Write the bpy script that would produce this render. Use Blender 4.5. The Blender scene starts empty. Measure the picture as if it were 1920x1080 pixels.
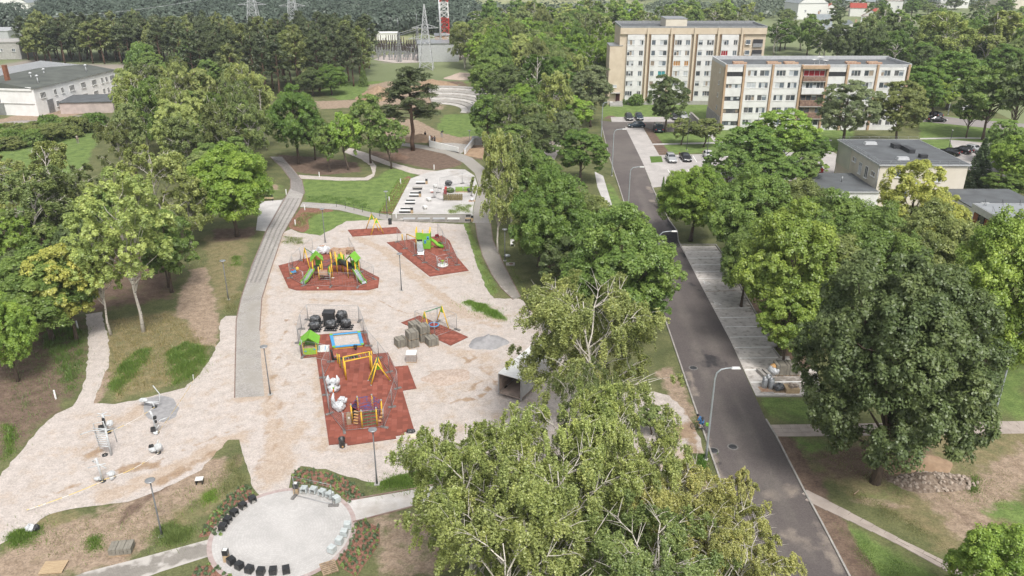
import bpy, math, random
import numpy as np
from mathutils import Vector
from mathutils.geometry import delaunay_2d_cdt

# ------------------------------------------------------------------ camera, sky, sun, exposure
sc = bpy.context.scene
COL = sc.collection
TH = math.radians(23.3); F = 1493.0; H = 40.0          # drone 40 m up, looking 23.3 degrees down, 28 mm lens
cam_d = bpy.data.cameras.new('camera'); cam = bpy.data.objects.new('camera', cam_d); COL.objects.link(cam)
cam.location = (0, 0, H); cam.rotation_euler = (math.pi/2 - TH, 0, 0)
cam_d.sensor_width = 36; cam_d.lens = F/1920*36; cam_d.clip_start = 0.5; cam_d.clip_end = 9000
sc.camera = cam
SUN_EL, SUN_AZ = math.radians(55), math.radians(160)     # behind the camera, right, through cloud
w = bpy.data.worlds.new('World'); sc.world = w; w.use_nodes = True
nt = w.node_tree; nt.nodes.clear()
sky = nt.nodes.new('ShaderNodeTexSky'); sky.sky_type = 'NISHITA'; sky.sun_disc = False
sky.sun_elevation = SUN_EL; sky.sun_rotation = SUN_AZ; sky.dust_density = 4.0; sky.air_density = 1.0; sky.ozone_density = 1.0
hs = nt.nodes.new('ShaderNodeHueSaturation'); hs.inputs['Saturation'].default_value = 0.22
bg = nt.nodes.new('ShaderNodeBackground'); bg.inputs['Strength'].default_value = 0.105
wo = nt.nodes.new('ShaderNodeOutputWorld')
nt.links.new(sky.outputs[0], hs.inputs['Color']); nt.links.new(hs.outputs[0], bg.inputs['Color']); nt.links.new(bg.outputs[0], wo.inputs['Surface'])
sl = bpy.data.lights.new('sun', 'SUN'); sl.energy = 1.5; sl.angle = math.radians(14); sl.color = (1.0, 0.955, 0.89)
so = bpy.data.objects.new('sun', sl); COL.objects.link(so)
sd = Vector((math.sin(SUN_AZ)*math.cos(SUN_EL), math.cos(SUN_AZ)*math.cos(SUN_EL), math.sin(SUN_EL)))
so.rotation_euler = sd.to_track_quat('Z', 'Y').to_euler(); so.location = (0, 0, 90)
sc.view_settings.view_transform = 'Standard'; sc.view_settings.look = 'None'
sc.view_settings.exposure = 0.86; sc.view_settings.gamma = 1.0
cy = sc.cycles
cy.max_bounces = 5; cy.diffuse_bounces = 3; cy.glossy_bounces = 2; cy.transmission_bounces = 4; cy.transparent_max_bounces = 6
cy.volume_bounces = 0; cy.use_denoising = True; cy.use_adaptive_sampling = True; cy.adaptive_threshold = 0.01
cy.caustics_reflective = False; cy.caustics_refractive = False

# ------------------------------------------------------------------ helpers
rng = np.random.default_rng(7); random.seed(7)
def G(px, py, z=0.0):
    """survey of the photograph: the point at height z seen at photo position px, py"""
    u = (px-960)/F; v = (540-py)/F
    dy = math.cos(TH)+v*math.sin(TH); dz = -math.sin(TH)+v*math.cos(TH)
    t = (H-z)/-dz
    return (u*t, dy*t)
def Hg(by, ty):
    """height of a thing whose foot is at photo row by and whose top is at row ty"""
    return H - G(960, by)[1]*math.tan(TH-math.atan((540-ty)/F))
def GZ(px, by, ty): x, y = G(px, by); return (x, y, Hg(by, ty))

def mat(name, c, rough=0.8, c2=None, scale=1.0, bump=0.0, bscale=None, metal=0.0, coord='Object', detail=4, spec=0.3, objcol=False, lo=0.35, hi=0.65, stretch=None):
    m = bpy.data.materials.new(name); m.use_nodes = True
    n = m.node_tree.nodes; l = m.node_tree.links; b = n['Principled BSDF']
    b.inputs['Roughness'].default_value = rough; b.inputs['Metallic'].default_value = metal
    b.inputs['Specular IOR Level'].default_value = spec
    if coord == 'World':
        g = n.new('ShaderNodeNewGeometry'); vec = g.outputs['Position']
    else:
        t = n.new('ShaderNodeTexCoord'); vec = t.outputs['Object']
    if stretch:
        mp = n.new('ShaderNodeMapping'); mp.inputs['Scale'].default_value = stretch; l.new(vec, mp.inputs[0]); vec = mp.outputs[0]
    base = None
    if objcol:
        oi = n.new('ShaderNodeObjectInfo'); base = oi.outputs['Color']
    if c2 is None and not objcol:
        c2 = tuple(v*0.82 for v in c[:3])
    nz = n.new('ShaderNodeTexNoise'); nz.inputs['Scale'].default_value = scale; nz.inputs['Detail'].default_value = detail
    l.new(vec, nz.inputs['Vector'])
    rp = n.new('ShaderNodeMapRange'); rp.inputs[1].default_value = lo; rp.inputs[2].default_value = hi; l.new(nz.outputs[0], rp.inputs[0])
    mx = n.new('ShaderNodeMix'); mx.data_type = 'RGBA'; l.new(rp.outputs[0], mx.inputs[0])
    if objcol:
        l.new(base, mx.inputs[6])
        dk = n.new('ShaderNodeHueSaturation'); dk.inputs['Value'].default_value = 0.85; l.new(base, dk.inputs['Color']); l.new(dk.outputs[0], mx.inputs[7])
    else:
        mx.inputs[6].default_value = (*c[:3], 1); mx.inputs[7].default_value = (*c2[:3], 1)
    l.new(mx.outputs[2], b.inputs['Base Color'])
    if bump:
        n2 = n.new('ShaderNodeTexNoise'); n2.inputs['Scale'].default_value = bscale or scale*3; n2.inputs['Detail'].default_value = 3
        l.new(vec, n2.inputs['Vector'])
        bp = n.new('ShaderNodeBump'); bp.inputs['Strength'].default_value = bump; bp.inputs['Distance'].default_value = 0.05
        l.new(n2.outputs[0], bp.inputs['Height']); l.new(bp.outputs[0], b.inputs['Normal'])
    return m

def off(o):
    v = Vector((0, 0, 0))
    while o is not None:
        v += o.location; o = o.parent
    return v
def tag(o, label=None, cat=None, group=None, kind=None):
    if label: o['label'] = label
    if cat: o['category'] = cat
    if group: o['group'] = group
    if kind: o['kind'] = kind
    return o
def thing(name, label, cat, loc=(0, 0, 0), group=None, rz=0.0):
    o = bpy.data.objects.new(name, None); COL.objects.link(o); o.empty_display_size = 0.2
    o.location = (loc[0], loc[1], loc[2] if len(loc) > 2 else 0.0); o.rotation_euler = (0, 0, rz)
    return tag(o, label, cat, group)
def link_mesh(name, me, m, parent=None):
    o = bpy.data.objects.new(name, me); COL.objects.link(o)
    if m is not None and not me.materials: me.materials.append(m)
    if parent is not None: o.parent = parent
    return o
def copy_tree(o, parent=None):
    c = o.copy(); COL.objects.link(c); c.parent = parent
    for ch in list(o.children): copy_tree(ch, c)
    return c
def clone(o, loc, rz=0.0, label=None, scale=None, color=None, group=None):
    c = copy_tree(o); c.location = (loc[0], loc[1], loc[2] if len(loc) > 2 else 0.0); c.rotation_euler = (0, 0, rz)
    if label: c['label'] = label
    if group: c['group'] = group
    if scale: c.scale = scale if isinstance(scale, tuple) else (scale,)*3
    if color:
        for ch in [c]+list(c.children): ch.color = (*color, 1)
    return c

class MB:
    def __init__(s): s.v = []; s.f = []; s.sm = []
    def add(s, vs, fs, smooth=False):
        b = len(s.v); s.v += [tuple(p) for p in vs]; s.f += [tuple(b+i for i in f) for f in fs]; s.sm += [smooth]*len(fs); return s
    def box(s, c, d, rz=0.0, taper=1.0):
        """c: centre of the bottom, d: full sizes"""
        x, y, z = d[0]/2, d[1]/2, d[2]; cs, sn = math.cos(rz), math.sin(rz); vs = []
        for k, zz in ((1, 0), (taper, z)):
            for a, b in ((-x, -y), (x, -y), (x, y), (-x, y)):
                a *= k; b *= k
                vs.append((c[0]+a*cs-b*sn, c[1]+a*sn+b*cs, c[2]+zz))
        return s.add(vs, [(3, 2, 1, 0), (4, 5, 6, 7), (0, 1, 5, 4), (1, 2, 6, 5), (2, 3, 7, 6), (3, 0, 4, 7)])
    def bar(s, p, q, w, h=None):
        """square bar from p to q"""
        p, q = Vector(p), Vector(q); h = h or w; d = (q-p)
        if d.length < 1e-6: return s
        d.normalize(); up = Vector((0, 0, 1)) if abs(d.z) < 0.95 else Vector((0, 1, 0))
        a = d.cross(up).normalized()*w/2; b = a.cross(d).normalized()*h/2
        vs = [p-a-b, p+a-b, p+a+b, p-a+b, q-a-b, q+a-b, q+a+b, q-a+b]
        return s.add(vs, [(3, 2, 1, 0), (4, 5, 6, 7), (0, 1, 5, 4), (1, 2, 6, 5), (2, 3, 7, 6), (3, 0, 4, 7)])
    def tube(s, pts, r, n=8, cap=True):
        pts = [Vector(p) for p in pts]; rs = r if isinstance(r, (list, tuple)) else [r]*len(pts)
        vs = []; fs = []; prev = None
        for i, p in enumerate(pts):
            d = (pts[min(i+1, len(pts)-1)]-pts[max(i-1, 0)])
            d = d.normalized() if d.length > 1e-9 else Vector((0, 0, 1))
            if prev is None:
                ref = Vector((0, 0, 1)) if abs(d.z) < 0.9 else Vector((1, 0, 0)); a = d.cross(ref).normalized()
            else:
                a = (prev-d*prev.dot(d)); a = a.normalized() if a.length > 1e-6 else d.orthogonal().normalized()
            prev = a; b = d.cross(a)
            for k in range(n):
                t = 2*math.pi*k/n; vs.append(p+(a*math.cos(t)+b*math.sin(t))*rs[i])
        for i in range(len(pts)-1):
            for k in range(n):
                k2 = (k+1) % n; fs.append((i*n+k, i*n+k2, (i+1)*n+k2, (i+1)*n+k))
        s.add(vs, fs, True)
        if cap:
            b = len(s.v)-len(vs)
            s.f.append(tuple(b+k for k in range(n-1, -1, -1))); s.f.append(tuple(b+(len(pts)-1)*n+k for k in range(n))); s.sm += [False, False]
        return s
    def lathe(s, c, prof, n=16, smooth=True):
        vs = []; fs = []
        for r, z in prof:
            for k in range(n):
                t = 2*math.pi*k/n; vs.append((c[0]+r*math.cos(t), c[1]+r*math.sin(t), c[2]+z))
        for i in range(len(prof)-1):
            for k in range(n):
                k2 = (k+1) % n; fs.append((i*n+k, i*n+k2, (i+1)*n+k2, (i+1)*n+k))
        return s.add(vs, fs, smooth)
    def prism(s, pts, z0, z1, sides=True):
        n = len(pts); vs = [(p[0], p[1], z0) for p in pts]+[(p[0], p[1], z1) for p in pts]
        fs = [tuple(range(n, 2*n))]
        if sides: fs += [(i, (i+1) % n, (i+1) % n+n, i+n) for i in range(n)]+[tuple(range(n-1, -1, -1))]
        return s.add(vs, fs)
    def build(s, name, m, parent=None, kind=None):
        me = bpy.data.meshes.new(name); o3 = off(parent)
        me.from_pydata([(v[0]-o3.x, v[1]-o3.y, v[2]-o3.z) for v in s.v], [], s.f)
        me.polygons.foreach_set('use_smooth', s.sm)
        if m: me.materials.append(m)
        me.update(); o = link_mesh(name, me, None, parent)
        if kind: o['kind'] = kind
        return o
def solo(mb, name, m, label, cat, loc=(0, 0, 0), group=None, kind=None):
    """a thing that is one mesh, modelled in world coordinates, origin moved to loc"""
    loc = Vector((loc[0], loc[1], loc[2] if len(loc) > 2 else 0))
    me = bpy.data.meshes.new(name); me.from_pydata([tuple(Vector(v)-loc) for v in mb.v], [], mb.f)
    me.polygons.foreach_set('use_smooth', mb.sm); me.materials.append(m); me.update()
    o = link_mesh(name, me, None); o.location = loc
    return tag(o, label, cat, group, kind)

# ------------------------------------------------------------------ painted fields of ground cover
def in_poly(P, poly):
    x, y = P[:, 0], P[:, 1]; ins = np.zeros(len(P), bool); n = len(poly)
    for i in range(n):
        x1, y1 = poly[i]; x2, y2 = poly[(i+1) % n]
        c = ((y1 > y) != (y2 > y)) & (x < (x2-x1)*(y-y1)/((y2-y1) if y2 != y1 else 1e-9)+x1); ins ^= c
    return ins
def dist_line(P, pts, closed=False):
    d = np.full(len(P), 1e9); n = len(pts)
    for i in range(n if closed else n-1):
        a = np.array(pts[i]); b = np.array(pts[(i+1) % n]); ab = b-a; L = (ab**2).sum() or 1e-9
        t = np.clip(((P-a)@ab)/L, 0, 1); q = a+t[:, None]*ab; d = np.minimum(d, np.hypot(*(P-q).T))
    return d
def field(P, brushes):
    """brushes: (shape, photo points, width or softness, strength)"""
    out = np.zeros(len(P))
    for sh, pts, wd, st in brushes:
        wp = [G(*p) for p in pts]
        if sh == 'line': v = np.clip(1.35-dist_line(P, wp)/wd, 0, 1)
        else:
            d = dist_line(P, wp, True); i = in_poly(P, wp); v = np.clip(0.5+np.where(i, d, -d)/wd, 0, 1)
        out = np.maximum(out, v*st)
    return out
def sheet(name, poly, z, m, res=1.2, attrs=None, world=False, jit=0.0, structure=True, label=None, cat=None, holes=()):
    """a ground sheet inside a photo-surveyed outline, with an even net of points that carry its cover fields"""
    P = [Vector(p[:2]) for p in (poly if world else [G(*q) for q in poly])]
    B = []
    for i, p in enumerate(P):
        q = P[(i+1) % len(P)]; k = max(1, int((q-p).length/(res if jit == 0 else min(res, .6))))
        nrm = Vector((-(q-p).y, (q-p).x)).normalized() if (q-p).length > 0 else Vector((0, 0))
        for j in range(k):
            a = p+(q-p)*(j/k)
            if jit and (j or True): a = a+nrm*random.uniform(-jit, jit)
            B.append(a)
    nb = len(B); xs = [p.x for p in B]; ys = [p.y for p in B]
    gx = np.arange(min(xs)+res/2, max(xs), res); gy = np.arange(min(ys)+res/2, max(ys), res)
    if len(gx) and len(gy):
        g = np.array(np.meshgrid(gx, gy)).reshape(2, -1).T; g = g+rng.uniform(-.15, .15, g.shape)*res
        bp = [(p.x, p.y) for p in B]; k = in_poly(g, bp) & (dist_line(g, bp, True) > res*.35); g = g[k]
    else: g = np.zeros((0, 2))
    vs = B+[Vector(p) for p in g]
    r = delaunay_2d_cdt(vs, [], [list(range(nb))], 1, 1e-5)
    V = np.array([(p.x, p.y, z) for p in r[0]]); fs = [f if (r[0][f[1]]-r[0][f[0]]).cross(r[0][f[2]]-r[0][f[0]]) > 0 else f[::-1] for f in r[2]]
    me = bpy.data.meshes.new(name); me.from_pydata(V.tolist(), [], fs); me.materials.append(m)
    for a, br in (attrs or {}).items():
        at = me.attributes.new(a, 'FLOAT', 'POINT'); at.data.foreach_set('value', field(V[:, :2], br).astype(np.float32))
    me.update(); o = link_mesh(name, me, None)
    if structure: o['kind'] = 'structure'
    if label: tag(o, label, cat)
    return o
def cover_mat(name, base, layers, coord_scale=1.0, fine=None, bump=0.25, rough=0.95):
    """base: (dark, light) colours broken by noise; layers: (attribute, dark, light, break-up scale)"""
    m = bpy.data.materials.new(name); m.use_nodes = True; n = m.node_tree.nodes; l = m.node_tree.links; b = n['Principled BSDF']
    b.inputs['Roughness'].default_value = rough; b.inputs['Specular IOR Level'].default_value = 0.15
    geo = n.new('ShaderNodeNewGeometry'); pos = geo.outputs['Position']
    def noise(s, d=5, r=.6):
        q = n.new('ShaderNodeTexNoise'); q.inputs['Scale'].default_value = s; q.inputs['Detail'].default_value = d; q.inputs['Roughness'].default_value = r
        l.new(pos, q.inputs['Vector']); return q.outputs[0]
    def two(c1, c2, s):
        mr = n.new('ShaderNodeMapRange'); mr.inputs[1].default_value = .36; mr.inputs[2].default_value = .64; l.new(noise(s), mr.inputs[0])
        x = n.new('ShaderNodeMix'); x.data_type = 'RGBA'; l.new(mr.outputs[0], x.inputs[0]); x.inputs[6].default_value = (*c1, 1); x.inputs[7].default_value = (*c2, 1)
        return x.outputs[2]
    cur = two(base[0], base[1], base[2] if len(base) > 2 else .8)
    for att, c1, c2, s in layers:
        a = n.new('ShaderNodeAttribute'); a.attribute_name = att
        # attribute + noise, then a soft threshold
        ad = n.new('ShaderNodeMath'); ad.operation = 'MULTIPLY_ADD'; l.new(noise(s, 6, .68), ad.inputs[0]); ad.inputs[1].default_value = 1.7; l.new(a.outputs['Fac'], ad.inputs[2])
        mr = n.new('ShaderNodeMapRange'); mr.inputs[1].default_value = 1.22; mr.inputs[2].default_value = 1.55; l.new(ad.outputs[0], mr.inputs[0])
        x = n.new('ShaderNodeMix'); x.data_type = 'RGBA'; l.new(mr.outputs[0], x.inputs[0]); l.new(cur, x.inputs[6]); l.new(two(c1, c2, s*2.3), x.inputs[7])
        cur = x.outputs[2]
    if fine:
        fs, amt = fine
        v = n.new('ShaderNodeTexVoronoi'); v.inputs['Scale'].default_value = fs; l.new(pos, v.inputs['Vector'])
        sp = n.new('ShaderNodeSeparateColor'); l.new(v.outputs['Color'], sp.inputs[0])
        mr = n.new('ShaderNodeMapRange'); mr.inputs[3].default_value = 1-amt; mr.inputs[4].default_value = 1+amt*.8; l.new(sp.outputs[0], mr.inputs[0])
        x = n.new('ShaderNodeVectorMath'); x.operation = 'SCALE'; l.new(cur, x.inputs[0]); l.new(mr.outputs[0], x.inputs['Scale']); cur = x.outputs[0]
    l.new(cur, b.inputs['Base Color'])
    bp = n.new('ShaderNodeBump'); bp.inputs['Strength'].default_value = bump; bp.inputs['Distance'].default_value = .08
    l.new(noise(6, 4), bp.inputs['Height']); l.new(bp.outputs[0], b.inputs['Normal'])
    return m
def kerb(name, pts, m, w=.15, h=.12, world=False):
    P = [Vector((*((p[0], p[1]) if world else G(*p)), 0)) for p in pts]
    mb = MB()
    for i in range(len(P)-1):
        d = P[i+1]-P[i]; L = d.length; k = max(1, int(round(L/1.0))); 
        for j in range(k):
            a = P[i]+d*(j/k); b = P[i]+d*((j+1)/k)-d.normalized()*.012
            mb.bar(a+Vector((0, 0, h/2-.02)), b+Vector((0, 0, h/2-.02+random.uniform(-.004, .004))), w, h+.04)
    return mb.build(name, m, None, 'structure')
def paver_mat(name, c, c2, mortar, bw=.2, bh=.1, rot=0.0, brush=None, scale=1.0, mort=.008):
    m = bpy.data.materials.new(name); m.use_nodes = True; n = m.node_tree.nodes; l = m.node_tree.links; b = n['Principled BSDF']
    b.inputs['Roughness'].default_value = .9; b.inputs['Specular IOR Level'].default_value = .2
    geo = n.new('ShaderNodeNewGeometry'); mp = n.new('ShaderNodeMapping'); mp.inputs['Rotation'].default_value = (0, 0, rot); l.new(geo.outputs['Position'], mp.inputs[0])
    br = n.new('ShaderNodeTexBrick'); br.inputs['Scale'].default_value = 1; br.inputs['Brick Width'].default_value = bw; br.inputs['Row Height'].default_value = bh
    br.inputs['Mortar Size'].default_value = mort; br.inputs['Color1'].default_value = (*c, 1); br.inputs['Color2'].default_value = (*c2, 1); br.inputs['Mortar'].default_value = (*mortar, 1)
    l.new(mp.outputs[0], br.inputs['Vector'])
    nz = n.new('ShaderNodeTexNoise'); nz.inputs['Scale'].default_value = .35; nz.inputs['Detail'].default_value = 7; nz.inputs['Roughness'].default_value = .65; l.new(geo.outputs['Position'], nz.inputs['Vector'])
    mr = n.new('ShaderNodeMapRange'); mr.inputs[1].default_value = .3; mr.inputs[2].default_value = .72; mr.inputs[3].default_value = .78; mr.inputs[4].default_value = 1.12; l.new(nz.outputs[0], mr.inputs[0])
    x = n.new('ShaderNodeVectorMath'); x.operation = 'SCALE'; l.new(br.outputs[0], x.inputs[0]); l.new(mr.outputs[0], x.inputs['Scale']); cur = x.outputs[0]
    if brush:
        att, bc, s = brush
        a = n.new('ShaderNodeAttribute'); a.attribute_name = att
        q = n.new('ShaderNodeTexNoise'); q.inputs['Scale'].default_value = s; q.inputs['Detail'].default_value = 6; l.new(geo.outputs['Position'], q.inputs['Vector'])
        ad = n.new('ShaderNodeMath'); ad.operation = 'MULTIPLY_ADD'; l.new(q.outputs[0], ad.inputs[0]); ad.inputs[1].default_value = 1.7; l.new(a.outputs['Fac'], ad.inputs[2])
        m2 = n.new('ShaderNodeMapRange'); m2.inputs[1].default_value = 1.2; m2.inputs[2].default_value = 1.6; l.new(ad.outputs[0], m2.inputs[0])
        y = n.new('ShaderNodeMix'); y.data_type = 'RGBA'; l.new(m2.outputs[0], y.inputs[0]); l.new(cur, y.inputs[6]); y.inputs[7].default_value = (*bc, 1); cur = y.outputs[2]
    l.new(cur, b.inputs['Base Color'])
    return m

M = dict(
    concrete=mat('concrete', (.42, .41, .39), .9, (.33, .32, .30), 1.5, .3),
    kerb=mat('kerb_concrete', (.40, .38, .35), .9, (.30, .28, .26), 2.0),
    kerb_dark=mat('kerb_red', (.20, .13, .11), .9, (.26, .20, .17), 2.0),
    white=mat('white_paint', (.74, .74, .72), .6, (.66, .66, .64), 3.0),
    wall=mat('white_wall', (.78, .78, .77), .9, (.68, .68, .665), .55, coord='World', lo=.42, hi=.72),
    panel=mat('white_panel', (.68, .68, .665), .85, (.58, .575, .56), .8, coord='World', lo=.45, hi=.75),
    brickY=mat('yellow_brick', (.60, .515, .40), .95, (.54, .455, .345), .7, .2, 8, coord='World'),
    brickO=mat('orange_brick', (.47, .335, .225), .95, (.40, .28, .185), 1.2, .2, 8, coord='World'),
    cream=mat('cream_render', (.66, .61, .52), .95, (.60, .55, .46), .5, coord='World'),
    grnwall=mat('pale_green_render', (.55, .56, .47), .95, (.50, .51, .43), .5, coord='World'),
    roof=mat('roof_felt', (.125, .135, .142), .9, (.095, .10, .105), .45, coord='World'),
    roofG=mat('green_grey_felt', (.12, .13, .115), .9, (.085, .092, .084), .3, coord='World'),
    roofRed=mat('red_roof', (.36, .07, .05), .8, (.28, .055, .04), 1.0),
    roofGr=mat('grey_sheet_roof', (.25, .28, .29), .7, (.2, .22, .23), .8),
    metalW=mat('light_metal', (.55, .56, .57), .45, (.48, .49, .5), 2, metal=.3),
    galv=mat('galvanised_steel', (.42, .43, .44), .4, (.34, .35, .36), 3, metal=.6),
    dark=mat('dark_metal', (.035, .037, .04), .5, (.05, .05, .055), 3),
    glass=mat('window_glass', (.035, .045, .055), .08, (.08, .09, .10), .35, coord='World', spec=.7),
    curtain=mat('curtained_pane', (1, 1, 1), .35, scale=2, objcol=True, spec=.5),
    yellow=mat('yellow_paint', (.75, .48, .05), .45, (.70, .43, .04), 3),
    green=mat('green_panel', (.20, .48, .05), .5, (.17, .42, .04), 3),
    dgreen=mat('dark_green_panel', (.03, .20, .08), .5, (.04, .23, .09), 3),
    blue=mat('blue_paint', (.08, .34, .62), .5, (.07, .30, .56), 3),
    steel=mat('slide_steel', (.62, .64, .66), .25, (.55, .57, .6), 3, metal=.7),
    black=mat('black_plastic', (.02, .021, .023), .35, (.035, .036, .038), 5, .6, 9, spec=.6),
    foil=mat('white_foil', (.62, .63, .65), .3, (.48, .5, .52), 4, 1.0, 6, spec=.6),
    wood=mat('raw_wood', (.50, .38, .24), .8, (.40, .29, .18), 3, coord='Object', stretch=(1, 6, 1)),
    wood2=mat('weathered_pallet_wood', (.42, .32, .22), .9, (.25, .18, .12), 4),
    woodr=mat('reddish_pallet_wood', (.38, .21, .14), .9, (.5, .38, .27), 3),
    card=mat('brown_cardboard', (.36, .27, .18), .9, None, 2),
    rope=mat('blue_rope', (.05, .08, .20), .8), rubberblk=mat('black_rubber', (.02, .02, .02), .8),
    red=mat('red_paint', (.5, .04, .03), .5), orange=mat('orange_paint', (.62, .16, .03), .5), orangew=mat('orange_wood', (.65, .38, .16), .7),
    pave_pack=mat('grey_brown_pavers', (.27, .25, .21), .95, (.20, .185, .155), 2.5, .4),
    foot=mat('fence_foot_concrete', (.16, .155, .15), .95, (.22, .21, .2), 5),
    rubber_a=mat('rubber_tile_red', (.285, .09, .062), .95, (.25, .078, .054), 1.1, .2, 30, coord='World'),
    rubber_b=mat('rubber_tile_dark_red', (.225, .072, .05), .95, (.20, .064, .045), 1.3, .2, 30, coord='World'),
    rubber_c=mat('rubber_tile_worn_red', (.32, .11, .08), .95, (.28, .092, .066), 1.0, .2, 30, coord='World'),
    paint=mat('car_paint', (1, 1, 1), .22, scale=1, objcol=True, spec=.6),
    tyre=mat('tyre', (.02, .02, .02), .8), rim=mat('rim', (.4, .4, .42), .3, metal=.8),
    carglass=mat('car_glass', (.03, .035, .04), .05, (.04, .045, .05), 1, spec=.8),
    lampglass=mat('headlight_glass', (.75, .77, .8), .1), tail=mat('tail_light', (.45, .02, .02), .3),
    skin=mat('skin', (.45, .27, .19), .6), cloth=mat('cloth', (1, 1, 1), .9, objcol=True, scale=6),
    tape=mat('caution_tape', (.75, .58, .25), .6, (.75, .72, .68), 1.2, lo=.49, hi=.51),
    slab=mat('paving_slab', (.43, .37, .33), .92, (.35, .30, .265), 1.1, .25, 12, coord='World'),
    line=mat('road_line_white', (.85, .85, .83), .8, (.7, .69, .67), 3, coord='World', lo=.5, hi=.8),
)
def window_mat(): pass

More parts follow.
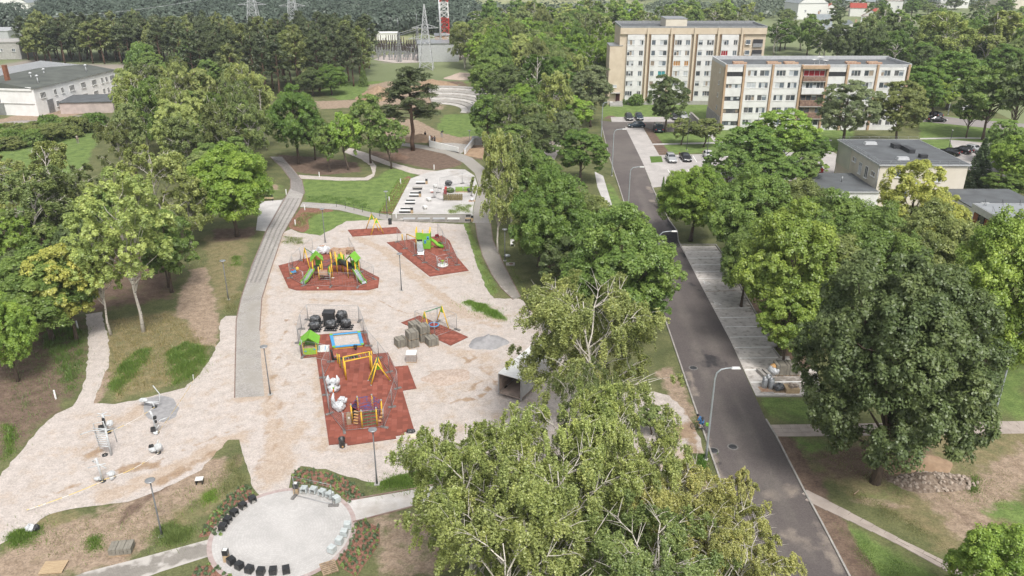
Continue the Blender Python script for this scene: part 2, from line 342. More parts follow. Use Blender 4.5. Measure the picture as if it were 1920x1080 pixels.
# ------------------------------------------------------------------ ground
GRASS1, GRASS2 = (.10, .115, .05), (.16, .165, .075)
ground_layers = [
    ('straw', (.25, .205, .115), (.17, .16, .08), .5),
    ('lawn', (.11, .165, .05), (.18, .25, .075), .3),
    ('dirt', (.37, .285, .215), (.26, .195, .14), .6),
    ('soil', (.13, .09, .07), (.195, .14, .105), .45),
]
near_m = cover_mat('ground_cover', (GRASS1, GRASS2, .35), ground_layers, fine=(9, .22), bump=.5)
far_m = cover_mat('far_fields', ((.15, .18, .09), (.22, .25, .13), .012), [('pale', (.27, .30, .15), (.33, .32, .19), .004), ('road', (.32, .28, .24), (.28, .25, .22), .05)], bump=0)
WB = {
 'lawn': [
  ('poly', [(-200, 330), (0, 260), (80, 258), (170, 235), (185, 262), (150, 330), (80, 400), (-150, 470)], 3, 1.1),
  ('poly', [(568, 336), (690, 340), (730, 316), (783, 323), (735, 400), (690, 398), (640, 382), (572, 378)], 2, 1.1),
  ('poly', [(600, 392), (690, 402), (780, 414), (700, 420), (620, 440), (560, 455), (575, 415)], 1.5, 1.1),
  ('poly', [(1130, 195), (1330, 188), (1330, 222), (1130, 222)], 2, 1.1), ('poly', [(1225, 243), (1600, 243), (1600, 285), (1240, 288)], 2, 1.0),
  ('poly', [(1135, 330), (1180, 405), (1215, 500), (1190, 520), (1150, 405)], 1.2, 1.1),
  ('poly', [(830, 215), (930, 210), (935, 255), (850, 262), (815, 245)], 2, .9),
  ('poly', [(1720, 215), (1920, 225), (1920, 290), (1730, 285)], 2, 1.1), ('poly', [(1420, 745), (1540, 745), (1560, 795), (1450, 795)], 1, .75),
  ('poly', [(1530, 945), (1700, 1040), (1800, 1095), (1640, 1120), (1580, 1040)], 2, .8), ('poly', [(1480, 822), (1570, 820), (1560, 840), (1500, 860)], 1, .7),
  ('poly', [(590, 170), (640, 160), (700, 135), (740, 140), (720, 175), (640, 190)], 3, .9), ('poly', [(1850, 650), (1930, 650), (1930, 790), (1840, 790)], 2, .7),
  ('poly', [(1580, 900), (1720, 900), (1700, 960), (1640, 960)], 2, .5), ('line', [(700, 900), (780, 880), (830, 865)], 1.2, 1), ('line', [(870, 420), (900, 500), (925, 550)], .9, .9),
  ('line', [(1845, 950), (1900, 960)], 2.0, .9), ('poly', [(500, 340), (545, 350), (535, 372), (495, 372)], 1, .5), ('poly', [(880, 130), (830, 145), (790, 140)], 1, .8), ('line', [(845, 165), (880, 150)], 2, .8)],
 'straw': [
  ('poly', [(200, 600), (330, 580), (400, 640), (370, 705), (215, 755), (195, 700)], 2, .9), ('poly', [(380, 440), (470, 440), (450, 560), (410, 590), (390, 520)], 2, .9),
  ('poly', [(1480, 870), (1700, 870), (1920, 820), (1920, 1010), (1800, 1060), (1700, 990)], 3, .75), ('poly', [(180, 985), (470, 830), (450, 960), (150, 1060)], 2, .6),
  ('poly', [(690, 335), (780, 325), (730, 370), (640, 370)], 2, .28), ('poly', [(0, 960), (170, 950), (150, 1080), (0, 1080)], 2, .7), ('poly', [(1550, 800), (1990, 800), (1990, 860), (1550, 880)], 2, .7)],
 'dirt': [
  ('poly', [(340, 540), (360, 505), (385, 500), (405, 560), (412, 600), (412, 650), (375, 645), (345, 600), (325, 590)], 1.6, 1.0),
  ('poly', [(-60, 1100), (-40, 1060), (60, 1000), (180, 955), (300, 905), (400, 850), (440, 870), (400, 930), (330, 960), (300, 1000), (240, 1060), (130, 1085)], 2.5, .85),
  ('poly', [(1740, 940), (1700, 930), (1820, 890), (1920, 830), (1960, 900), (1850, 960), (1880, 1020), (1850, 1060), (1790, 1010)], 2.5, .95),
  ('poly', [(690, 960), (830, 950), (860, 1080), (700, 1090)], 1.5, .7), ('poly', [(850, 565), (880, 556), (930, 560), (950, 600), (900, 575)], 1.2, .8),
  ('line', [(1250, 700), (1290, 780)], 1.4, .8), ('poly', [(690, 215), (780, 225), (800, 235), (830, 250), (900, 268), (870, 272), (780, 262), (700, 262)], 2, 1.2),
  ('poly', [(690, 160), (740, 150), (820, 118), (900, 120), (890, 140), (840, 170), (830, 205), (740, 205), (690, 190)], 4, 1.1), ('poly', [(700, 120), (800, 108), (860, 112), (850, 124), (700, 130)], 4, .9),
  ('line', [(1300, 870), (1340, 980), (1370, 1080)], 1.5, .7), ('poly', [(160, 180), (240, 140), (260, 165), (190, 205), (60, 235), (-60, 260), (-60, 240)], 3, 1.0), ('poly', [(-50, 265), (0, 235), (90, 232), (60, 250)], 2, .9),
  ('poly', [(585, 190), (720, 185), (690, 200), (600, 205)], 2, .9), ('line', [(1600, 940), (1700, 950)], .8, .6), ('line', [(200, 700), (165, 780), (60, 880)], .8, .9), ('line', [(880, 260), (935, 300)], 3, .9),
  ('poly', [(725, 275), (770, 280), (850, 296), (870, 310), (820, 318), (760, 308)], 2, .45), ('poly', [(490, 345), (520, 345), (525, 355), (490, 360)], 1, .8), ('line', [(875, 560), (830, 570)], .8, .9)],
 'soil': [
  ('poly', [(-150, 640), (60, 600), (160, 590), (165, 650), (150, 735), (80, 800), (-20, 880), (-150, 960)], 3, .8), ('poly', [(520, 290), (600, 295), (670, 305), (678, 322), (600, 328), (550, 322)], 1.5, 1.1),
  ('poly', [(730, 280), (790, 275), (870, 298), (865, 310), (820, 320), (750, 305), (720, 300)], 1.5, .95), ('poly', [(395, 430), (480, 425), (480, 445), (400, 455)], 1.5, .9),
  ('poly', [(1010, 540), (1050, 545), (1045, 600), (1030, 608), (1000, 590)], 1.5, 1.1), ('line', [(1468, 825), (1500, 880), (1522, 918)], 1.2, 1.1), ('line', [(1535, 945), (1570, 1000), (1620, 1085), (1700, 1230)], 1.2, 1.2),
  ('poly', [(1500, 850), (1600, 830), (1760, 830), (1700, 890), (1640, 905), (1560, 900)], 2.5, .8), ('poly', [(1400, 560), (1500, 560), (1520, 690), (1480, 690)], 2, 1.0),
  ('line', [(1214, 240), (1246, 285)], 1.0, 1.2), ('line', [(1243, 294), (1215, 245)], .8, 1.2), ('poly', [(0, 430), (350, 430), (330, 560), (170, 590), (0, 600)], 4, .75), ('line', [(870, 166), (850, 120)], 2.0, .7), ('line', [(833, 170), (855, 135), (860, 118)], 1.2, 1.3),
  ('line', [(843, 171), (868, 135)], 1.0, 1.3), ('line', [(480, 975), (435, 830)], .8, .4), ('poly', [(690, 280), (740, 290), (740, 300), (700, 310)], 1.5, .8), ('line', [(1138, 222), (1146, 218)], 1, 1.2), ('poly', [(870, 272), (905, 275), (915, 300), (885, 300)], 1.5, .7),
  ('line', [(240, 960), (330, 890), (380, 855)], .7, .75), ('line', [(200, 1000), (290, 930)], .5, .7), ('line', [(1850, 1010), (1800, 960)], .7, .6), ('poly', [(880, 558), (930, 565), (945, 590), (905, 580)], .8, .8)],
}
me_pts = [(-95, 24), (95, 24), (135, 260), (-160, 260)]
sheet('ground', me_pts, 0.0, near_m, .85, WB, world=True)
far_attrs = {
 'pale': [('poly', [(-200, 26), (90, 24), (60, 34), (-200, 40)], 40, 1.2), ('poly', [(-400, 10), (130, 9), (130, 17), (-400, 19)], 40, 1.2), ('poly', [(200, 4), (420, 3), (640, 12), (640, 16), (200, 14)], 60, 1.0), ('poly', [(900, -8), (1200, -8), (1200, 8), (900, 8)], 60, 1.1),
          ('poly', [(690, 66), (780, 66), (790, 80), (690, 82)], 10, 1.3), ('poly', [(620, -20), (1100, -20), (1000, -1), (700, -1)], 60, 1.0)],
 'road': [('poly', [(680, 100), (900, 96), (900, 112), (700, 116)], 8, 1.2), ('poly', [(0, 110), (210, 122), (330, 120), (330, 124), (210, 130), (-100, 130)], 6, 1.1)],
}
P0 = [(-2600, -300), (2600, -300), (2600, 3600), (-2600, 3600)]
def far_ground():
    xs = np.concatenate([np.linspace(-2600, -500, 14), np.arange(-460, 461, 20), np.linspace(500, 2600, 14)])
    ys = np.concatenate([[-300, -100, 0], np.arange(20, 900, 16), np.linspace(920, 3600, 20)])
    X, Y = np.meshgrid(xs, ys); P = np.stack([X.ravel(), Y.ravel()], 1); nx = len(xs); ny = len(ys)
    idx = np.arange(nx*ny).reshape(ny, nx); f = np.stack([idx[:-1, :-1], idx[:-1, 1:], idx[1:, 1:], idx[1:, :-1]], -1).reshape(-1, 4)
    me = bpy.data.meshes.new('terrain'); me.from_pydata(np.c_[P, np.full(len(P), -.06)].tolist(), [], f.tolist()); me.materials.append(far_m)
    for a, br in far_attrs.items():
        at = me.attributes.new(a, 'FLOAT', 'POINT'); at.data.foreach_set('value', field(P, br).astype(np.float32))
    o = link_mesh('terrain', me, None); o['kind'] = 'structure'
far_ground()

# ------------------------------------------------------------------ gravel, pavings, road
gravel_m = cover_mat('gravel', ((.53, .475, .44), (.45, .40, .365), 1.1), [('sand', (.42, .335, .265), (.47, .39, .325), .5), ('dirty', (.31, .22, .155), (.37, .275, .19), .55)], fine=(11, .17), bump=.3)
gravel_poly = gravel_hull = [(-90, 1085), (-60, 960), (0, 893), (35, 850), (75, 803), (103, 776), (137, 762), (152, 735), (162, 705), (165, 660), (166, 620), (160, 590), (190, 585), (203, 630), (205, 680), (190, 720), (175, 757), (215, 758), (280, 745), (345, 727),
  (372, 703), (396, 668), (411, 640), (413, 600), (424, 592), (470, 592), (495, 500), (525, 438), (545, 430), (560, 436), (600, 442), (622, 430), (650, 415), (700, 412), (870, 421), (880, 450), (893, 495), (909, 535), (926, 560), (975, 560), (1003, 588), (1045, 612), (1060, 680), (1140, 735), (1225, 735), (1254, 742), (1284, 768),
  (1314, 822), (1322, 852), (1290, 850), (1275, 885), (1130, 880), (1000, 865), (900, 862), (826, 868), (770, 885), (708, 905), (690, 905), (655, 893), (610, 880), (565, 874), (546, 896), (541, 917), (490, 935), (472, 915), (456, 850), (449, 823), (428, 825),
  (400, 855), (378, 880), (300, 920), (240, 940), (160, 950), (92, 965), (35, 1003), (0, 1020)]
sand_br = {'sand': [('poly', gravel_hull, 3, .36), 
  ('line', [(670, 445), (720, 470), (760, 505), (820, 550), (880, 590), (935, 600)], .8, 1.0), ('line', [(500, 900), (520, 820), (500, 740), (495, 660)], 1.2, .75), ('line', [(540, 880), (530, 830), (560, 800)], 1.2, .8), ('line', [(800, 640), (870, 660), (930, 680), (900, 720), (830, 740), (760, 720)], 1.5, .6),
  ('line', [(930, 610), (880, 600), (800, 560)], .6, .8), ('line', [(200, 930), (330, 880), (420, 830), (450, 820)], 1.4, .8), ('poly', [(60, 900), (160, 860), (330, 860), (300, 905), (120, 940)], 4, .35), ('line', [(525, 500), (545, 545), (690, 550), (712, 525)], .5, .8), ('line', [(590, 670), (612, 845), (780, 825)], .6, .8),
  ('line', [(530, 440), (500, 520), (490, 640), (497, 745), (440, 748)], .5, .9), ('line', [(720, 460), (805, 524), (885, 510)], .5, .7), ('poly', [(560, 880), (500, 930), (470, 910), (480, 860), (520, 840)], 1.5, .8), ('line', [(560, 570), (620, 560), (720, 580)], 1.0, .5), ('line', [(1240, 860), (1310, 850)], 1.2, .9), ('line', [(250, 770), (170, 800), (150, 850)], 1.5, .55), ('line', [(280, 765), (230, 790)], 1.0, .8)],
  'dirty': [('line', [(945, 700), (900, 745), (840, 755)], .35, .8), ('line', [(870, 672), (915, 700), (880, 735)], .3, .75), ('line', [(700, 560), (790, 600), (880, 660), (930, 700)], .3, .55), ('line', [(480, 900), (500, 800), (515, 690), (540, 600)], .3, .6), ('line', [(498, 905), (522, 800), (535, 690), (560, 600)], .3, .55), ('line', [(60, 940), (200, 890), (330, 850), (450, 800)], .35, .55), ('line', [(560, 560), (640, 565), (730, 560)], .3, .5), ('line', [(180, 870), (200, 800), (300, 770)], .4, .5), ('line', [(230, 880), (290, 870)], .8, .9), ('line', [(1250, 820), (1310, 800)], 1.2, .8), ('line', [(175, 850), (160, 860)], .6, .8), ('line', [(300, 905), (400, 850)], .8, .75), ('line', [(1300, 850), (1290, 760)], .6, .7), ('line', [(820, 700), (880, 690)], 1.2, .35), ('line', [(560, 690), (570, 760)], 1.0, .35)]}
sheet('gravel_yard', gravel_poly, .012, gravel_m, .7, sand_br, jit=.12)
sheet('gravel_footpath', [(560, 328), (640, 333), (684, 333), (699, 325), (694, 310), (676, 298), (645, 285), (655, 279), (690, 292), (706, 312), (701, 331), (690, 338), (640, 339), (560, 335)], .016, gravel_m, .9, jit=.07)
sheet('gravel_footpath', [(655, 277), (690, 288), (732, 304), (780, 317), (825, 321), (800, 330), (770, 325), (726, 310), (685, 295), (650, 281)], .014, gravel_m, .9, jit=.07)
sheet('gravel_footpath', [(1012, 262), (1055, 268), (1040, 300), (1032, 330), (1028, 330), (1030, 296), (1015, 280)], .014, gravel_m, .9, jit=.07)
path_m = paver_mat('light_pavers', (.47, .445, .42), (.36, .34, .315), (.26, .24, .22), .2, .1, .35, ('dust', (.32, .30, .27), .35))
pathD_m = paver_mat('dusty_pavers', (.31, .29, .26), (.27, .25, .225), (.22, .2, .18), .2, .1, .1, ('white', (.48, .45, .42), 1.4))
plaza_m = paver_mat('pale_plaza_pavers', (.60, .58, .56), (.54, .52, .505), (.42, .40, .39), .2, .1, 0.05, ('dust', (.38, .345, .31), .5))
PA_L = [(440, 746), (441, 690), (443, 600), (452, 560), (472, 498), (500, 432), (533, 375), (545, 352), (545, 337), (528, 314), (506, 294)]
PA_R = [(529, 294), (550, 318), (566, 338), (571, 360), (562, 385), (530, 440), (508, 505), (491, 560), (487, 620), (490, 680), (496, 743)]
sheet('paved_path', PA_L+PA_R, .03, path_m, .8, {'dust': [('poly', [(435, 750), (440, 600), (455, 550), (500, 545), (492, 600), (500, 750)], 3, .55), ('line', [(500, 470), (470, 560)], 1.0, .6)]})
kerb('kerb_edging', PA_L, M['kerb_dark'], .1, .07); kerb('kerb_edging', PA_R[:-2], M['kerb_dark'], .1, .07)
# the dark diagonal bands of darker pavers laid on the upper path
bd = MB()
for k in range(26):
    t = k/26; y = 298+t*58
    xl = np.interp(y, [294, 314, 337, 352], [506, 528, 545, 545]); xr = np.interp(y+9, [294, 318, 338, 360], [529, 550, 566, 571])
    a = Vector((*G(xl, y), .034)); b = Vector((*G(xr, y+10), .034)); d = (b-a).normalized(); s = Vector((-d.y, d.x, 0))*.19
    bd.add([a-s, b-s, b+s, a+s], [(0, 1, 2, 3)])
for k in range(4):
    q = [(533+k*9, 372), (500+k*9, 432), (474+k*8.5, 498), (462+k*8, 530)]
    for i in range(3):
        a = Vector((*G(*q[i]), .034)); b = Vector((*G(*q[i+1]), .034)); d = (b-a).normalized(); s = Vector((-d.y, d.x, 0))*.13
        bd.add([a-s, b-s, b+s, a+s], [(3, 2, 1, 0)])
bd.build('paver_bands', mat('dark_paver_band', (.19, .175, .165), .9, (.30, .28, .265), 3, coord='World'), None, 'structure')
PB_L = [(962, 562), (940, 541), (922, 515), (905, 480), (895, 445), (891, 418)]; PB_R = [(920, 418), (924, 450), (945, 497), (962, 530), (976, 557)]
sheet('paved_path', PB_L+PB_R, .03, pathD_m, .8, {'white': [('line', [(962, 560), (935, 535)], .4, .5)]})
kerb('kerb_edging', PB_L, M['kerb_dark'], .1, .07); kerb('kerb_edging', PB_R, M['kerb_dark'], .1, .07)
sheet('paved_path', [(886, 418), (888, 390), (898, 350), (890, 325), (868, 305), (835, 289), (790, 279), (745, 272), (747, 267), (800, 273), (850, 282), (885, 296), (912, 318), (922, 350), (921, 418)], .03, path_m, 1.2, {'dust': [('poly', [(740, 265), (930, 265), (930, 420), (880, 420)], 3, .7)]})
sheet('paved_plaza', [(735, 402), (770, 335), (800, 324), (840, 317), (872, 318), (890, 330), (896, 350), (887, 390), (886, 402)], .026, plaza_m, 1.2, {'dust': [('line', [(850, 322), (885, 340)], 2, .5), ('line', [(745, 400), (800, 399)], 1, .5)]})
sheet('paved_path', [(735, 403), (885, 403), (886, 412), (880, 418), (735, 415)], .03, pathD_m, 1.2, {'white': [('line', [(740, 412), (880, 415)], .8, .6)]})
sheet('paved_path', [(567, 379), (632, 383), (642, 385), (690, 397), (734, 404), (734, 415), (690, 407), (636, 394), (562, 388)], .022, path_m, 1.2, {'dust': [('poly', [(640, 380), (740, 400), (740, 418), (640, 396)], 2, .5)]})
sheet('paved_square', [(488, 378), (540, 374), (534, 380), (500, 434), (480, 432), (484, 400)], .024, plaza_m, 1.2)
sheet('paved_path', [(100, 1096), (160, 1073), (250, 1050), (402, 1009), (403, 1040), (300, 1073), (230, 1100)], .022, pathD_m, .6, {'white': [('line', [(150, 1078), (403, 1012)], .25, 1.0), ('line', [(230, 1098), (300, 1072), (404, 1042)], .3, 1.0), ('line', [(240, 1060), (350, 1055)], .5, .5)]})
sheet('paved_path', [(652, 940), (785, 917), (900, 893), (1010, 880), (1020, 905), (900, 925), (785, 946), (662, 978), (640, 1000)], .022, plaza_m, .6, {'dust': [('poly', [(650, 930), (800, 910), (800, 960), (660, 985)], 1, .52)]})
kerb('kerb_edging', [(662, 979), (785, 947), (900, 926), (1020, 906)], M['kerb_dark'], .12, .06); kerb('kerb_edging', [(652, 938), (785, 915), (900, 891)], M['kerb_dark'], .12, .06)
# round plaza
RC = (-16.95, 47.0); RR = 5.05
plz = sheet('round_plaza', [(RC[0]+RR*math.cos(t), RC[1]+RR*math.sin(t)) for t in np.linspace(0, 2*math.pi, 49)[:-1]], .03, None, .5, {'dust': [('line', [(610, 935), (640, 950)], .7, .55), ('line', [(470, 950), (500, 940)], .6, .5)]}, world=True)
def ring_mat():
    m = bpy.data.materials.new('ring_laid_pavers'); m.use_nodes = True; n = m.node_tree.nodes; l = m.node_tree.links; b = n['Principled BSDF']; b.inputs['Roughness'].default_value = .9; b.inputs['Specular IOR Level'].default_value = .2
    g = n.new('ShaderNodeNewGeometry'); s = n.new('ShaderNodeVectorMath'); s.operation = 'SUBTRACT'; s.inputs[1].default_value = (RC[0], RC[1], 0); l.new(g.outputs['Position'], s.inputs[0])
    sp = n.new('ShaderNodeSeparateXYZ'); l.new(s.outputs[0], sp.inputs[0])
    at = n.new('ShaderNodeMath'); at.operation = 'ARCTAN2'; l.new(sp.outputs[1], at.inputs[0]); l.new(sp.outputs[0], at.inputs[1])
    mu = n.new('ShaderNodeMath'); mu.operation = 'MULTIPLY'; mu.inputs[1].default_value = 4.2; l.new(at.outputs[0], mu.inputs[0])
    ln = n.new('ShaderNodeVectorMath'); ln.operation = 'LENGTH'; l.new(s.outputs[0], ln.inputs[0])
    cb = n.new('ShaderNodeCombineXYZ'); l.new(mu.outputs[0], cb.inputs[0]); l.new(ln.outputs['Value'], cb.inputs[1])
    br = n.new('ShaderNodeTexBrick'); br.inputs['Scale'].default_value = 1; br.inputs['Brick Width'].default_value = .22; br.inputs['Row Height'].default_value = .2; br.inputs['Mortar Size'].default_value = .012
    br.inputs['Color1'].default_value = (.54, .525, .51, 1); br.inputs['Color2'].default_value = (.48, .465, .45, 1); br.inputs['Mortar'].default_value = (.44, .42, .41, 1); l.new(cb.outputs[0], br.inputs['Vector'])
    nz = n.new('ShaderNodeTexNoise'); nz.inputs['Scale'].default_value = .5; nz.inputs['Detail'].default_value = 6; l.new(g.outputs['Position'], nz.inputs['Vector'])
    mr = n.new('ShaderNodeMapRange'); mr.inputs[1].default_value = .3; mr.inputs[2].default_value = .7; mr.inputs[3].default_value = .86; mr.inputs[4].default_value = 1.05; l.new(nz.outputs[0], mr.inputs[0])
    x = n.new('ShaderNodeVectorMath'); x.operation = 'SCALE'; l.new(br.outputs[0], x.inputs[0]); l.new(mr.outputs[0], x.inputs['Scale']); l.new(x.outputs[0], b.inputs['Base Color'])
    return m
plz.data.materials.clear(); plz.data.materials.append(ring_mat())
rm = MB(); N = 64
for k in range(N):
    a, b = 2*math.pi*k/N, 2*math.pi*(k+.985)/N
    rm.add([(RC[0]+r*math.cos(t), RC[1]+r*math.sin(t), .036) for r, t in ((RR-.05, a), (RR-.05, b), (RR+.3, b), (RR+.3, a))], [(3, 2, 1, 0)])
rm.build('plaza_rim', mat('pink_pavers', (.36, .28, .265), .9, (.45, .37, .35), 2.5, coord='World'), None, 'structure')

# road
road_m = cover_mat('asphalt', ((.115, .10, .098), (.135, .118, .112), .2), [('wet', (.045, .042, .045), (.06, .055, .058), .6), ('dusty', (.27, .23, .195), (.21, .18, .16), .5), ('worn', (.165, .145, .135), (.145, .13, .12), .12)], fine=(14, .14), bump=.15, rough=.85)
RL = [(1128, 235), (1141, 290), (1159, 345), (1178, 405), (1214, 505), (1260, 637), (1288, 720), (1312, 790), (1350, 900), (1388, 990), (1430, 1100), (1490, 1260)]
RRt = [(1760, 1290), (1594, 1084), (1541, 982), (1506, 918), (1455, 818), (1436, 787), (1418, 748), (1370, 640), (1317, 540), (1283, 474), (1272, 452), (1270, 434), (1255, 414), (1237, 382), (1221, 347), (1205, 305), (1188, 270), (1172, 238)]
road = sheet('road', RL+RRt, .02, road_m, .7, {
  'wet': [('line', [(1262, 440), (1255, 470), (1275, 480)], 1.4, .95), ('line', [(1252, 415), (1268, 435)], 1.0, .9), ('line', [(1305, 655), (1312, 660)], .8, .9), ('line', [(1330, 672), (1345, 680)], 1.0, 1.0), ('line', [(1318, 680), (1322, 685)], .7, .8), ('line', [(1225, 355), (1250, 405)], .8, .6), ('line', [(1290, 530), (1310, 545)], .6, .6), ('line', [(1440, 905), (1448, 912)], .5, .8), ('line', [(1345, 870), (1350, 873)], .3, .9)],
  'dusty': [('line', [(1318, 820), (1340, 900), (1352, 960)], 1.0, .85), ('line', [(1290, 700), (1305, 745)], .5, .75), ('line', [(1480, 920), (1450, 925)], 1.2, .7), ('line', [(1480, 1000), (1520, 1030)], 1.2, .6), ('line', [(1560, 1040), (1575, 1075)], .5, .85), ('line', [(1215, 350), (1225, 360)], .8, .8), ('line', [(1222, 375), (1232, 385)], .6, .8), ('line', [(1240, 400), (1238, 401)], .4, .7), ('line', [(1535, 985), (1570, 1050)], .4, .6)],
  'worn': [('line', [(1160, 260), (1215, 400), (1300, 640), (1385, 850), (1470, 1050)], 1.0, .6), ('line', [(1180, 260), (1240, 400), (1335, 640), (1420, 840), (1520, 1050)], .8, .55), ('poly', [(1120, 225), (1320, 225), (1300, 245), (1210, 345), (1150, 320)], 3, .6)]})
sheet('road', [(1128, 235), (1125, 226), (1147, 228.5), (1300, 228), (1345, 236), (1345, 245), (1262, 247), (1232, 249), (1214, 240), (1172, 238)], .018, road_m, 1.0, {'worn': [('poly', [(1120, 220), (1350, 220), (1350, 260), (1120, 260)], 3, 1)]})
kerb('kerb', RL, M['kerb'], .15, .12); kerb('kerb', [(1700, 1205)]+RRt[1:6], M['kerb'], .15, .12); kerb('kerb', RRt[9:15], M['kerb'], .15, .12)
lot_m = paver_mat('lot_pavers', (.66, .62, .585), (.60, .56, .53), (.5, .465, .43), .2, .1, .2, ('dust', (.27, .24, .21), 1.6))
lot2_m = paver_mat('pale_lot_pavers', (.50, .47, .45), (.46, .43, .41), (.38, .355, .34), .2, .1, .2, ('dust', (.36, .32, .3), .3))
LOT = [(1275, 461), (1341, 461), (1360, 486), (1395, 553), (1438, 627), (1461, 649), (1447, 652), (1461, 671), (1480, 671), (1492, 692), (1530, 692), (1541, 742), (1417, 742), (1370, 640), (1317, 540), (1283, 474)]
sheet('parking_lot', LOT, .026, lot_m, .8, {'dust': [('poly', [(1270, 455), (1350, 455), (1560, 750), (1410, 750)], 1, .33), ('line', [(1350, 462), (1440, 627)], .8, .6), ('poly', [(1440, 680), (1530, 690), (1530, 735), (1440, 735)], 1, .7)]})
kerb('kerb', [(1275, 459), (1342, 459), (1361, 484), (1396, 551), (1439, 625)], M['kerb'], .15, .12); kerb('kerb', [(1440, 627), (1463, 648), (1448, 652), (1462, 670), (1480, 670)], M['kerb'], .15, .12)
kerb('kerb', [(1418, 744), (1530, 743)], M['kerb'], .15, .12)
lb = MB()
def rb_x(y): return np.interp(y, [461, 486, 553, 627, 649, 671, 692, 742], [1341, 1360, 1395, 1438, 1447, 1461, 1484, 1534])
def lb_x(y): return np.interp(y, [452, 474, 540, 640, 748], [1274, 1283, 1317, 1370, 1418])
lines = [473, 484.5, 497, 509.5, 522.5, 578.5, 596, 613.5, 632.5, 652, 672, 694, 717]
for y in lines:
    a = G(lb_x(y)+3, y); b = G(rb_x(y)-4, y-1); lb.add([(a[0], a[1]-.085, .032), (b[0], b[1]-.085, .032), (b[0], b[1]+.085, .032), (a[0], a[1]+.085, .032)], [(0, 1, 2, 3)])
lb.build('parking_lines', M['line'], None, 'structure')
# wheelchair symbol painted on two bays
def wheelchair(px, py):
    o = Vector((*G(px, py), .033)); mbx = MB()
    def pl(pts, wd):
        for i in range(len(pts)-1):
            a = o+Vector((*pts[i], 0)); b = o+Vector((*pts[i+1], 0)); d = (b-a).normalized(); s = Vector((-d.y, d.x, 0))*wd/2
            mbx.add([a-s, b-s, b+s, a+s], [(0, 1, 2, 3)])
    pl([(.1+.33*math.cos(t), -.05+.33*math.sin(t)) for t in np.linspace(2.2, 5.9, 12)], .09)
    pl([(-.1, .6), (-.05, .1), (.35, .1), (.55, -.35)], .1); pl([(-.05, .35), (.25, .35)], .08)
    mbx.add([o+Vector((-.12+.1*math.cos(t), .75+.1*math.sin(t), 0)) for t in np.linspace(0, 6.28, 9)[:-1]], [tuple(range(8))])
    return mbx.build('wheelchair_symbol', M['line'], None, 'structure')
wheelchair(1323, 531); wheelchair(1343, 570)
ob = MB()
for px, py, px2 in ((1322, 547, 1380),):
    a = G(px, py); b = G(px2, py-2); ob.add([(a[0], a[1]-.05, .032), (b[0], b[1]-.05, .032), (b[0], b[1]+.05, .032), (a[0], a[1]+.05, .032)], [(0, 1, 2, 3)])
ob.build('parking_line_orange', mat('ochre_line', (.36, .24, .13), .9), None, 'structure')
UP = [(1172, 238), (1206, 240), (1236, 291), (1560, 284), (1566, 312), (1600, 322), (1560, 332), (1420, 345), (1300, 336), (1240, 350), (1224, 352), (1205, 305), (1188, 270)]
sheet('parking_lot', UP, .026, lot2_m, 1.4); sheet('parking_lot', [(1145, 219.5), (1300, 219), (1305, 228), (1147, 229)], .024, lot2_m, 1.4)
sheet('lawn', [(1218, 293.5), (1240, 293), (1243, 304), (1221, 305.5)], .034, cover_mat('lawn_patch', ((.08, .145, .03), (.115, .185, .04), 1.0), [], fine=(9, .2)), .8)
lb = MB()
for px in (1270, 1299, 1315, 1345, 1362, 1378, 1395):
    a = G(px, 292); b = G(px+7.5, 304); lb.add([(a[0]-.06, a[1], .033), (b[0]-.06, b[1], .033), (b[0]+.06, b[1], .033), (a[0]+.06, a[1], .033)], [(0, 1, 2, 3)])
for px in (1252, 1290, 1310):
    a = G(px, 318); b = G(px+8, 331); lb.add([(a[0]-.06, a[1], .033), (b[0]-.06, b[1], .033), (b[0]+.06, b[1], .033), (a[0]+.06, a[1], .033)], [(0, 1, 2, 3)])
lb.build('parking_lines', M['line'], None, 'structure')
sheet('parking_lot', [(1780, 262), (1850, 268), (1925, 270), (1960, 330), (1850, 335), (1800, 310)], .026, lot2_m, 2); sheet('parking_lot', [(1520, 298), (1560, 284), (1620, 320), (1560, 345), (1500, 335)], .022, lot2_m, 1.5)
sheet('road', [(1725, 212), (1740, 214), (1800, 222), (1920, 232), (1990, 240), (1990, 248), (1880, 243), (1780, 233), (1725, 228)], .02, cover_mat('pale_asphalt', ((.30, .27, .26), (.26, .24, .23), .2), []), 2)
sheet('sidewalk', [(1115, 322), (1131, 330), (1151, 396), (1150, 412), (1139, 398), (1120, 350)], .02, plaza_m, 1.2)
sheet('sidewalk', [(1222, 269.5), (1400, 265), (1560, 262), (1560, 264.5), (1400, 268), (1224, 272)], .02, plaza_m, 2.5); sheet('sidewalk', [(1725, 259), (1800, 257.5), (1900, 259), (1900, 261), (1800, 260), (1725, 261.5)], .02, plaza_m, 2.5)
sheet('sidewalk', [(1327, 250), (1337, 252), (1347, 266), (1339, 266)], .022, lot2_m, 1.5)

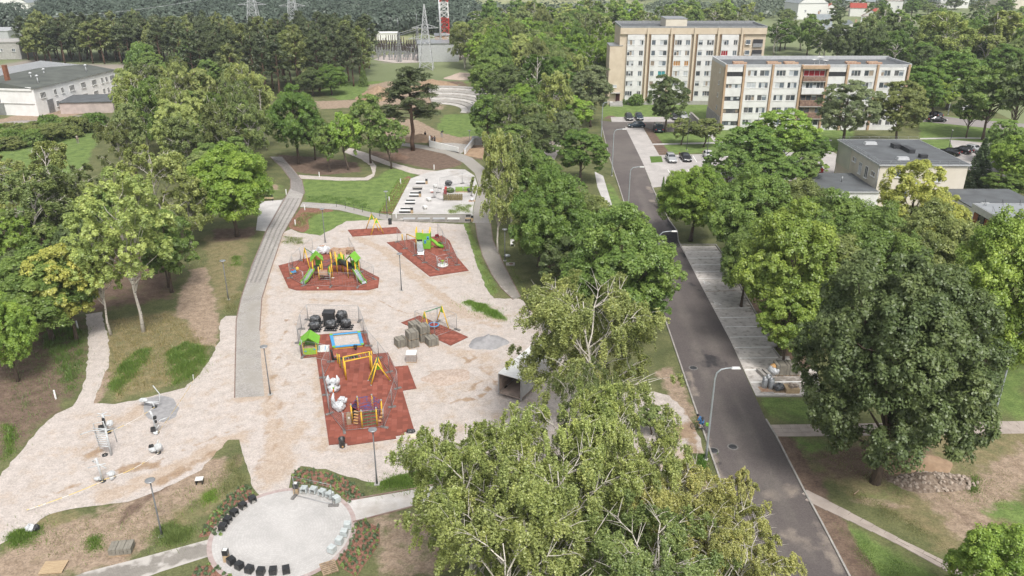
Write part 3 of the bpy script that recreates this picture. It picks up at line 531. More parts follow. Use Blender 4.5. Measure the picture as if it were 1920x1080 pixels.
# slab paths: every slab a piece
slab_bed = mat('slab_bed', (.20, .155, .12), .95, (.15, .12, .09), 3, coord='World')
def slab_path(name, top, bot, n_across, slab_len):
    poly = top+bot[::-1]; bed = sheet(name, poly, .008, slab_bed, 1.0)
    T = [np.array(G(*p)) for p in top]; B = [np.array(G(*p)) for p in bot]
    def resample(Q):
        Q = np.array(Q); L = np.r_[0, np.cumsum(np.hypot(*np.diff(Q, axis=0).T))]; return L, Q
    LT, QT = resample(T); LB, QB = resample(B); n = int(max(LT[-1], LB[-1])/slab_len)
    def at(L, Q, t): return np.array([np.interp(t*L[-1], L, Q[:, 0]), np.interp(t*L[-1], L, Q[:, 1])])
    cache = {}
    for i in range(n):
        for j in range(n_across):
            t0, t1 = i/n, (i+1)/n; s0, s1 = j/n_across, (j+1)/n_across
            a = at(LT, QT, t0); b = at(LT, QT, t1); c = at(LB, QB, t0); d = at(LB, QB, t1)
            q = [a+(c-a)*s0, b+(d-b)*s0, b+(d-b)*s1, a+(c-a)*s1]; ctr = sum(q)/4
            u = q[1]-q[0]; v = q[3]-q[0]; wd, ht = np.hypot(*u)-.03, np.hypot(*v)-.03; key = (round(wd, 1), round(ht, 1), random.randrange(3))
            if key not in cache:
                mbx = MB().box((0, 0, 0), (wd, ht, .045)); me = bpy.data.meshes.new('slab'); me.from_pydata(mbx.v, [], mbx.f); me.materials.append(M['slab']); cache[key] = me
            o = link_mesh('slab', cache[key], None, bed); o.location = (ctr[0], ctr[1], .0+random.uniform(-.006, .006)); o.rotation_euler = (random.uniform(-.006, .006), random.uniform(-.006, .006), math.atan2(u[1], u[0]))
slab_path('slab_path', [(1505, 917), (1575, 952), (1680, 1007), (1827, 1079), (1900, 1115)], [(1517, 940), (1600, 980), (1672, 1015), (1790, 1080), (1860, 1118)], 2, .95)
slab_path('slab_path', [(1445, 797), (1570, 795), (1920, 790), (1990, 789)], [(1457, 819), (1570, 818), (1920, 813), (1990, 812)], 3, .8)

# ------------------------------------------------------------------ rubber mats: tiles laid one by one
tile_bed = mat('mat_joint', (.10, .03, .022), .95)
tile_cnt = {}
def rubber_mat(poly, label, tile=.5, rot=0.0, pieces=True, world=False):
    P = [tuple(p) for p in (poly if world else [G(*q) for q in poly])]
    t = thing('rubber_mat', label, 'play surface', (P[0][0], P[0][1], 0), 'red rubber safety mats')
    mb = MB().prism(P, .012, .040); mb.build('base', tile_bed, t)
    cs, sn = math.cos(-rot), math.sin(-rot); Q = np.array([(x*cs-y*sn, x*sn+y*cs) for x, y in P])
    x0, y0 = Q.min(0); x1, y1 = Q.max(0); n = 0
    g = .025; meshes = []
    tm = [M['rubber_a'], M['rubber_a'], M['rubber_b'], M['rubber_c']]
    for m_ in tm:
        b = MB().box((0, 0, 0), (tile-g, tile-g, .03)); me = bpy.data.meshes.new('tile'); me.from_pydata(b.v, [], b.f); me.materials.append(m_); meshes.append(me)
    cand = []
    i = 0
    yy = y0+tile/2
    cols = int((x1-x0)/tile)+2
    for c in range(cols):
        xx = x0+tile/2+c*tile; sh = (c % 2)*tile/2
        for r in range(int((y1-y0)/tile)+2):
            q = (xx, y0+tile/2+r*tile-sh)
            cr = [(q[0]+a*tile*.42, q[1]+b*tile*.42) for a in (-1, 1) for b in (-1, 1)]
            k = in_poly(np.array(cr+[q]), [tuple(z) for z in Q])
            if k.all(): cand.append((q, None))
            elif k[-1] or k.any(): cand.append((q, True))
    R = lambda q: (q[0]*math.cos(rot)-q[1]*math.sin(rot), q[0]*math.sin(rot)+q[1]*math.cos(rot))
    whole = [R(q) for q, e in cand if e is None]; whole.sort(key=lambda p: p[1])
    one = whole[:298] if pieces else []
    for p in one:
        o = link_mesh('tile', random.choice(meshes), None, t); o.location = (p[0]-P[0][0], p[1]-P[0][1], .037+random.uniform(-.003, .003)); o.rotation_euler = (0, 0, rot+random.uniform(-.006, .006))
    rest = whole[len(one):]
    if rest:
        mb = MB()
        for p in rest: mb.box((p[0], p[1], .037+random.uniform(-.003, .003)), (tile-g, tile-g, .03), rot)
        o = mb.build('tiles', M['rubber_a'], t, 'stuff'); o.data.materials.append(M['rubber_b']); o.data.materials.append(M['rubber_c'])
        for p_ in o.data.polygons: p_.material_index = [0, 0, 1, 2][(p_.index//6*7919 >> 2) % 4]
    # cut tiles along the rim: a sheet clipped to the outline, 8 mm lower
    edge = MB().prism(P, .041, .058); edge.build('cut_edge_tiles', M['rubber_b'], t)
    return t
rubber_mat([(617, 835), (650.5, 832), (651.5, 836), (743, 823), (742, 818), (758, 816), (757, 811), (777, 808), (755, 733), (781, 729), (765, 686), (740, 688), (727, 661.5), (700, 664.5), (686, 620), (562, 631.5), (564.5, 672.5), (593, 669.5)], 'largest red rubber mat, L-shaped, under the playhouse, sandbox and net climber', rot=math.atan2(1.0, 8.5))
rubber_mat([(541, 540.5), (556, 545), (691, 544.5), (709, 540), (711.5, 521), (640, 484), (614, 474), (522, 498.5)], 'red rubber mat with seven sides under the big slide combination', rot=.2, pieces=False)
rubber_mat([(661, 444), (753, 437.5), (744, 426), (652, 431.5)], 'small red rubber strip mat under the farthest swing frame', rot=.12, pieces=False)
rubber_mat([(806, 519), (879, 508), (856, 481), (843, 452), (829, 442), (725, 455)], 'red rubber mat with pointed end under the slide tower and the carousel', rot=.1, pieces=False)
rubber_mat([(845, 648.5), (878, 632.5), (787, 592), (752, 605.5)], 'diamond-shaped red rubber mat under the nest swing', rot=math.radians(-34), pieces=False)

# ------------------------------------------------------------------ trees
def leaf_mat():
    m = bpy.data.materials.new('leaves'); m.use_nodes = True; n = m.node_tree.nodes; l = m.node_tree.links; n.clear()
    oi = n.new('ShaderNodeObjectInfo'); at = n.new('ShaderNodeAttribute'); at.attribute_name = 'tone'
    hv = n.new('ShaderNodeHueSaturation')
    mh = n.new('ShaderNodeMapRange'); mh.inputs[3].default_value = .515; mh.inputs[4].default_value = .478; l.new(at.outputs['Fac'], mh.inputs[0]); l.new(mh.outputs[0], hv.inputs['Hue'])
    mv = n.new('ShaderNodeMapRange'); mv.inputs[3].default_value = .62; mv.inputs[4].default_value = 1.45; l.new(at.outputs['Fac'], mv.inputs[0]); l.new(mv.outputs[0], hv.inputs['Value'])
    l.new(oi.outputs['Color'], hv.inputs['Color'])
    d = n.new('ShaderNodeBsdfDiffuse'); t = n.new('ShaderNodeBsdfTranslucent'); g = n.new('ShaderNodeBsdfGlossy'); g.inputs['Roughness'].default_value = .45
    l.new(hv.outputs[0], d.inputs['Color'])
    br = n.new('ShaderNodeHueSaturation'); br.inputs['Value'].default_value = 1.25; br.inputs['Hue'].default_value = .49; l.new(hv.outputs[0], br.inputs['Color']); l.new(br.outputs[0], t.inputs['Color'])
    m1 = n.new('ShaderNodeMixShader'); m1.inputs[0].default_value = .27; l.new(d.outputs[0], m1.inputs[1]); l.new(t.outputs[0], m1.inputs[2])
    m2 = n.new('ShaderNodeMixShader'); m2.inputs[0].default_value = .045; l.new(m1.outputs[0], m2.inputs[1]); l.new(g.outputs[0], m2.inputs[2])
    o = n.new('ShaderNodeOutputMaterial'); l.new(m2.outputs[0], o.inputs[0]); return m
LEAF = leaf_mat()
BARK = mat('brown_bark', (.14, .105, .08), .95, (.08, .062, .05), 4, .5, stretch=(3, 3, .6))
BARKP = mat('pine_bark', (.17, .105, .075), .95, (.12, .08, .06), 2, .5)
def birch_bark():
    m = mat('birch_bark', (.62, .58, .52), .8, (.50, .46, .40), 3)
    n = m.node_tree.nodes; l = m.node_tree.links; b = n['Principled BSDF']; src = b.inputs['Base Color'].links[0].from_socket
    t = n.new('ShaderNodeTexCoord'); mp = n.new('ShaderNodeMapping'); mp.inputs['Scale'].default_value = (1.2, 1.2, 5); l.new(t.outputs['Object'], mp.inputs[0])
    z = n.new('ShaderNodeTexNoise'); z.inputs['Scale'].default_value = 2.2; z.inputs['Detail'].default_value = 4; l.new(mp.outputs[0], z.inputs['Vector'])
    r = n.new('ShaderNodeMapRange'); r.inputs[1].default_value = .6; r.inputs[2].default_value = .66; l.new(z.outputs[0], r.inputs[0])
    x = n.new('ShaderNodeMix'); x.data_type = 'RGBA'; l.new(r.outputs[0], x.inputs[0]); l.new(src, x.inputs[6]); x.inputs[7].default_value = (.05, .045, .04, 1); l.new(x.outputs[2], b.inputs['Base Color']); return m
BARKB = birch_bark()
def unit(a): return a/np.maximum(np.linalg.norm(a, axis=-1, keepdims=True), 1e-9)
def rdir(n): return unit(rng.normal(size=(n, 3)))
def leaf_mesh(name, C, N, S, T, asp=.62):
    n = len(C); N = unit(N); t = unit(np.cross(N, rdir(n))); b = np.cross(N, t); S = S[:, None]
    fold = N*S*.22
    V = np.stack([C+t*S+fold, C+b*S*asp-fold, C-t*S+fold, C-b*S*asp-fold], 1).reshape(-1, 3).astype(np.float32)
    me = bpy.data.meshes.new(name); me.vertices.add(4*n); me.vertices.foreach_set('co', V.ravel())
    me.loops.add(4*n); me.loops.foreach_set('vertex_index', np.arange(4*n, dtype=np.int32))
    me.polygons.add(n); me.polygons.foreach_set('loop_start', np.arange(0, 4*n, 4, dtype=np.int32)); me.polygons.foreach_set('loop_total', np.full(n, 4, np.int32))
    me.update(calc_edges=True)
    a = me.attributes.new('tone', 'FLOAT', 'FACE'); a.data.foreach_set('value', np.clip(T, 0, 1).astype(np.float32)); me.materials.append(LEAF); return me
def mb_mesh(mb, name, m):
    me = bpy.data.meshes.new(name); me.from_pydata([tuple(v) for v in mb.v], [], mb.f); me.polygons.foreach_set('use_smooth', mb.sm); me.materials.append(m); me.update(); return me
def fib(n):
    i = np.arange(n)+.5; ph = np.arccos(1-2*i/n); th = math.pi*(1+5**.5)*i; return np.stack([np.cos(th)*np.sin(ph), np.sin(th)*np.sin(ph), np.cos(ph)], 1)
def curve(p, q, lift, n=5, wob=.0):
    p, q = np.array(p, float), np.array(q, float); out = []
    for k in range(n+1):
        t = k/n; c = p+(q-p)*t; c[2] += lift*math.sin(math.pi*t)*.5; c += rng.normal(size=3)*wob*(0 < k < n); out.append(c)
    return out
def leafy(H=13, R=5, nl=60, nc=11, lv=70, ls=.15, base=.2, trunk=.3, dens=1.0, flat=.0, lobe=.24, top=1.0, bark=None, sides=6, limbs=14, shape='round', gap=0.0, tk=1.0):
    """broad-leaved tree: limbs, then lobes of leaf clumps over an uneven crown"""
    zc = H*(base+(1-base)*.5); hz_ = H*(1-base)*.5
    D = fib(nl)+rng.normal(size=(nl, 3))*.13; D = unit(D); D = D[D[:, 2] > -.8]
    if gap: D = D[rng.random(len(D)) > gap]
    k = len(D); rad = .80+rng.uniform(-.16, .12, k)+(0 if shape != 'wild' else .13*np.sin(D[:, 0]*4+1)*np.cos(D[:, 2]*5)+.08*np.sin(D[:, 1]*7))
    # crown outline: narrower top for ovals
    prof = np.where(D[:, 2] > 0, 1-.18*D[:, 2], 1-.25*np.abs(D[:, 2])**1.5)
    if shape == 'oval': prof = np.where(D[:, 2] > 0, 1-.38*D[:, 2]**1.2, 1-.12*np.abs(D[:, 2]))
    L = np.stack([D[:, 0]*R*rad*prof, D[:, 1]*R*rad*prof, zc+D[:, 2]*hz_*rad*top], 1)
    inn = rdir(int(k*.35))*rng.uniform(.25, .6, (int(k*.35), 1)); Li = np.stack([inn[:, 0]*R, inn[:, 1]*R, zc+inn[:, 2]*hz_], 1)
    L = np.r_[L, Li]; Dl = np.r_[D, unit(inn)]; k = len(L)
    lr = lobe*R*rng.uniform(.75, 1.3, k)
    ltone = rng.normal(.5, .10, k)
    # clumps
    cd = rdir(k*nc)+np.repeat(Dl, nc, 0)*.75+np.array([0, 0, .45]); cd = unit(cd)
    cc = np.repeat(L, nc, 0)+cd*np.repeat(lr, nc)[:, None]*rng.uniform(.55, 1.1, (k*nc, 1))*np.array([1, 1, 1-flat])
    cr = np.repeat(lr, nc)*rng.uniform(.26, .5, k*nc); ctone = np.repeat(ltone, nc)+rng.normal(0, .11, k*nc)
    n = int(lv*dens)
    ld = unit(rdir(k*nc*n)+np.repeat(cd, n, 0)*.6+np.array([0, 0, .25]))
    pos = np.repeat(cc, n, 0)+ld*(np.repeat(cr, n)*rng.uniform(.45, 1.08, k*nc*n))[:, None]*np.array([1, 1, 1-flat])
    nor = ld*.7+np.array([0, 0, .6])+rdir(len(pos))*.55
    T = np.repeat(ctone, n)+rng.normal(0, .13, len(pos)); S = ls*rng.uniform(.65, 1.25, len(pos))
    crown = leaf_mesh('crown', pos, nor, S, T)
    mb = MB(); tr = .021*H*tk; th = H*trunk
    axis = curve((0, 0, -.2), (rng.normal()*.25, rng.normal()*.25, zc+hz_*.35), 0, 6, .08)
    mb.tube(axis, [tr*(1.35 if i == 0 else 1-.13*i) for i in range(7)], sides+2)
    idx = rng.choice(len(L), min(limbs, len(L)), False)
    for i in idx:
        z0 = rng.uniform(th*.75, min(L[i][2]*.85+.2, zc+hz_*.2)); f = z0/axis[-1][2]; st = np.array(axis[-1])*f; st[2] = z0
        c = curve(st, L[i]*np.array([.95, .95, 1.0]), rng.uniform(-.2, .5), 4, .12)
        r0 = tr*.42; mb.tube(c, [r0, r0*.75, r0*.5, r0*.32, r0*.14], 4, False)
    return mb_mesh(mb, 'trunk', bark or BARK), crown
def birch(H=15, R=3.9, nlimb=20, strands=620, per=46, ls=.125, stems=1, droop=1.0):
    mb = MB(); P = []; Wt = []; tops = []
    for s in range(stems):
        a = rng.uniform(0, 6.28); sp = 0 if stems == 1 else .22*R
        tp = np.array([math.cos(a)*sp*2.2, math.sin(a)*sp*2.2, H*(.97-.1*rng.random()*(s > 0))]); b0 = np.array([math.cos(a)*sp*.3, math.sin(a)*sp*.3, -.2])
        ax = curve(b0, tp, 0, 9, .13); r0 = .0115*H; mb.tube(ax, [r0*(1-.098*i) for i in range(10)], 7); ax = np.array(ax)
        for k in range(nlimb//stems):
            f = .2+.72*((k+rng.random())/(nlimb/stems)); st = np.array([np.interp(f*9, range(10), ax[:, j]) for j in range(3)])
            az = rng.uniform(0, 6.28)+k*2.4; ln = R*(1.15-.75*abs(f-.35)**.8)*rng.uniform(.75, 1.1); rise = ln*rng.uniform(.85, 1.5)
            rise = min(rise, H*1.0-st[2])
            d = np.array([math.cos(az), math.sin(az), 0]); c = []
            for q in range(8):
                t = q/7; c.append(st+d*ln*(t**1.0)+np.array([0, 0, rise*(1-(1-t)**1.7)-(.9*droop*t**3)])+rng.normal(size=3)*.07*(q > 0))
            rl = r0*(.50-.25*f); mb.tube(c, [rl*(1-.125*i) for i in range(8)], 4, False); c = np.array(c)
            for q in (3, 4, 5, 6, 7, 7): P.append(c[q]); Wt.append(1.0)
            for q in range(2, 7):                       # side twigs
                for rep in range(2):
                    a2 = az+rng.choice([-1, 1])*rng.uniform(.5, 1.3); l2 = ln*rng.uniform(.22, .45); e = c[q]+np.array([math.cos(a2)*l2, math.sin(a2)*l2, l2*rng.uniform(.35, .95)])
                    m_ = (c[q]+e)/2+np.array([0, 0, .12]); mb.tube([c[q], m_, e], [rl*.42, rl*.28, rl*.1], 3, False); P += [m_, e, e+np.array([0, 0, .1])]; Wt += [.8, 1.2, 1.0]
        for q in range(5, 10): P += [ax[q]+rng.normal(size=3)*.15, ax[q]+rng.normal(size=3)*.3]; Wt += [1, 1]
    P = np.array(P); Wt = np.array(Wt); g6 = 7; k6 = strands//g6; strands = k6*g6; pick = np.repeat(rng.choice(len(P), k6, p=Wt/Wt.sum()), g6); o = P[pick]+np.repeat(rng.normal(size=(k6, 3)), g6, 0)*np.array([.25, .25, .12])+rng.normal(size=(strands, 3))*np.array([.17, .17, .12])
    ln = np.repeat(rng.uniform(.35, 1.15, k6)*np.where(rng.random(k6) < .3, 1.8, 1.0), g6)*rng.uniform(.7, 1.15, strands)*droop; out = unit(o*np.array([1, 1, 0])+1e-6); stn = np.repeat(rng.normal(.5, .13, k6), g6)+rng.normal(0, .06, strands)
    t = rng.random((strands, per)); t = t**.85
    cen = o[:, None, :]+out[:, None, :]*(np.sin(t*1.5)*ln[:, None]*.32)[..., None]; cen[..., 2] += .15*np.sin(t*3.1)-(t**1.25)*ln[:, None]
    cen += rng.normal(size=cen.shape)*np.array([.055, .055, .05])
    C = cen.reshape(-1, 3); n = len(C); N = rdir(n)*.9+np.repeat(out, per, 0)*.55+np.array([0, 0, .45]); T = np.repeat(stn, per)+rng.normal(0, .15, n)
    return mb_mesh(mb, 'trunk', BARKB), leaf_mesh('crown', C, N, ls*rng.uniform(.6, 1.15, n), T, .6)
def pine(H=17, R=3.6, nb=34, lv=330, ls=.26, base=.38):
    mb = MB(); ax = curve((0, 0, -.2), (rng.normal()*.3, rng.normal()*.3, H*.97), 0, 8, .1); mb.tube(ax, [.016*H*(1-.1*i) for i in range(9)], 7); PC = []; PR = []
    for k in range(nb):
        f = base+(1-base)*(k/nb)**.9; az = k*2.4+rng.normal()*.4; ln = R*(1.05-.85*((f-base)/(1-base))**1.7)*rng.uniform(.7, 1.1); st = np.array([0, 0, f*H*.95])
        e = st+np.array([math.cos(az)*ln, math.sin(az)*ln, ln*rng.uniform(.05, .45)]); c = curve(st, e, .2, 4, .08); mb.tube(c, [.09, .075, .06, .045, .02], 4, False)
        for q, s in ((2, .6), (3, .8), (4, .9)): PC.append(np.array(c[q])+rng.normal(size=3)*.2); PR.append(s*R*.24)
        a2 = az+rng.uniform(-.7, .7); PC.append(st+np.array([math.cos(a2)*ln*.7, math.sin(a2)*ln*.7, .3])); PR.append(R*.2)
    PC = np.array(PC); PR = np.array(PR); k = len(PC); d = unit(rdir(k*lv//3)+np.array([0, 0, .4])); n = len(d); per = lv//3
    pos = np.repeat(PC, per, 0)+d*(np.repeat(PR, per)*rng.uniform(.35, 1.05, n))[:, None]*np.array([1, 1, .72]); T = np.repeat(rng.normal(.45, .12, k), per)+rng.normal(0, .12, n)
    return mb_mesh(mb, 'trunk', BARKP), leaf_mesh('crown', pos, d+np.array([0, 0, .7])+rdir(n)*.6, ls*rng.uniform(.6, 1.1, n), T, .33)
def spruce(H=10, R=2.2, lv=9000, ls=.2, flat=1.0):
    mb = MB().tube([(0, 0, -.2), (0, 0, H*.98)], [.014*H, .01], 6); tiers = 22; n = lv; k = rng.integers(0, tiers, n); f = (k+.2)/tiers; z = H*(.08+.9*f); az0 = rng.integers(0, 9, n)/9*6.28+k*1.3; az = az0+rng.normal(0, .13, n)
    r = rng.random(n)**.6; rr = R*(1-f)**.9*r*(1+.12*np.sin(az0*3+k)); pos = np.stack([np.cos(az)*rr, np.sin(az)*rr, z-.32*r*R*(1-f)*flat+rng.normal(0, .07, n)], 1); out = unit(pos*np.array([1, 1, 0]))
    return mb_mesh(mb, 'trunk', BARK), leaf_mesh('crown', pos, out*.5+np.array([0, 0, .8])+rdir(n)*.5, ls*rng.uniform(.6, 1.2, n), rng.normal(.45, .17, n), .35)

KIND = {}
def kinds(name, H, R, gens): KIND[name] = (H, R, gens)
kinds('maple', 13, 5, [leafy(13, 5, 72, 12, 78, .115), leafy(13, 5, 66, 12, 76, .118, base=.22, shape='oval')])
kinds('hero_maple', 18, 8, [leafy(18, 8, 150, 13, 64, .135, base=.13, trunk=.18, lobe=.165, shape='wild', limbs=22)])
kinds('linden', 12, 4.2, [leafy(12, 4.2, 64, 10, 58, .12, flat=.3, shape='oval'), leafy(12, 4.2, 56, 11, 55, .13, flat=.25, gap=.08)])
kinds('aspen', 15, 4.2, [leafy(15, 4.2, 74, 8, 44, .12, base=.3, lobe=.17, gap=.22, bark=BARKB, limbs=34, shape='oval', tk=.5)])
kinds('spread', 10, 5.5, [leafy(10, 5.5, 60, 10, 46, .15, base=.38, flat=.55, lobe=.2, gap=.12, limbs=20)])
kinds('small', 6.5, 2.4, [leafy(6.5, 2.4, 40, 9, 36, .11, base=.3, lobe=.24, gap=.1, limbs=10)])
kinds('bush', 3, 2.4, [leafy(3, 2.4, 34, 9, 50, .11, base=.02, trunk=.1, lobe=.3, limbs=6)])
kinds('hero_birch', 15, 4.2, [birch(15, 4.2, 26, 2300, 46, .078, 2), birch(15, 4.2, 28, 2300, 46, .078, 3)])
kinds('birch', 15, 3.3, [birch(15, 3.3, 22, 1100, 36, .135), birch(15, 3.1, 20, 1000, 36, .135, 1)])
kinds('pine', 17, 3.6, [pine(), pine(17, 3.8, 30, 360)])
kinds('spruce', 10, 2.2, [spruce()])
kinds('thuja', 5, .75, [spruce(5, .85, 4200, .11, .1)])
kinds('far_leafy', 14, 5, [leafy(14, 5, 44, 8, 19, .34, base=.12, limbs=4, sides=3), leafy(14, 4.6, 40, 8, 20, .34, base=.12, limbs=4, sides=3, shape='oval')])
kinds('far_pine', 16, 3.4, [pine(16, 3.4, 22, 84, .5, .3), pine(16, 3.6, 20, 90, .5, .35)])
kinds('far_birch', 15, 3.0, [birch(15, 3.0, 14, 320, 20, .27)])
PROTO = {}
for kn, (h_, r_, gens) in KIND.items():
    PROTO[kn] = []
C_ = dict(birch=(.335, .40, .125), birchd=(.22, .285, .095), birchy=(0.396, 0.407, 0.132), maple=(0.136, 0.233, 0.0469), mapled=(.125, .175, .06), bright=(0.251, 0.358, 0.0657), mid=(0.174, 0.267, 0.0615), olive=(0.201, 0.242, 0.0761),
          yellow=(0.415, 0.443, 0.101), aspen=(0.345, 0.446, 0.124), pine=(0.113, 0.146, 0.0615), pined=(0.0911, 0.121, 0.0528), spruce=(0.0911, 0.143, 0.0586), grey=(0.182, 0.223, 0.103), fresh=(0.228, 0.358, 0.0586))
NAME = dict(maple='maple_tree', hero_maple='maple_tree', linden='linden_tree', aspen='aspen_tree', spread='locust_tree', small='young_tree', bush='shrub', hero_birch='birch_tree', birch='birch_tree', pine='pine_tree', spruce='spruce_tree', thuja='thuja',
            far_leafy='broadleaf_tree', far_pine='pine_tree', far_birch='birch_tree')
CAT = dict(bush='shrub', thuja='shrub')
tree_n = [0]
def tree_at(kind, x, y, h, r, col, label, group=None):
    Hn, Rn, gens = KIND[kind]; tr, cr = gens[tree_n[0] % len(gens)]; tree_n[0] += 1
    t = thing(NAME[kind], label, CAT.get(kind, 'tree'), (x, y, 0), group, random.uniform(0, 6.28)); t.scale = (r/Rn, r/Rn, h/Hn)
    a = link_mesh('trunk', tr, None, t); b = link_mesh('crown', cr, None, t)
    c = C_[col] if isinstance(col, str) else col; j = random.uniform(.92, 1.08); b.color = (c[0]*j, c[1]*j*random.uniform(.97, 1.03), c[2]*j, 1)
    return t
def T(kind, cx, by, ty, w, col, label, group=None):
    """cx: photo column of the crown's middle, by: row of the foot, ty: row of the top, w: crown width in the photo"""
    d = G(960, by)[1]; h = max(1.2, Hg(by, ty)); dep = d*math.cos(TH)+(H-.6*h)*math.sin(TH)
    return tree_at(kind, (cx-960)/F*dep, d, h, w*.5*dep/F, col, label, group)
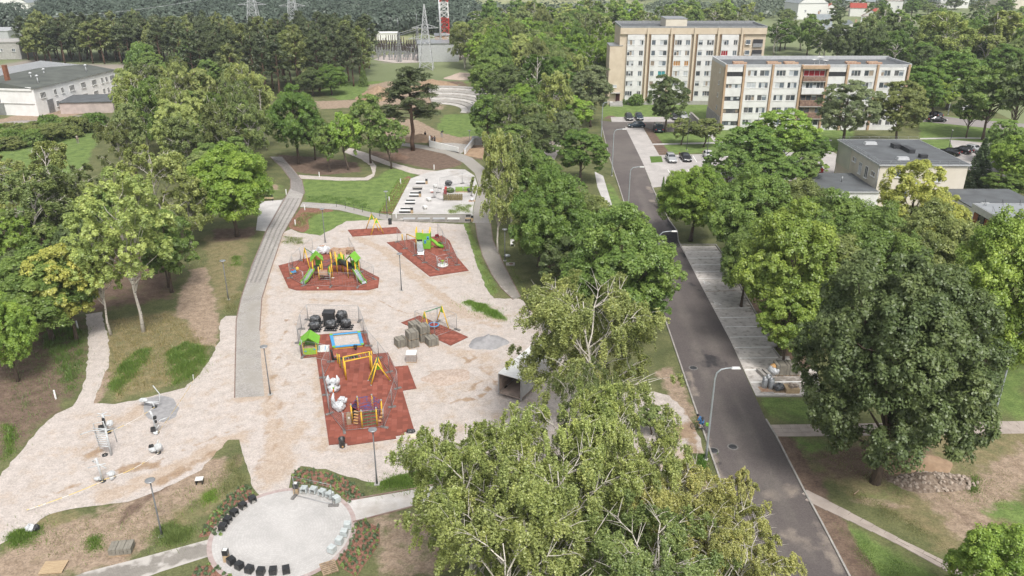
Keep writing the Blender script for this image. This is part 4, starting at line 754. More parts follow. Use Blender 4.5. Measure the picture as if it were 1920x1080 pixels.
TREES = [
 # foreground birches
 ('hero_birch', 1130, 835, 532, 262, 'birch', 'tall multi-stemmed birch with forked white limbs, behind the open white trailer', 1),
 ('hero_birch', 1095, 985, 712, 130, 'birchd', 'darker birch filling the gap right of the open white trailer', 1),
 ('hero_birch', 1012, 1110, 757, 235, 'birch', 'birch with bare pale forked twigs at its top, in front of the trailer', 1),
 ('hero_birch', 1132, 1110, 775, 205, 'birch', 'dense bright green birch left of the child cyclist in red', 1),
 ('hero_birch', 1075, 1190, 830, 280, 'birch', 'birch with long white fork in the middle of the foreground grove', 1),
 ('hero_birch', 895, 1150, 825, 220, 'birch', 'leftmost birch of the foreground grove with branches trailing over the bare soil', 1),
 ('hero_birch', 1275, 1120, 865, 210, 'birchy', 'birch with yellowing top leaves nearest the street lamp', 1),
 ('hero_birch', 1370, 1180, 965, 215, 'birchy', 'yellow-tinged birch leaning over the left edge of the asphalt road', 1),
 ('hero_birch', 1215, 1280, 960, 300, 'birchd', 'dark birch crown at the bottom edge between two yellowish birches', 1),
 ('hero_birch', 985, 1300, 960, 320, 'birch', 'birch crown cut by the bottom edge, below the bare pale twigs', 1),
 ('small', 1385, 1010, 880, 50, 'birchy', 'thin young tree with feathery top at the left kerb of the road', 0),
 ('small', 1225, 815, 765, 62, 'birchd', 'small birch sapling on the gravel between the two cyclists', 0),
 ('bush', 1000, 1085, 1000, 260, 'birchd', 'dark undergrowth shrub beneath the foreground birches', 0), ('bush', 1290, 1085, 1020, 200, 'birchd', 'low shrub beneath the yellowing birches beside the road', 0),
 # left side
 ('aspen', 232, 622, 312, 180, 'aspen', 'tall pale green aspen with spotted trunk and a few yellow leaves', 0),
 ('aspen', 178, 628, 395, 130, 'aspen', 'second, thinner aspen leaning left of the tall pale aspen', 0),
 ('birch', 60, 498, 318, 130, 'birchd', 'birch with leaning white trunk at the left edge', 2),
 ('linden', 118, 640, 455, 125, 'yellow', 'yellow-green linden left of the two aspens', 0),
 ('maple', 75, 640, 480, 190, 'mid', 'wide dark green maple at the left edge above the brown soil', 0),
 ('maple', 8, 715, 560, 110, 'fresh', 'bright green tree cut by the left edge above the lowest white bollard', 0),
 ('maple', 432, 443, 284, 148, 'fresh', 'full green maple left of the paved path bend', 0),
 ('birch', 350, 468, 330, 84, 'birch', 'slender birch with a bare white lower trunk left of the full green maple', 2),
 ('birch', 292, 470, 285, 115, 'birch', 'drooping grey-green birch behind the tall pale aspen', 2),
 ('linden', 305, 548, 388, 110, 'mid', 'bushy dark tree right of the tall pale aspen, above the bare track', 0),
 ('birch', 20, 430, 300, 110, 'birch', 'birch at the left edge in front of the bright meadow', 2),
 ('birch', 92, 440, 268, 100, 'birch', 'birch with twin white tops against the bright meadow', 2),
 ('birch', 150, 470, 320, 100, 'birchd', 'muted green birch between the meadow and the tall pale aspen', 0),
 ('linden', 15, 520, 395, 80, 'fresh', 'light green tree at the left edge below the leaning birch', 0),
 ('linden', 40, 610, 470, 120, 'mapled', 'dark tree behind the wide maple at the left edge', 0),
 ('maple', 552, 308, 170, 98, 'maple', 'round dark maple standing where the paved path begins', 0),
 ('small', 614, 322, 235, 56, 'mid', 'young tree with thin trunk on the brown soil left of its twin', 0),
 ('small', 648, 319, 212, 66, 'fresh', 'fresh green tree on brown soil beside the gravel footpath', 0),
 ('linden', 690, 306, 172, 72, 'mid', 'slim tree between the two gravel footpaths', 0),
 ('small', 730, 316, 222, 68, 'mid', 'tree with thin trunk at the edge of the lawn below the big pine', 0),
 ('pine', 770, 282, 122, 118, 'pine', 'big solitary pine with open crown near the construction workers', 0),
 ('small', 585, 300, 210, 60, 'olive', 'olive tree behind the young trees on brown soil', 0),
 ('maple', 620, 178, 125, 64, 'maple', 'round dark bush-like maple in front of the pine wood', 0), ('maple', 585, 180, 130, 60, 'mapled', 'dark round tree left of the round maple in front of the pine wood', 0), ('spruce', 680, 162, 118, 22, 'mid', 'small pale conical tree at the right end of the pine wood', 0),
 # middle belt left of the road
 ('birch', 933, 475, 240, 76, 'birch', 'tall pale birch leaning at the right end of the bench terrace', 0),
 ('birch', 960, 440, 250, 90, 'birchd', 'darker birch right behind the tall pale birch', 0),
 ('linden', 1000, 440, 285, 100, 'mid', 'green tree between the pale birch and the linden by the sidewalk', 0),
 ('linden', 1090, 346, 240, 98, 'maple', 'dense linden left of the street lamps, beside the narrow sidewalk', 0),
 ('maple', 1032, 540, 330, 150, 'maple', 'large dark green maple above the brown soil heap', 0),
 ('maple', 1095, 510, 370, 135, 'olive', 'olive maple between the dark maple and the bright maple', 0),
 ('maple', 1162, 645, 402, 208, 'mid', 'large bright maple overhanging the left side of the road', 0),
 ('linden', 1010, 500, 380, 110, 'olive', 'olive tree behind the paved path end', 0), ('linden', 1075, 575, 440, 120, 'mapled', 'shaded tree in front of the olive maple', 0),
 ('linden', 1135, 470, 405, 90, 'olive', 'reddish olive tree at the lower end of the narrow sidewalk', 0), ('linden', 1208, 640, 500, 108, 'maple', 'lower dark part-tree below the bright maple at the road', 0),
 ('linden', 1110, 238, 118, 80, 'grey', 'grey-green willow-like tree left of the road end', 0), ('birch', 1038, 270, 132, 74, 'birch', 'light birch in the middle of the belt left of the road end', 0),
 ('maple', 985, 250, 165, 90, 'fresh', 'fresh green maple in the belt below the light birch', 0), ('linden', 1070, 262, 180, 80, 'fresh', 'fresh green linden right of the light birch', 0),
 ('linden', 912, 214, 103, 68, 'mid', 'tree with bare dark trunk beside the amphitheatre steps', 0), ('linden', 955, 232, 120, 78, 'mapled', 'dark tree right of the amphitheatre steps', 0),
 ('linden', 960, 330, 230, 80, 'mid', 'leafy tree behind the tall pale birch', 0), ('linden', 1000, 320, 215, 90, 'mapled', 'dark tree in the belt above the sidewalk end', 0), ('linden', 1060, 300, 205, 60, 'grey', 'greyish tree left of the dense linden', 0),
 # right side
 ('hero_maple', 1692, 905, 492, 372, 'mapled', 'huge dark green maple on the lawn right of the road', 0),
 ('maple', 1880, 745, 425, 205, 'bright', 'bright yellow-green maple behind the right street lamp', 0),
 ('maple', 1485, 655, 398, 190, 'bright', 'bright yellow-green maple over the parking bays', 0),
 ('maple', 1302, 452, 320, 130, 'fresh', 'round green maple at the upper end of the parking bays', 0),
 ('maple', 1405, 520, 325, 160, 'mid', 'broad green maple right of the round maple', 0),
 ('maple', 1400, 575, 430, 95, 'mid', 'maple with low branches touching the parking bays', 0), ('maple', 1560, 560, 372, 170, 'mid', 'broad maple in the middle of the kindergarten grove', 0), ('maple', 1490, 500, 345, 145, 'olive', 'light olive maple in the kindergarten grove', 0),
 ('linden', 1712, 480, 296, 112, 'yellow', 'thin yellowish tree in front of the cream kindergarten wall', 0), ('linden', 1768, 520, 362, 95, 'yellow', 'second thin yellowish tree in front of the low grey roof', 0),
 ('maple', 1640, 640, 420, 190, 'mid', 'green maple behind the huge dark maple', 0), ('maple', 1740, 620, 400, 170, 'olive', 'olive maple between the yellowish tree and the bright maple', 0),
 ('pine', 1560, 660, 440, 140, 'olive', 'feathery olive conifer left behind the huge dark maple', 0), ('maple', 1820, 600, 470, 150, 'mid', 'green maple below the dark roofed house at the right', 0),
 ('linden', 1480, 690, 540, 110, 'bright', 'lower bright tree with twin trunks at the parking corner', 0), ('linden', 1900, 560, 440, 90, 'fresh', 'fresh green tree at the right edge below the grey roof', 0), ('maple', 1650, 560, 392, 140, 'mid', 'maple in front of the low annex roof', 0),
 ('maple', 1890, 1210, 1010, 200, 'fresh', 'maple top in the bottom right corner', 0),
 ('linden', 1252, 248, 140, 78, 'mapled', 'dark tree standing beside the dark van', 0), ('small', 1280, 272, 222, 50, 'olive', 'young tree on the lawn below the dark van', 0), ('small', 1322, 276, 222, 62, 'olive', 'second young tree on the lawn near the brick gable', 0),
 ('spread', 1405, 345, 235, 120, 'maple', 'spreading tree between the parked cars, in front of the white flats', 0), ('spread', 1470, 330, 205, 125, 'fresh', 'spreading light tree with layered branches in front of the white flats', 0),
 ('spread', 1365, 372, 275, 90, 'maple', 'spreading tree at the lower edge of the upper car park', 0), ('spread', 1508, 365, 285, 80, 'mid', 'layered tree above the red car', 0), ('spread', 1450, 375, 290, 120, 'maple', 'dark layered tree at the middle of the upper car park edge', 0),
 ('linden', 1592, 278, 152, 112, 'grey', 'large grey-green tree in front of the right half of the white flats', 0), ('linden', 1690, 275, 148, 96, 'olive', 'olive tree at the right corner of the white flats', 0),
 ('spruce', 1842, 352, 255, 62, 'spruce', 'blue-tipped spruce right of the kindergarten', 0), ('linden', 1905, 370, 250, 80, 'fresh', 'light green tree at the right edge beside the spruce', 0), ('linden', 1890, 375, 320, 80, 'mid', 'round green tree below the spruce', 0),
 ('spread', 1862, 262, 120, 135, 'mid', 'spreading locust with bare orange trunk by the pale side road', 0), ('spread', 1915, 270, 110, 110, 'mapled', 'dark locust at the right edge by the pale side road', 0), ('spread', 1822, 258, 180, 70, 'mid', 'locust with leaning trunk on the lawn by the pale side road', 0),
 ('linden', 1755, 220, 150, 70, 'bright', 'yellow-green tree behind the parked dark cars', 0), ('linden', 1725, 225, 120, 90, 'maple', 'green tree just right of the white flats', 0), ('linden', 1790, 205, 95, 110, 'maple', 'broad dark tree behind the pale side road', 0), ('birch', 1770, 150, 25, 90, 'birch', 'tall loose birch above the pale side road', 0), ('birch', 1860, 150, 20, 110, 'birch', 'tall loose birch near the right edge', 0),
]
for k, cx, by, ty, w_, c, lab, g in TREES:
    T(k, cx, by, ty, w_, c, lab, {1: 'birches of the foreground grove', 2: 'birches beside the meadow'}.get(g))
for i, (px, by, ty) in enumerate([(1243, 390, 330), (1248, 394, 338), (1254, 397, 332), (1260, 401, 340), (1252, 388, 334), (1258, 392, 340)]):
    T('thuja', px, by, ty, 16, 'maple', 'narrow dark green thuja in the hedge beside the road', 'thujas of the hedge beside the road')
for px, by, ty, w_, lab in ((1192.5, 197, 179, 27, 'large clipped round shrub beside the entrance steps'), (1216, 195, 184, 18, 'loose shrub right of the large clipped shrub'), (1298, 193, 183.5, 14, 'clipped ball shrub before the yellow flats, left of three'), (1311, 193, 183, 15, 'clipped ball shrub before the yellow flats, middle of three'), (1326, 193, 183.5, 13, 'clipped ball shrub before the yellow flats, right of three'), (1172, 196, 187, 10, 'reddish small shrub at the entrance steps')):
    T('bush', px, by, ty, w_, 'maple', lab)
CW = dict(birch='pale green', birchd='muted green', maple='deep green', mapled='dark green', mid='mid green', olive='olive', fresh='fresh green', pine='dark', pined='very dark', grey='grey-green')
def scatter(poly, n, kinds_, hr, rr, cols, label, group, mind=4.0, world=False):
    P = [tuple(p) for p in (poly if world else [G(*q) for q in poly])]; x0, y0 = np.min(P, 0); x1, y1 = np.max(P, 0); got = []; tries = 0
    while len(got) < n and tries < n*60:
        tries += 1; p = np.array([random.uniform(x0, x1), random.uniform(y0, y1)])
        if not in_poly(p[None], P)[0]: continue
        if any((p[0]-q[0])**2+(p[1]-q[1])**2 < mind**2 for q in got): continue
        got.append(p); k = random.choice(kinds_); cn = random.choice(cols); hh = random.uniform(*hr); fx = (p[0]-x0)/(x1-x0); fy = (p[1]-y0)/(y1-y0)
        lab = '%s%s %s, %s%s of the %s' % ('tall ' if hh > hr[0]*.3+hr[1]*.7 else 'low ' if hh < hr[0]*.7+hr[1]*.3 else '', CW.get(cn, 'green'), NAME[k].replace('_tree', ' tree' if k in ('small','far_leafy') else '').replace('_', ' '), ['front', 'middle', 'back'][min(2, int(fy*3))], [' far left', ' left', ' centre', ' right', ' far right'][min(4, int(fx*5))], group)
        tree_at(k, p[0], p[1], hh, random.uniform(*rr), cn, lab, group)
scatter([(245, 262), (262, 215), (330, 205), (500, 240), (515, 290), (480, 330), (330, 350), (230, 360), (190, 300)], 34, ['birch', 'birch', 'linden'], (12, 16), (2.8, 3.8), ['birch', 'birchd', 'birch', 'mid', 'olive'], 'birch of the dense grove between the meadow and the paved path', 'birch grove by the meadow', 4.2)
scatter([(370, 360), (500, 330), (520, 350), (480, 370), (470, 420), (380, 410)], 3, ['linden'], (8, 10), (2.6, 3.2), ['mid', 'birchd'], 'tree behind the full green maple by the path', 'trees behind the full maple', 4)
scatter([(180, 470), (340, 460), (340, 540), (180, 560), (60, 540), (60, 480)], 7, ['linden', 'small'], (6, 10), (2.2, 3.0), ['mapled', 'mid', 'olive'], 'understorey tree behind the tall pale aspen', 'understorey behind the aspens', 4)
scatter([(48, 112), (90, 104), (240, 100), (430, 112), (440, 134), (330, 126), (240, 121), (140, 119), (70, 119)], 84, ['far_pine', 'far_pine', 'far_leafy'], (13, 17), (3.4, 4.8), ['pine', 'pined', 'olive'], 'dark pine in the wood behind the white factory', 'pine wood behind the factory', 4.2)
scatter([(330, 150), (440, 125), (690, 110), (700, 160), (600, 172), (560, 180), (480, 185), (420, 180)], 70, ['pine', 'far_pine', 'far_pine'], (15, 19), (3.2, 4.4), ['pine', 'pined', 'pine', 'olive'], 'dark pine in the wood left of the substation', 'pine wood left of the substation', 4.2)
scatter([(245, 140), (330, 128), (420, 170), (400, 200), (300, 190), (250, 165)], 11, ['linden', 'maple', 'bush'], (5, 11), (3, 4.5), ['maple', 'mid', 'fresh', 'mapled'], 'broadleaf tree beside the factory yard road', 'trees beside the factory yard', 6)
scatter([(860, 105), (1130, 85), (1148, 150), (1120, 215), (1010, 225), (930, 190), (870, 140)], 60, ['linden', 'birch', 'maple', 'linden'], (12, 17), (3.6, 5.0), ['maple', 'mid', 'birchd', 'birch', 'fresh', 'olive'], 'tree of the mixed wood between the substation and the yellow flats', 'mixed wood left of the yellow flats', 5.5)
scatter([(900, 50), (1200, 48), (1440, 55), (1440, 68), (1150, 75), (1130, 85), (870, 95)], 44, ['far_leafy', 'far_birch', 'far_leafy'], (11, 16), (4.5, 7), ['mid', 'birch', 'maple', 'birchd', 'fresh'], 'tree of the wood behind the yellow flats', 'wood behind the yellow flats', 9)
scatter([(1440, 88), (1500, 88), (1520, 104), (1610, 104), (1640, 88), (1712, 78), (1712, 118), (1700, 150), (1440, 104)], 26, ['far_leafy', 'far_birch', 'maple'], (11, 16), (4, 6.5), ['maple', 'mid', 'birchd', 'mapled'], 'tree behind the roof of the white flats', 'trees behind the white flats', 7)
scatter([(1700, 100), (1990, 85), (1990, 190), (1830, 185), (1720, 175)], 34, ['linden', 'far_leafy', 'maple'], (12, 17), (4, 6.5), ['maple', 'mid', 'mapled', 'birchd', 'fresh'], 'tree of the wood beyond the pale side road', 'wood beyond the pale side road', 7)
scatter([(1440, 24), (1990, 10), (1990, 60), (1720, 75), (1660, 72), (1640, 40), (1500, 40), (1440, 62)], 40, ['far_leafy', 'far_birch'], (6, 10), (4, 6), ['mid', 'mapled', 'birchd', 'maple'], 'garden tree among the far houses', 'trees among the far houses', 12)
scatter([(-40, 262), (60, 246), (150, 236), (188, 236), (150, 256), (60, 274), (-60, 296)], 34, ['bush', 'bush', 'small'], (2.0, 3.4), (2.2, 3.2), ['olive', 'mid', 'maple', 'birchd'], 'shrub of the wild hedge between the meadow and the factory yard', 'wild hedge by the factory yard', 3)
scatter([(1380, 480), (1800, 470), (1900, 520), (1930, 640), (1860, 700), (1700, 640), (1560, 640), (1450, 560)], 15, ['maple', 'linden'], (6.5, 8.5), (3.6, 4.6), ['mid', 'maple', 'olive', 'fresh'], 'tree filling the grove in front of the kindergarten', 'kindergarten grove', 5.5)
scatter([(980, 345), (1030, 350), (1080, 420), (1060, 480), (980, 470)], 4, ['linden'], (8, 10), (3, 3.8), ['maple', 'olive', 'mid'], 'tree inside the belt between playground and road', 'belt between playground and road', 4)
scatter([(900, 250), (1010, 245), (1015, 285), (940, 300), (915, 290)], 6, ['linden', 'birch'], (9, 12), (3, 4), ['maple', 'birchd', 'mid'], 'tree at the upper end of the belt left of the road', 'upper belt left of the road', 4.5)
scatter([(1430, 300), (1500, 300), (1560, 345), (1300, 372), (1290, 350), (1400, 340)], 3, ['spread'], (6, 8), (3.4, 4.4), ['maple', 'mid'], 'layered tree at the edge of the upper car park', 'trees at the upper car park', 6)
scatter([(1870, 290), (1990, 290), (1990, 360), (1900, 365), (1860, 340)], 7, ['linden'], (7, 10), (3, 4), ['mid', 'maple', 'fresh'], 'tree right of the kindergarten', 'trees right of the kindergarten', 4.5)

# distant wooded country: reads as one mass
def far_wood(name, polys, n, hr, rr, cols, lv=150):
    C = []; N = []; S = []; Tn = []; V0 = 0
    for poly, cnt in polys:
        P = poly; x0, y0 = np.min(P, 0); x1, y1 = np.max(P, 0); pts = np.stack([rng.uniform(x0, x1, cnt*4), rng.uniform(y0, y1, cnt*4)], 1); pts = pts[in_poly(pts, P)][:cnt]
        for p in pts:
            h = rng.uniform(*hr); r = rng.uniform(*rr); d = unit(rdir(lv)+np.array([0, 0, .35])); lump = 1+.22*np.sin(d[:, 0]*5+p[0])*np.cos(d[:, 1]*6+p[1])
            C.append(np.array([p[0], p[1], h*.52])+d*np.array([r, r, h*.48])*lump[:, None]*rng.uniform(.8, 1.04, (lv, 1))); N.append(d+np.array([0, 0, .4])+rdir(lv)*.4); S.append(np.full(lv, r*.125)*rng.uniform(.6, 1.2, lv)); Tn.append(rng.normal(rng.normal(.5, .16), .1, lv))
    me = leaf_mesh(name, np.concatenate(C), np.concatenate(N), np.concatenate(S), np.concatenate(Tn), .8); o = link_mesh(name, me, None); o.color = (*cols, 1)
    return o
gp = lambda *q: [G(*p) for p in q]
o = far_wood('distant_wood', [(gp((60, 62), (340, 66), (330, 30), (90, 34)), 210), (gp((340, 62), (480, 70), (480, 28), (330, 30)), 70), (gp((480, 75), (860, 66), (900, 30), (640, 22), (480, 40)), 210), (gp((-60, 62), (40, 60), (40, 46), (-60, 48)), 14)], 0, (9, 13.5), (4.5, 7), (.10, .135, .10), 420)
tag(o, 'dark wood beyond the factory and the substation', 'woodland', kind='stuff')
o = far_wood('distant_wood', [(gp((330, 14), (700, 14), (700, 9), (330, 10)), 30), (gp((-60, 10), (330, 14), (330, 8), (-60, 6)), 50), (gp((900, 34), (1450, 34), (1450, 22), (900, 26)), 90), (gp((1420, 26), (2000, 8), (2000, -10), (1400, 4)), 160), (gp((-300, 3), (2300, 3), (2900, -12), (-900, -12)), 420)], 0, (5, 9), (5, 9), (.13, .165, .115), 90)
tag(o, 'far tree belts between the distant fields', 'woodland', kind='stuff')
o = far_wood('distant_wood', [([(-2000, 1300), (2000, 1300), (2300, 2200), (-2300, 2200)], 1000)], 0, (12, 20), (22, 34), (.09, .12, .08), 40)
tag(o, 'farthest woods below the horizon', 'woodland', kind='stuff')

# ------------------------------------------------------------------ buildings
PANEM = [M['glass'], M['glass'], mat('white_blind', (.5, .52, .53), .4, (.42, .45, .47), 1.2, coord='World'), mat('beige_curtain', (.32, .27, .21), .5, (.22, .18, .14), 1.5, coord='World'), mat('painted_reflection_pane', (.17, .20, .225), .15, (.10, .12, .14), .8, coord='World'), mat('dim_pane', (.075, .08, .085), .12, (.13, .13, .13), .7, coord='World'),  # the lighter grey pane has a reflection put into its base colour
         mat('red_curtain', (.30, .02, .03), .5), mat('teal_blind', (.06, .28, .30), .5), mat('orange_curtain', (.42, .22, .08), .5), M['dark']]
_wc = {}
def window(parent, x, y, z, w, h, n=2, var=None, rz=0.0, name='window', sill=True, frame=None):
    """casement window facing local -Y (turned by rz): frame with its panes, centre of the sill at x, y, z"""
    key = (round(w, 2), round(h, 2), n, var if var is not None else random.randrange(9), sill, id(frame))
    if key not in _wc:
        r = random.Random(str(key)); f = MB(); t = .07
        f.box((-w/2+t/2, 0, 0), (t, .1, h)).box((w/2-t/2, 0, 0), (t, .1, h)).box((0, 0, h-t), (w-2*t, .1, t)).box((0, 0, 0), (w-2*t, .1, t))
        for k in range(1, n): f.box((-w/2+w*k/n, 0, t), (.06, .1, h-2*t))
        if sill: f.box((0, -.1, -.06), (w+.16, .2, .05))
        fm = bpy.data.meshes.new(name); fm.from_pydata(f.v, [], f.f); fm.materials.append(frame or M['white'])
        p = MB()
        for k in range(n):
            a, b = -w/2+w*k/n+.04, -w/2+w*(k+1)/n-.04; dep = .02+r.uniform(-.006, .006)
            if r.random() < .3:
                hb = h*r.uniform(.4, .75); p.add([(a, dep, t), (b, dep, t), (b, dep, hb), (a, dep, hb)], [(0, 1, 2, 3)]); p.add([(a, dep+.002, hb), (b, dep+.002, hb), (b, dep+.002, h-t), (a, dep+.002, h-t)], [(0, 1, 2, 3)])
            else: p.add([(a, dep, t), (b, dep, t), (b, dep+r.uniform(-.004, .004), h-t), (a, dep, h-t)], [(0, 1, 2, 3)])
        pm = bpy.data.meshes.new('pane'); pm.from_pydata(p.v, [], p.f)
        for m_ in PANEM: pm.materials.append(m_)
        for pl in pm.polygons: pl.material_index = {101: 6, 102: 7, 103: 8, 104: 9}.get(var, r.choice([0, 1, 2, 2, 3, 4, 4, 5, 5]))
        _wc[key] = (fm, pm)
    fm, pm = _wc[key]; o = link_mesh(name, fm, None, parent); o.location = (x, y, z); o.rotation_euler = (0, 0, rz)
    q = link_mesh('pane', pm, None, o); return o
def local_box(parent, name, m, c, d): return MB().box(c, d).build(name, m, None) if parent is None else _lb(parent, name, m, c, d)
def _lb(parent, name, m, c, d):
    me = bpy.data.meshes.new(name); b = MB().box(c, d); me.from_pydata(b.v, [], b.f); me.materials.append(m); return link_mesh(name, me, None, parent)
def lp(parent, name, m, mb, kind=None):
    me = bpy.data.meshes.new(name); me.from_pydata([tuple(v) for v in mb.v], [], mb.f); me.polygons.foreach_set('use_smooth', mb.sm); me.materials.append(m); o = link_mesh(name, me, None, parent)
    if kind: o['kind'] = kind
    return o
# --- six-storey yellow brick flats
A = thing('apartment_building', 'six-storey yellow brick block of flats with white window bays', 'building', (28.6, 219.4, 0)); LA, DA, HA = 38.6, 12.5, 20.4
_lb(A, 'wall', M['brickY'], (LA/2, DA/2+.25, 0), (LA, DA-.5, 18.4)); _lb(A, 'plinth', M['concrete'], (LA/2, DA/2, -.2), (LA+.1, DA+.1, 1.2))
_lb(A, 'upper_wall', M['brickY'], (LA/2, DA/2, 18.4), (LA, DA, 1.6))
b = MB(); 
for c, d in (((LA/2, .15, 20.0), (LA, .3, .4)), ((LA/2, DA-.15, 20.0), (LA, .3, .75)), ((.15, DA/2, 20.0), (.3, DA-.6, .5)), ((LA-.15, DA/2, 20.0), (.3, DA-.6, .5))): b.box(c, d)
lp(A, 'parapet', M['galv'], b); rf = _lb(A, 'roof', M['roof'], (LA/2, DA/2, 20.0), (LA-.6, DA-.6, .06))
lh = _lb(A, 'lift_housing', M['cream'], (14.6, 4.2, 20.0), (5.6, 8, 2.2)); _lb(lh, 'cover', M['galv'], (14.6, 4.2, 22.2), (5.8, 8.2, .12))
lp(A, 'roof_aerial', M['galv'], MB().tube([(17.2, 2.2, 20), (17.2, 2.2, 23.2), (16.8, 2.2, 23.2)], .05, 5))
bays = [(2.0, 6.5), (8.2, 12.7), (14.4, 18.8), (20.6, 25.0), (26.9, 31.3)]
rows = [2.3, 4.95, 7.6, 10.25, 12.9, 15.6]
lay = [[(.95, 1.9, 3), (3.7, 1.1, 2)], [(.75, 1.1, 1), (3.35, 2.0, 2)], [(1.05, 1.9, 3), (3.6, 1.2, 2)], [(.75, 1.2, 1), (3.35, 1.9, 3)], [(1.0, 1.8, 3), (3.7, 1.1, 2)]]
for bi, (x0, x1) in enumerate(bays):
    zprev = 1.0
    for ri, z in enumerate(rows+[None]):
        ztop = z if z else 18.3; h = ztop-zprev
        _lb(A, 'panel', M['panel'], ((x0+x1)/2, .05, zprev+.01), (x1-x0, .3, h-.02))
        if z is None: break
        cur = x0
        for wx, ww, n in lay[bi]:
            xa = x0+wx-ww/2; 
            if xa-cur > .06: _lb(A, 'panel', M['panel'], ((cur+xa)/2, .05, z), (xa-cur-.01, .29, 1.38))
            v = {(4, 4): 101, (1, 2): 102, (2, 3): 103}.get((bi, ri)) if wx > 2 or bi != 1 else None
            if (bi, ri) == (4, 4) and wx > 2: v = None
            window(A, x0+wx, .0, z+.03, ww, 1.32, n, v); cur = xa+ww
        if x1-cur > .06: _lb(A, 'panel', M['panel'], ((cur+x1)/2, .05, z), (x1-cur-.01, .29, 1.38))
        zprev = z+1.39
for i, xp in enumerate((7.3, 13.5, 19.7, 25.9, 32.1)): _lb(A, 'brick_pilaster', M['brickY'], (xp, -.06, 1.0), (.5, .62, 19.0)); _lb(A, 'downpipe', mat('brown_pipe', (.30, .18, .10), .6) if i == 0 else bpy.data.materials['brown_pipe'], (xp+.62, .12, 1.0), (.14, .14, 19.3))
for ri in range(6):
    window(A, 34.0, .17, rows[ri]+.2, 1.3, 1.2, 1)
    lg = _lb(A, 'loggia_shade_panel', M['dark'], (36.6, .24, rows[ri]-.4), (2.6, .04, 1.9)); _lb(lg, 'balcony_rail', M['galv'], (36.6, .1, rows[ri]-.5), (2.5, .08, .95))  # dark sheet stands in for the shade inside each recessed loggia
an = _lb(A, 'stair_wing', M['brickY'], (-.9, 3.6, 0), (3.4, 7, 15.4)); _lb(an, 'coping', M['galv'], (-.9, 3.6, 15.4), (3.6, 7.2, .12)); 
window(A, -.9, .05, 4.6, 1.3, .7, 1); dr = _lb(A, 'entrance_door', mat('maroon_door', (.08, .03, .03), .5), (.15, .05, .9), (1.1, .1, 2.2)); lp(A, 'entrance_canopy', M['concrete'], MB().box((-.6, -.6, 3.2), (2.6, 1.5, .14)))
b = MB(); [b.box((-.4, -.9-.35*k, -.01*k), (3.4+.04*k, .8+.7*k, .9-.25*k)) for k in range(0, 3)]; lp(A, 'entrance_steps', M['concrete'], b)
# --- five-storey white flats
B = thing('apartment_building', 'five-storey white panelled block of flats with orange brick piers and gable', 'building', (48.7, 187.0, 0)); LB, DB, HB = 42.6, 13, 15.0
_lb(B, 'wall', M['brickY'], (LB/2, DB/2+.25, 0), (LB, DB-.5, 14.4)); _lb(B, 'roof', M['roof'], (LB/2, DB/2, 14.42), (LB-.6, DB-.6, .06))
b = MB()
for c, d in (((LB/2, .15, 14.4), (LB, .3, .6)), ((LB/2, DB-.15, 14.4), (LB, .3, .9)), ((.15, DB/2, 14.4), (.3, DB-.6, .75)), ((LB-.15, DB/2, 14.4), (.3, DB-.6, .75))): b.box(c, d)
lp(B, 'parapet', M['metalW'], b); _lb(B, 'gable_plinth', M['concrete'], (-.06, DB/2, 0), (.2, DB, 3.1))
xs_ = lambda v: v-48.7
segs = [('balc', 49.2, 52.8), ('win', 53.5, 59.3), ('win', 60.0, 66.0), ('deep', 66.7, 71.9), ('balc', 72.5, 76.4), ('win', 77.1, 83.3), ('win', 83.9, 90.2)]
piers = [48.95, 53.15, 59.65, 66.3, 72.2, 76.75, 83.6, 90.75]
for p in piers: _lb(B, 'brick_pier', M['brickO'], (xs_(p), -.08, 0), (.44, .66, 14.98))
rb = [1.1, 3.95, 6.8, 9.65, 12.35]
for kind, x0, x1 in segs:
    x0, x1 = xs_(x0), xs_(x1); wd = x1-x0; xm = (x0+x1)/2; zp = 0
    for ri, z in enumerate(rb+[None]):
        zt = z if z else 14.38
        if kind == 'balc' and ri > 0: _lb(B, 'balcony_front' if z else 'panel', M['panel'], (xm, .03, zp), (wd, .36, zt-zp-.02))
        elif kind == 'deep' and ri > 0 and z:
            mm = [M['panel'], mat('rusty_balcony', (.30, .20, .15), .9, (.16, .10, .08), 2) if 'rusty_balcony' not in bpy.data.materials else bpy.data.materials['rusty_balcony']][ri in (1, 2, 4)]
            _lb(B, 'balcony_front', mm, (xm, -.35, zp+.3), (wd-.1, .5, zt-zp-.32)); _lb(B, 'balcony_slab', M['concrete'], (xm, -.3, zp+.12), (wd, .9, .16))
        else: _lb(B, 'panel', M['panel'], (xm, .05, zp), (wd, .3, zt-zp-.02))
        if z is None: break
        if kind == 'balc': window(B, xm, .0, z+.02, wd-.06, .95, 5, 104 if ri in (4,) else None, frame=M['dark'] if ri != 3 else M['white'], sill=False); zp = z+1.0
        elif kind == 'deep': window(B, xm, -.05 if ri != 4 else .1, z+.02, wd-.3, 1.35, 6 if ri == 3 else 4, 101 if ri == 4 else None, frame=(None, M['woodr'])[ri in (1, 2)], sill=False); zp = z+1.4
        else:
            cur = x0
            for k, (wx, ww) in enumerate(((wd*.27, 2.2), (wd*.75, 2.2))):
                xa = x0+wx-ww/2
                if xa-cur > .05: _lb(B, 'panel', M['panel'], ((cur+xa)/2, .05, z), (xa-cur-.01, .29, 1.38))
                window(B, x0+wx, .0, z+.03, ww, 1.32, 2 if (k+ri) % 2 else 3); cur = xa+ww
            _lb(B, 'panel', M['panel'], ((cur+x1)/2, .05, z), (x1-cur-.01, .29, 1.38)); zp = z+1.39
for ri in range(5): window(B, .0-.02, 4.0, rb[ri]+.2, .9, 1.0, 1, rz=-math.pi/2)
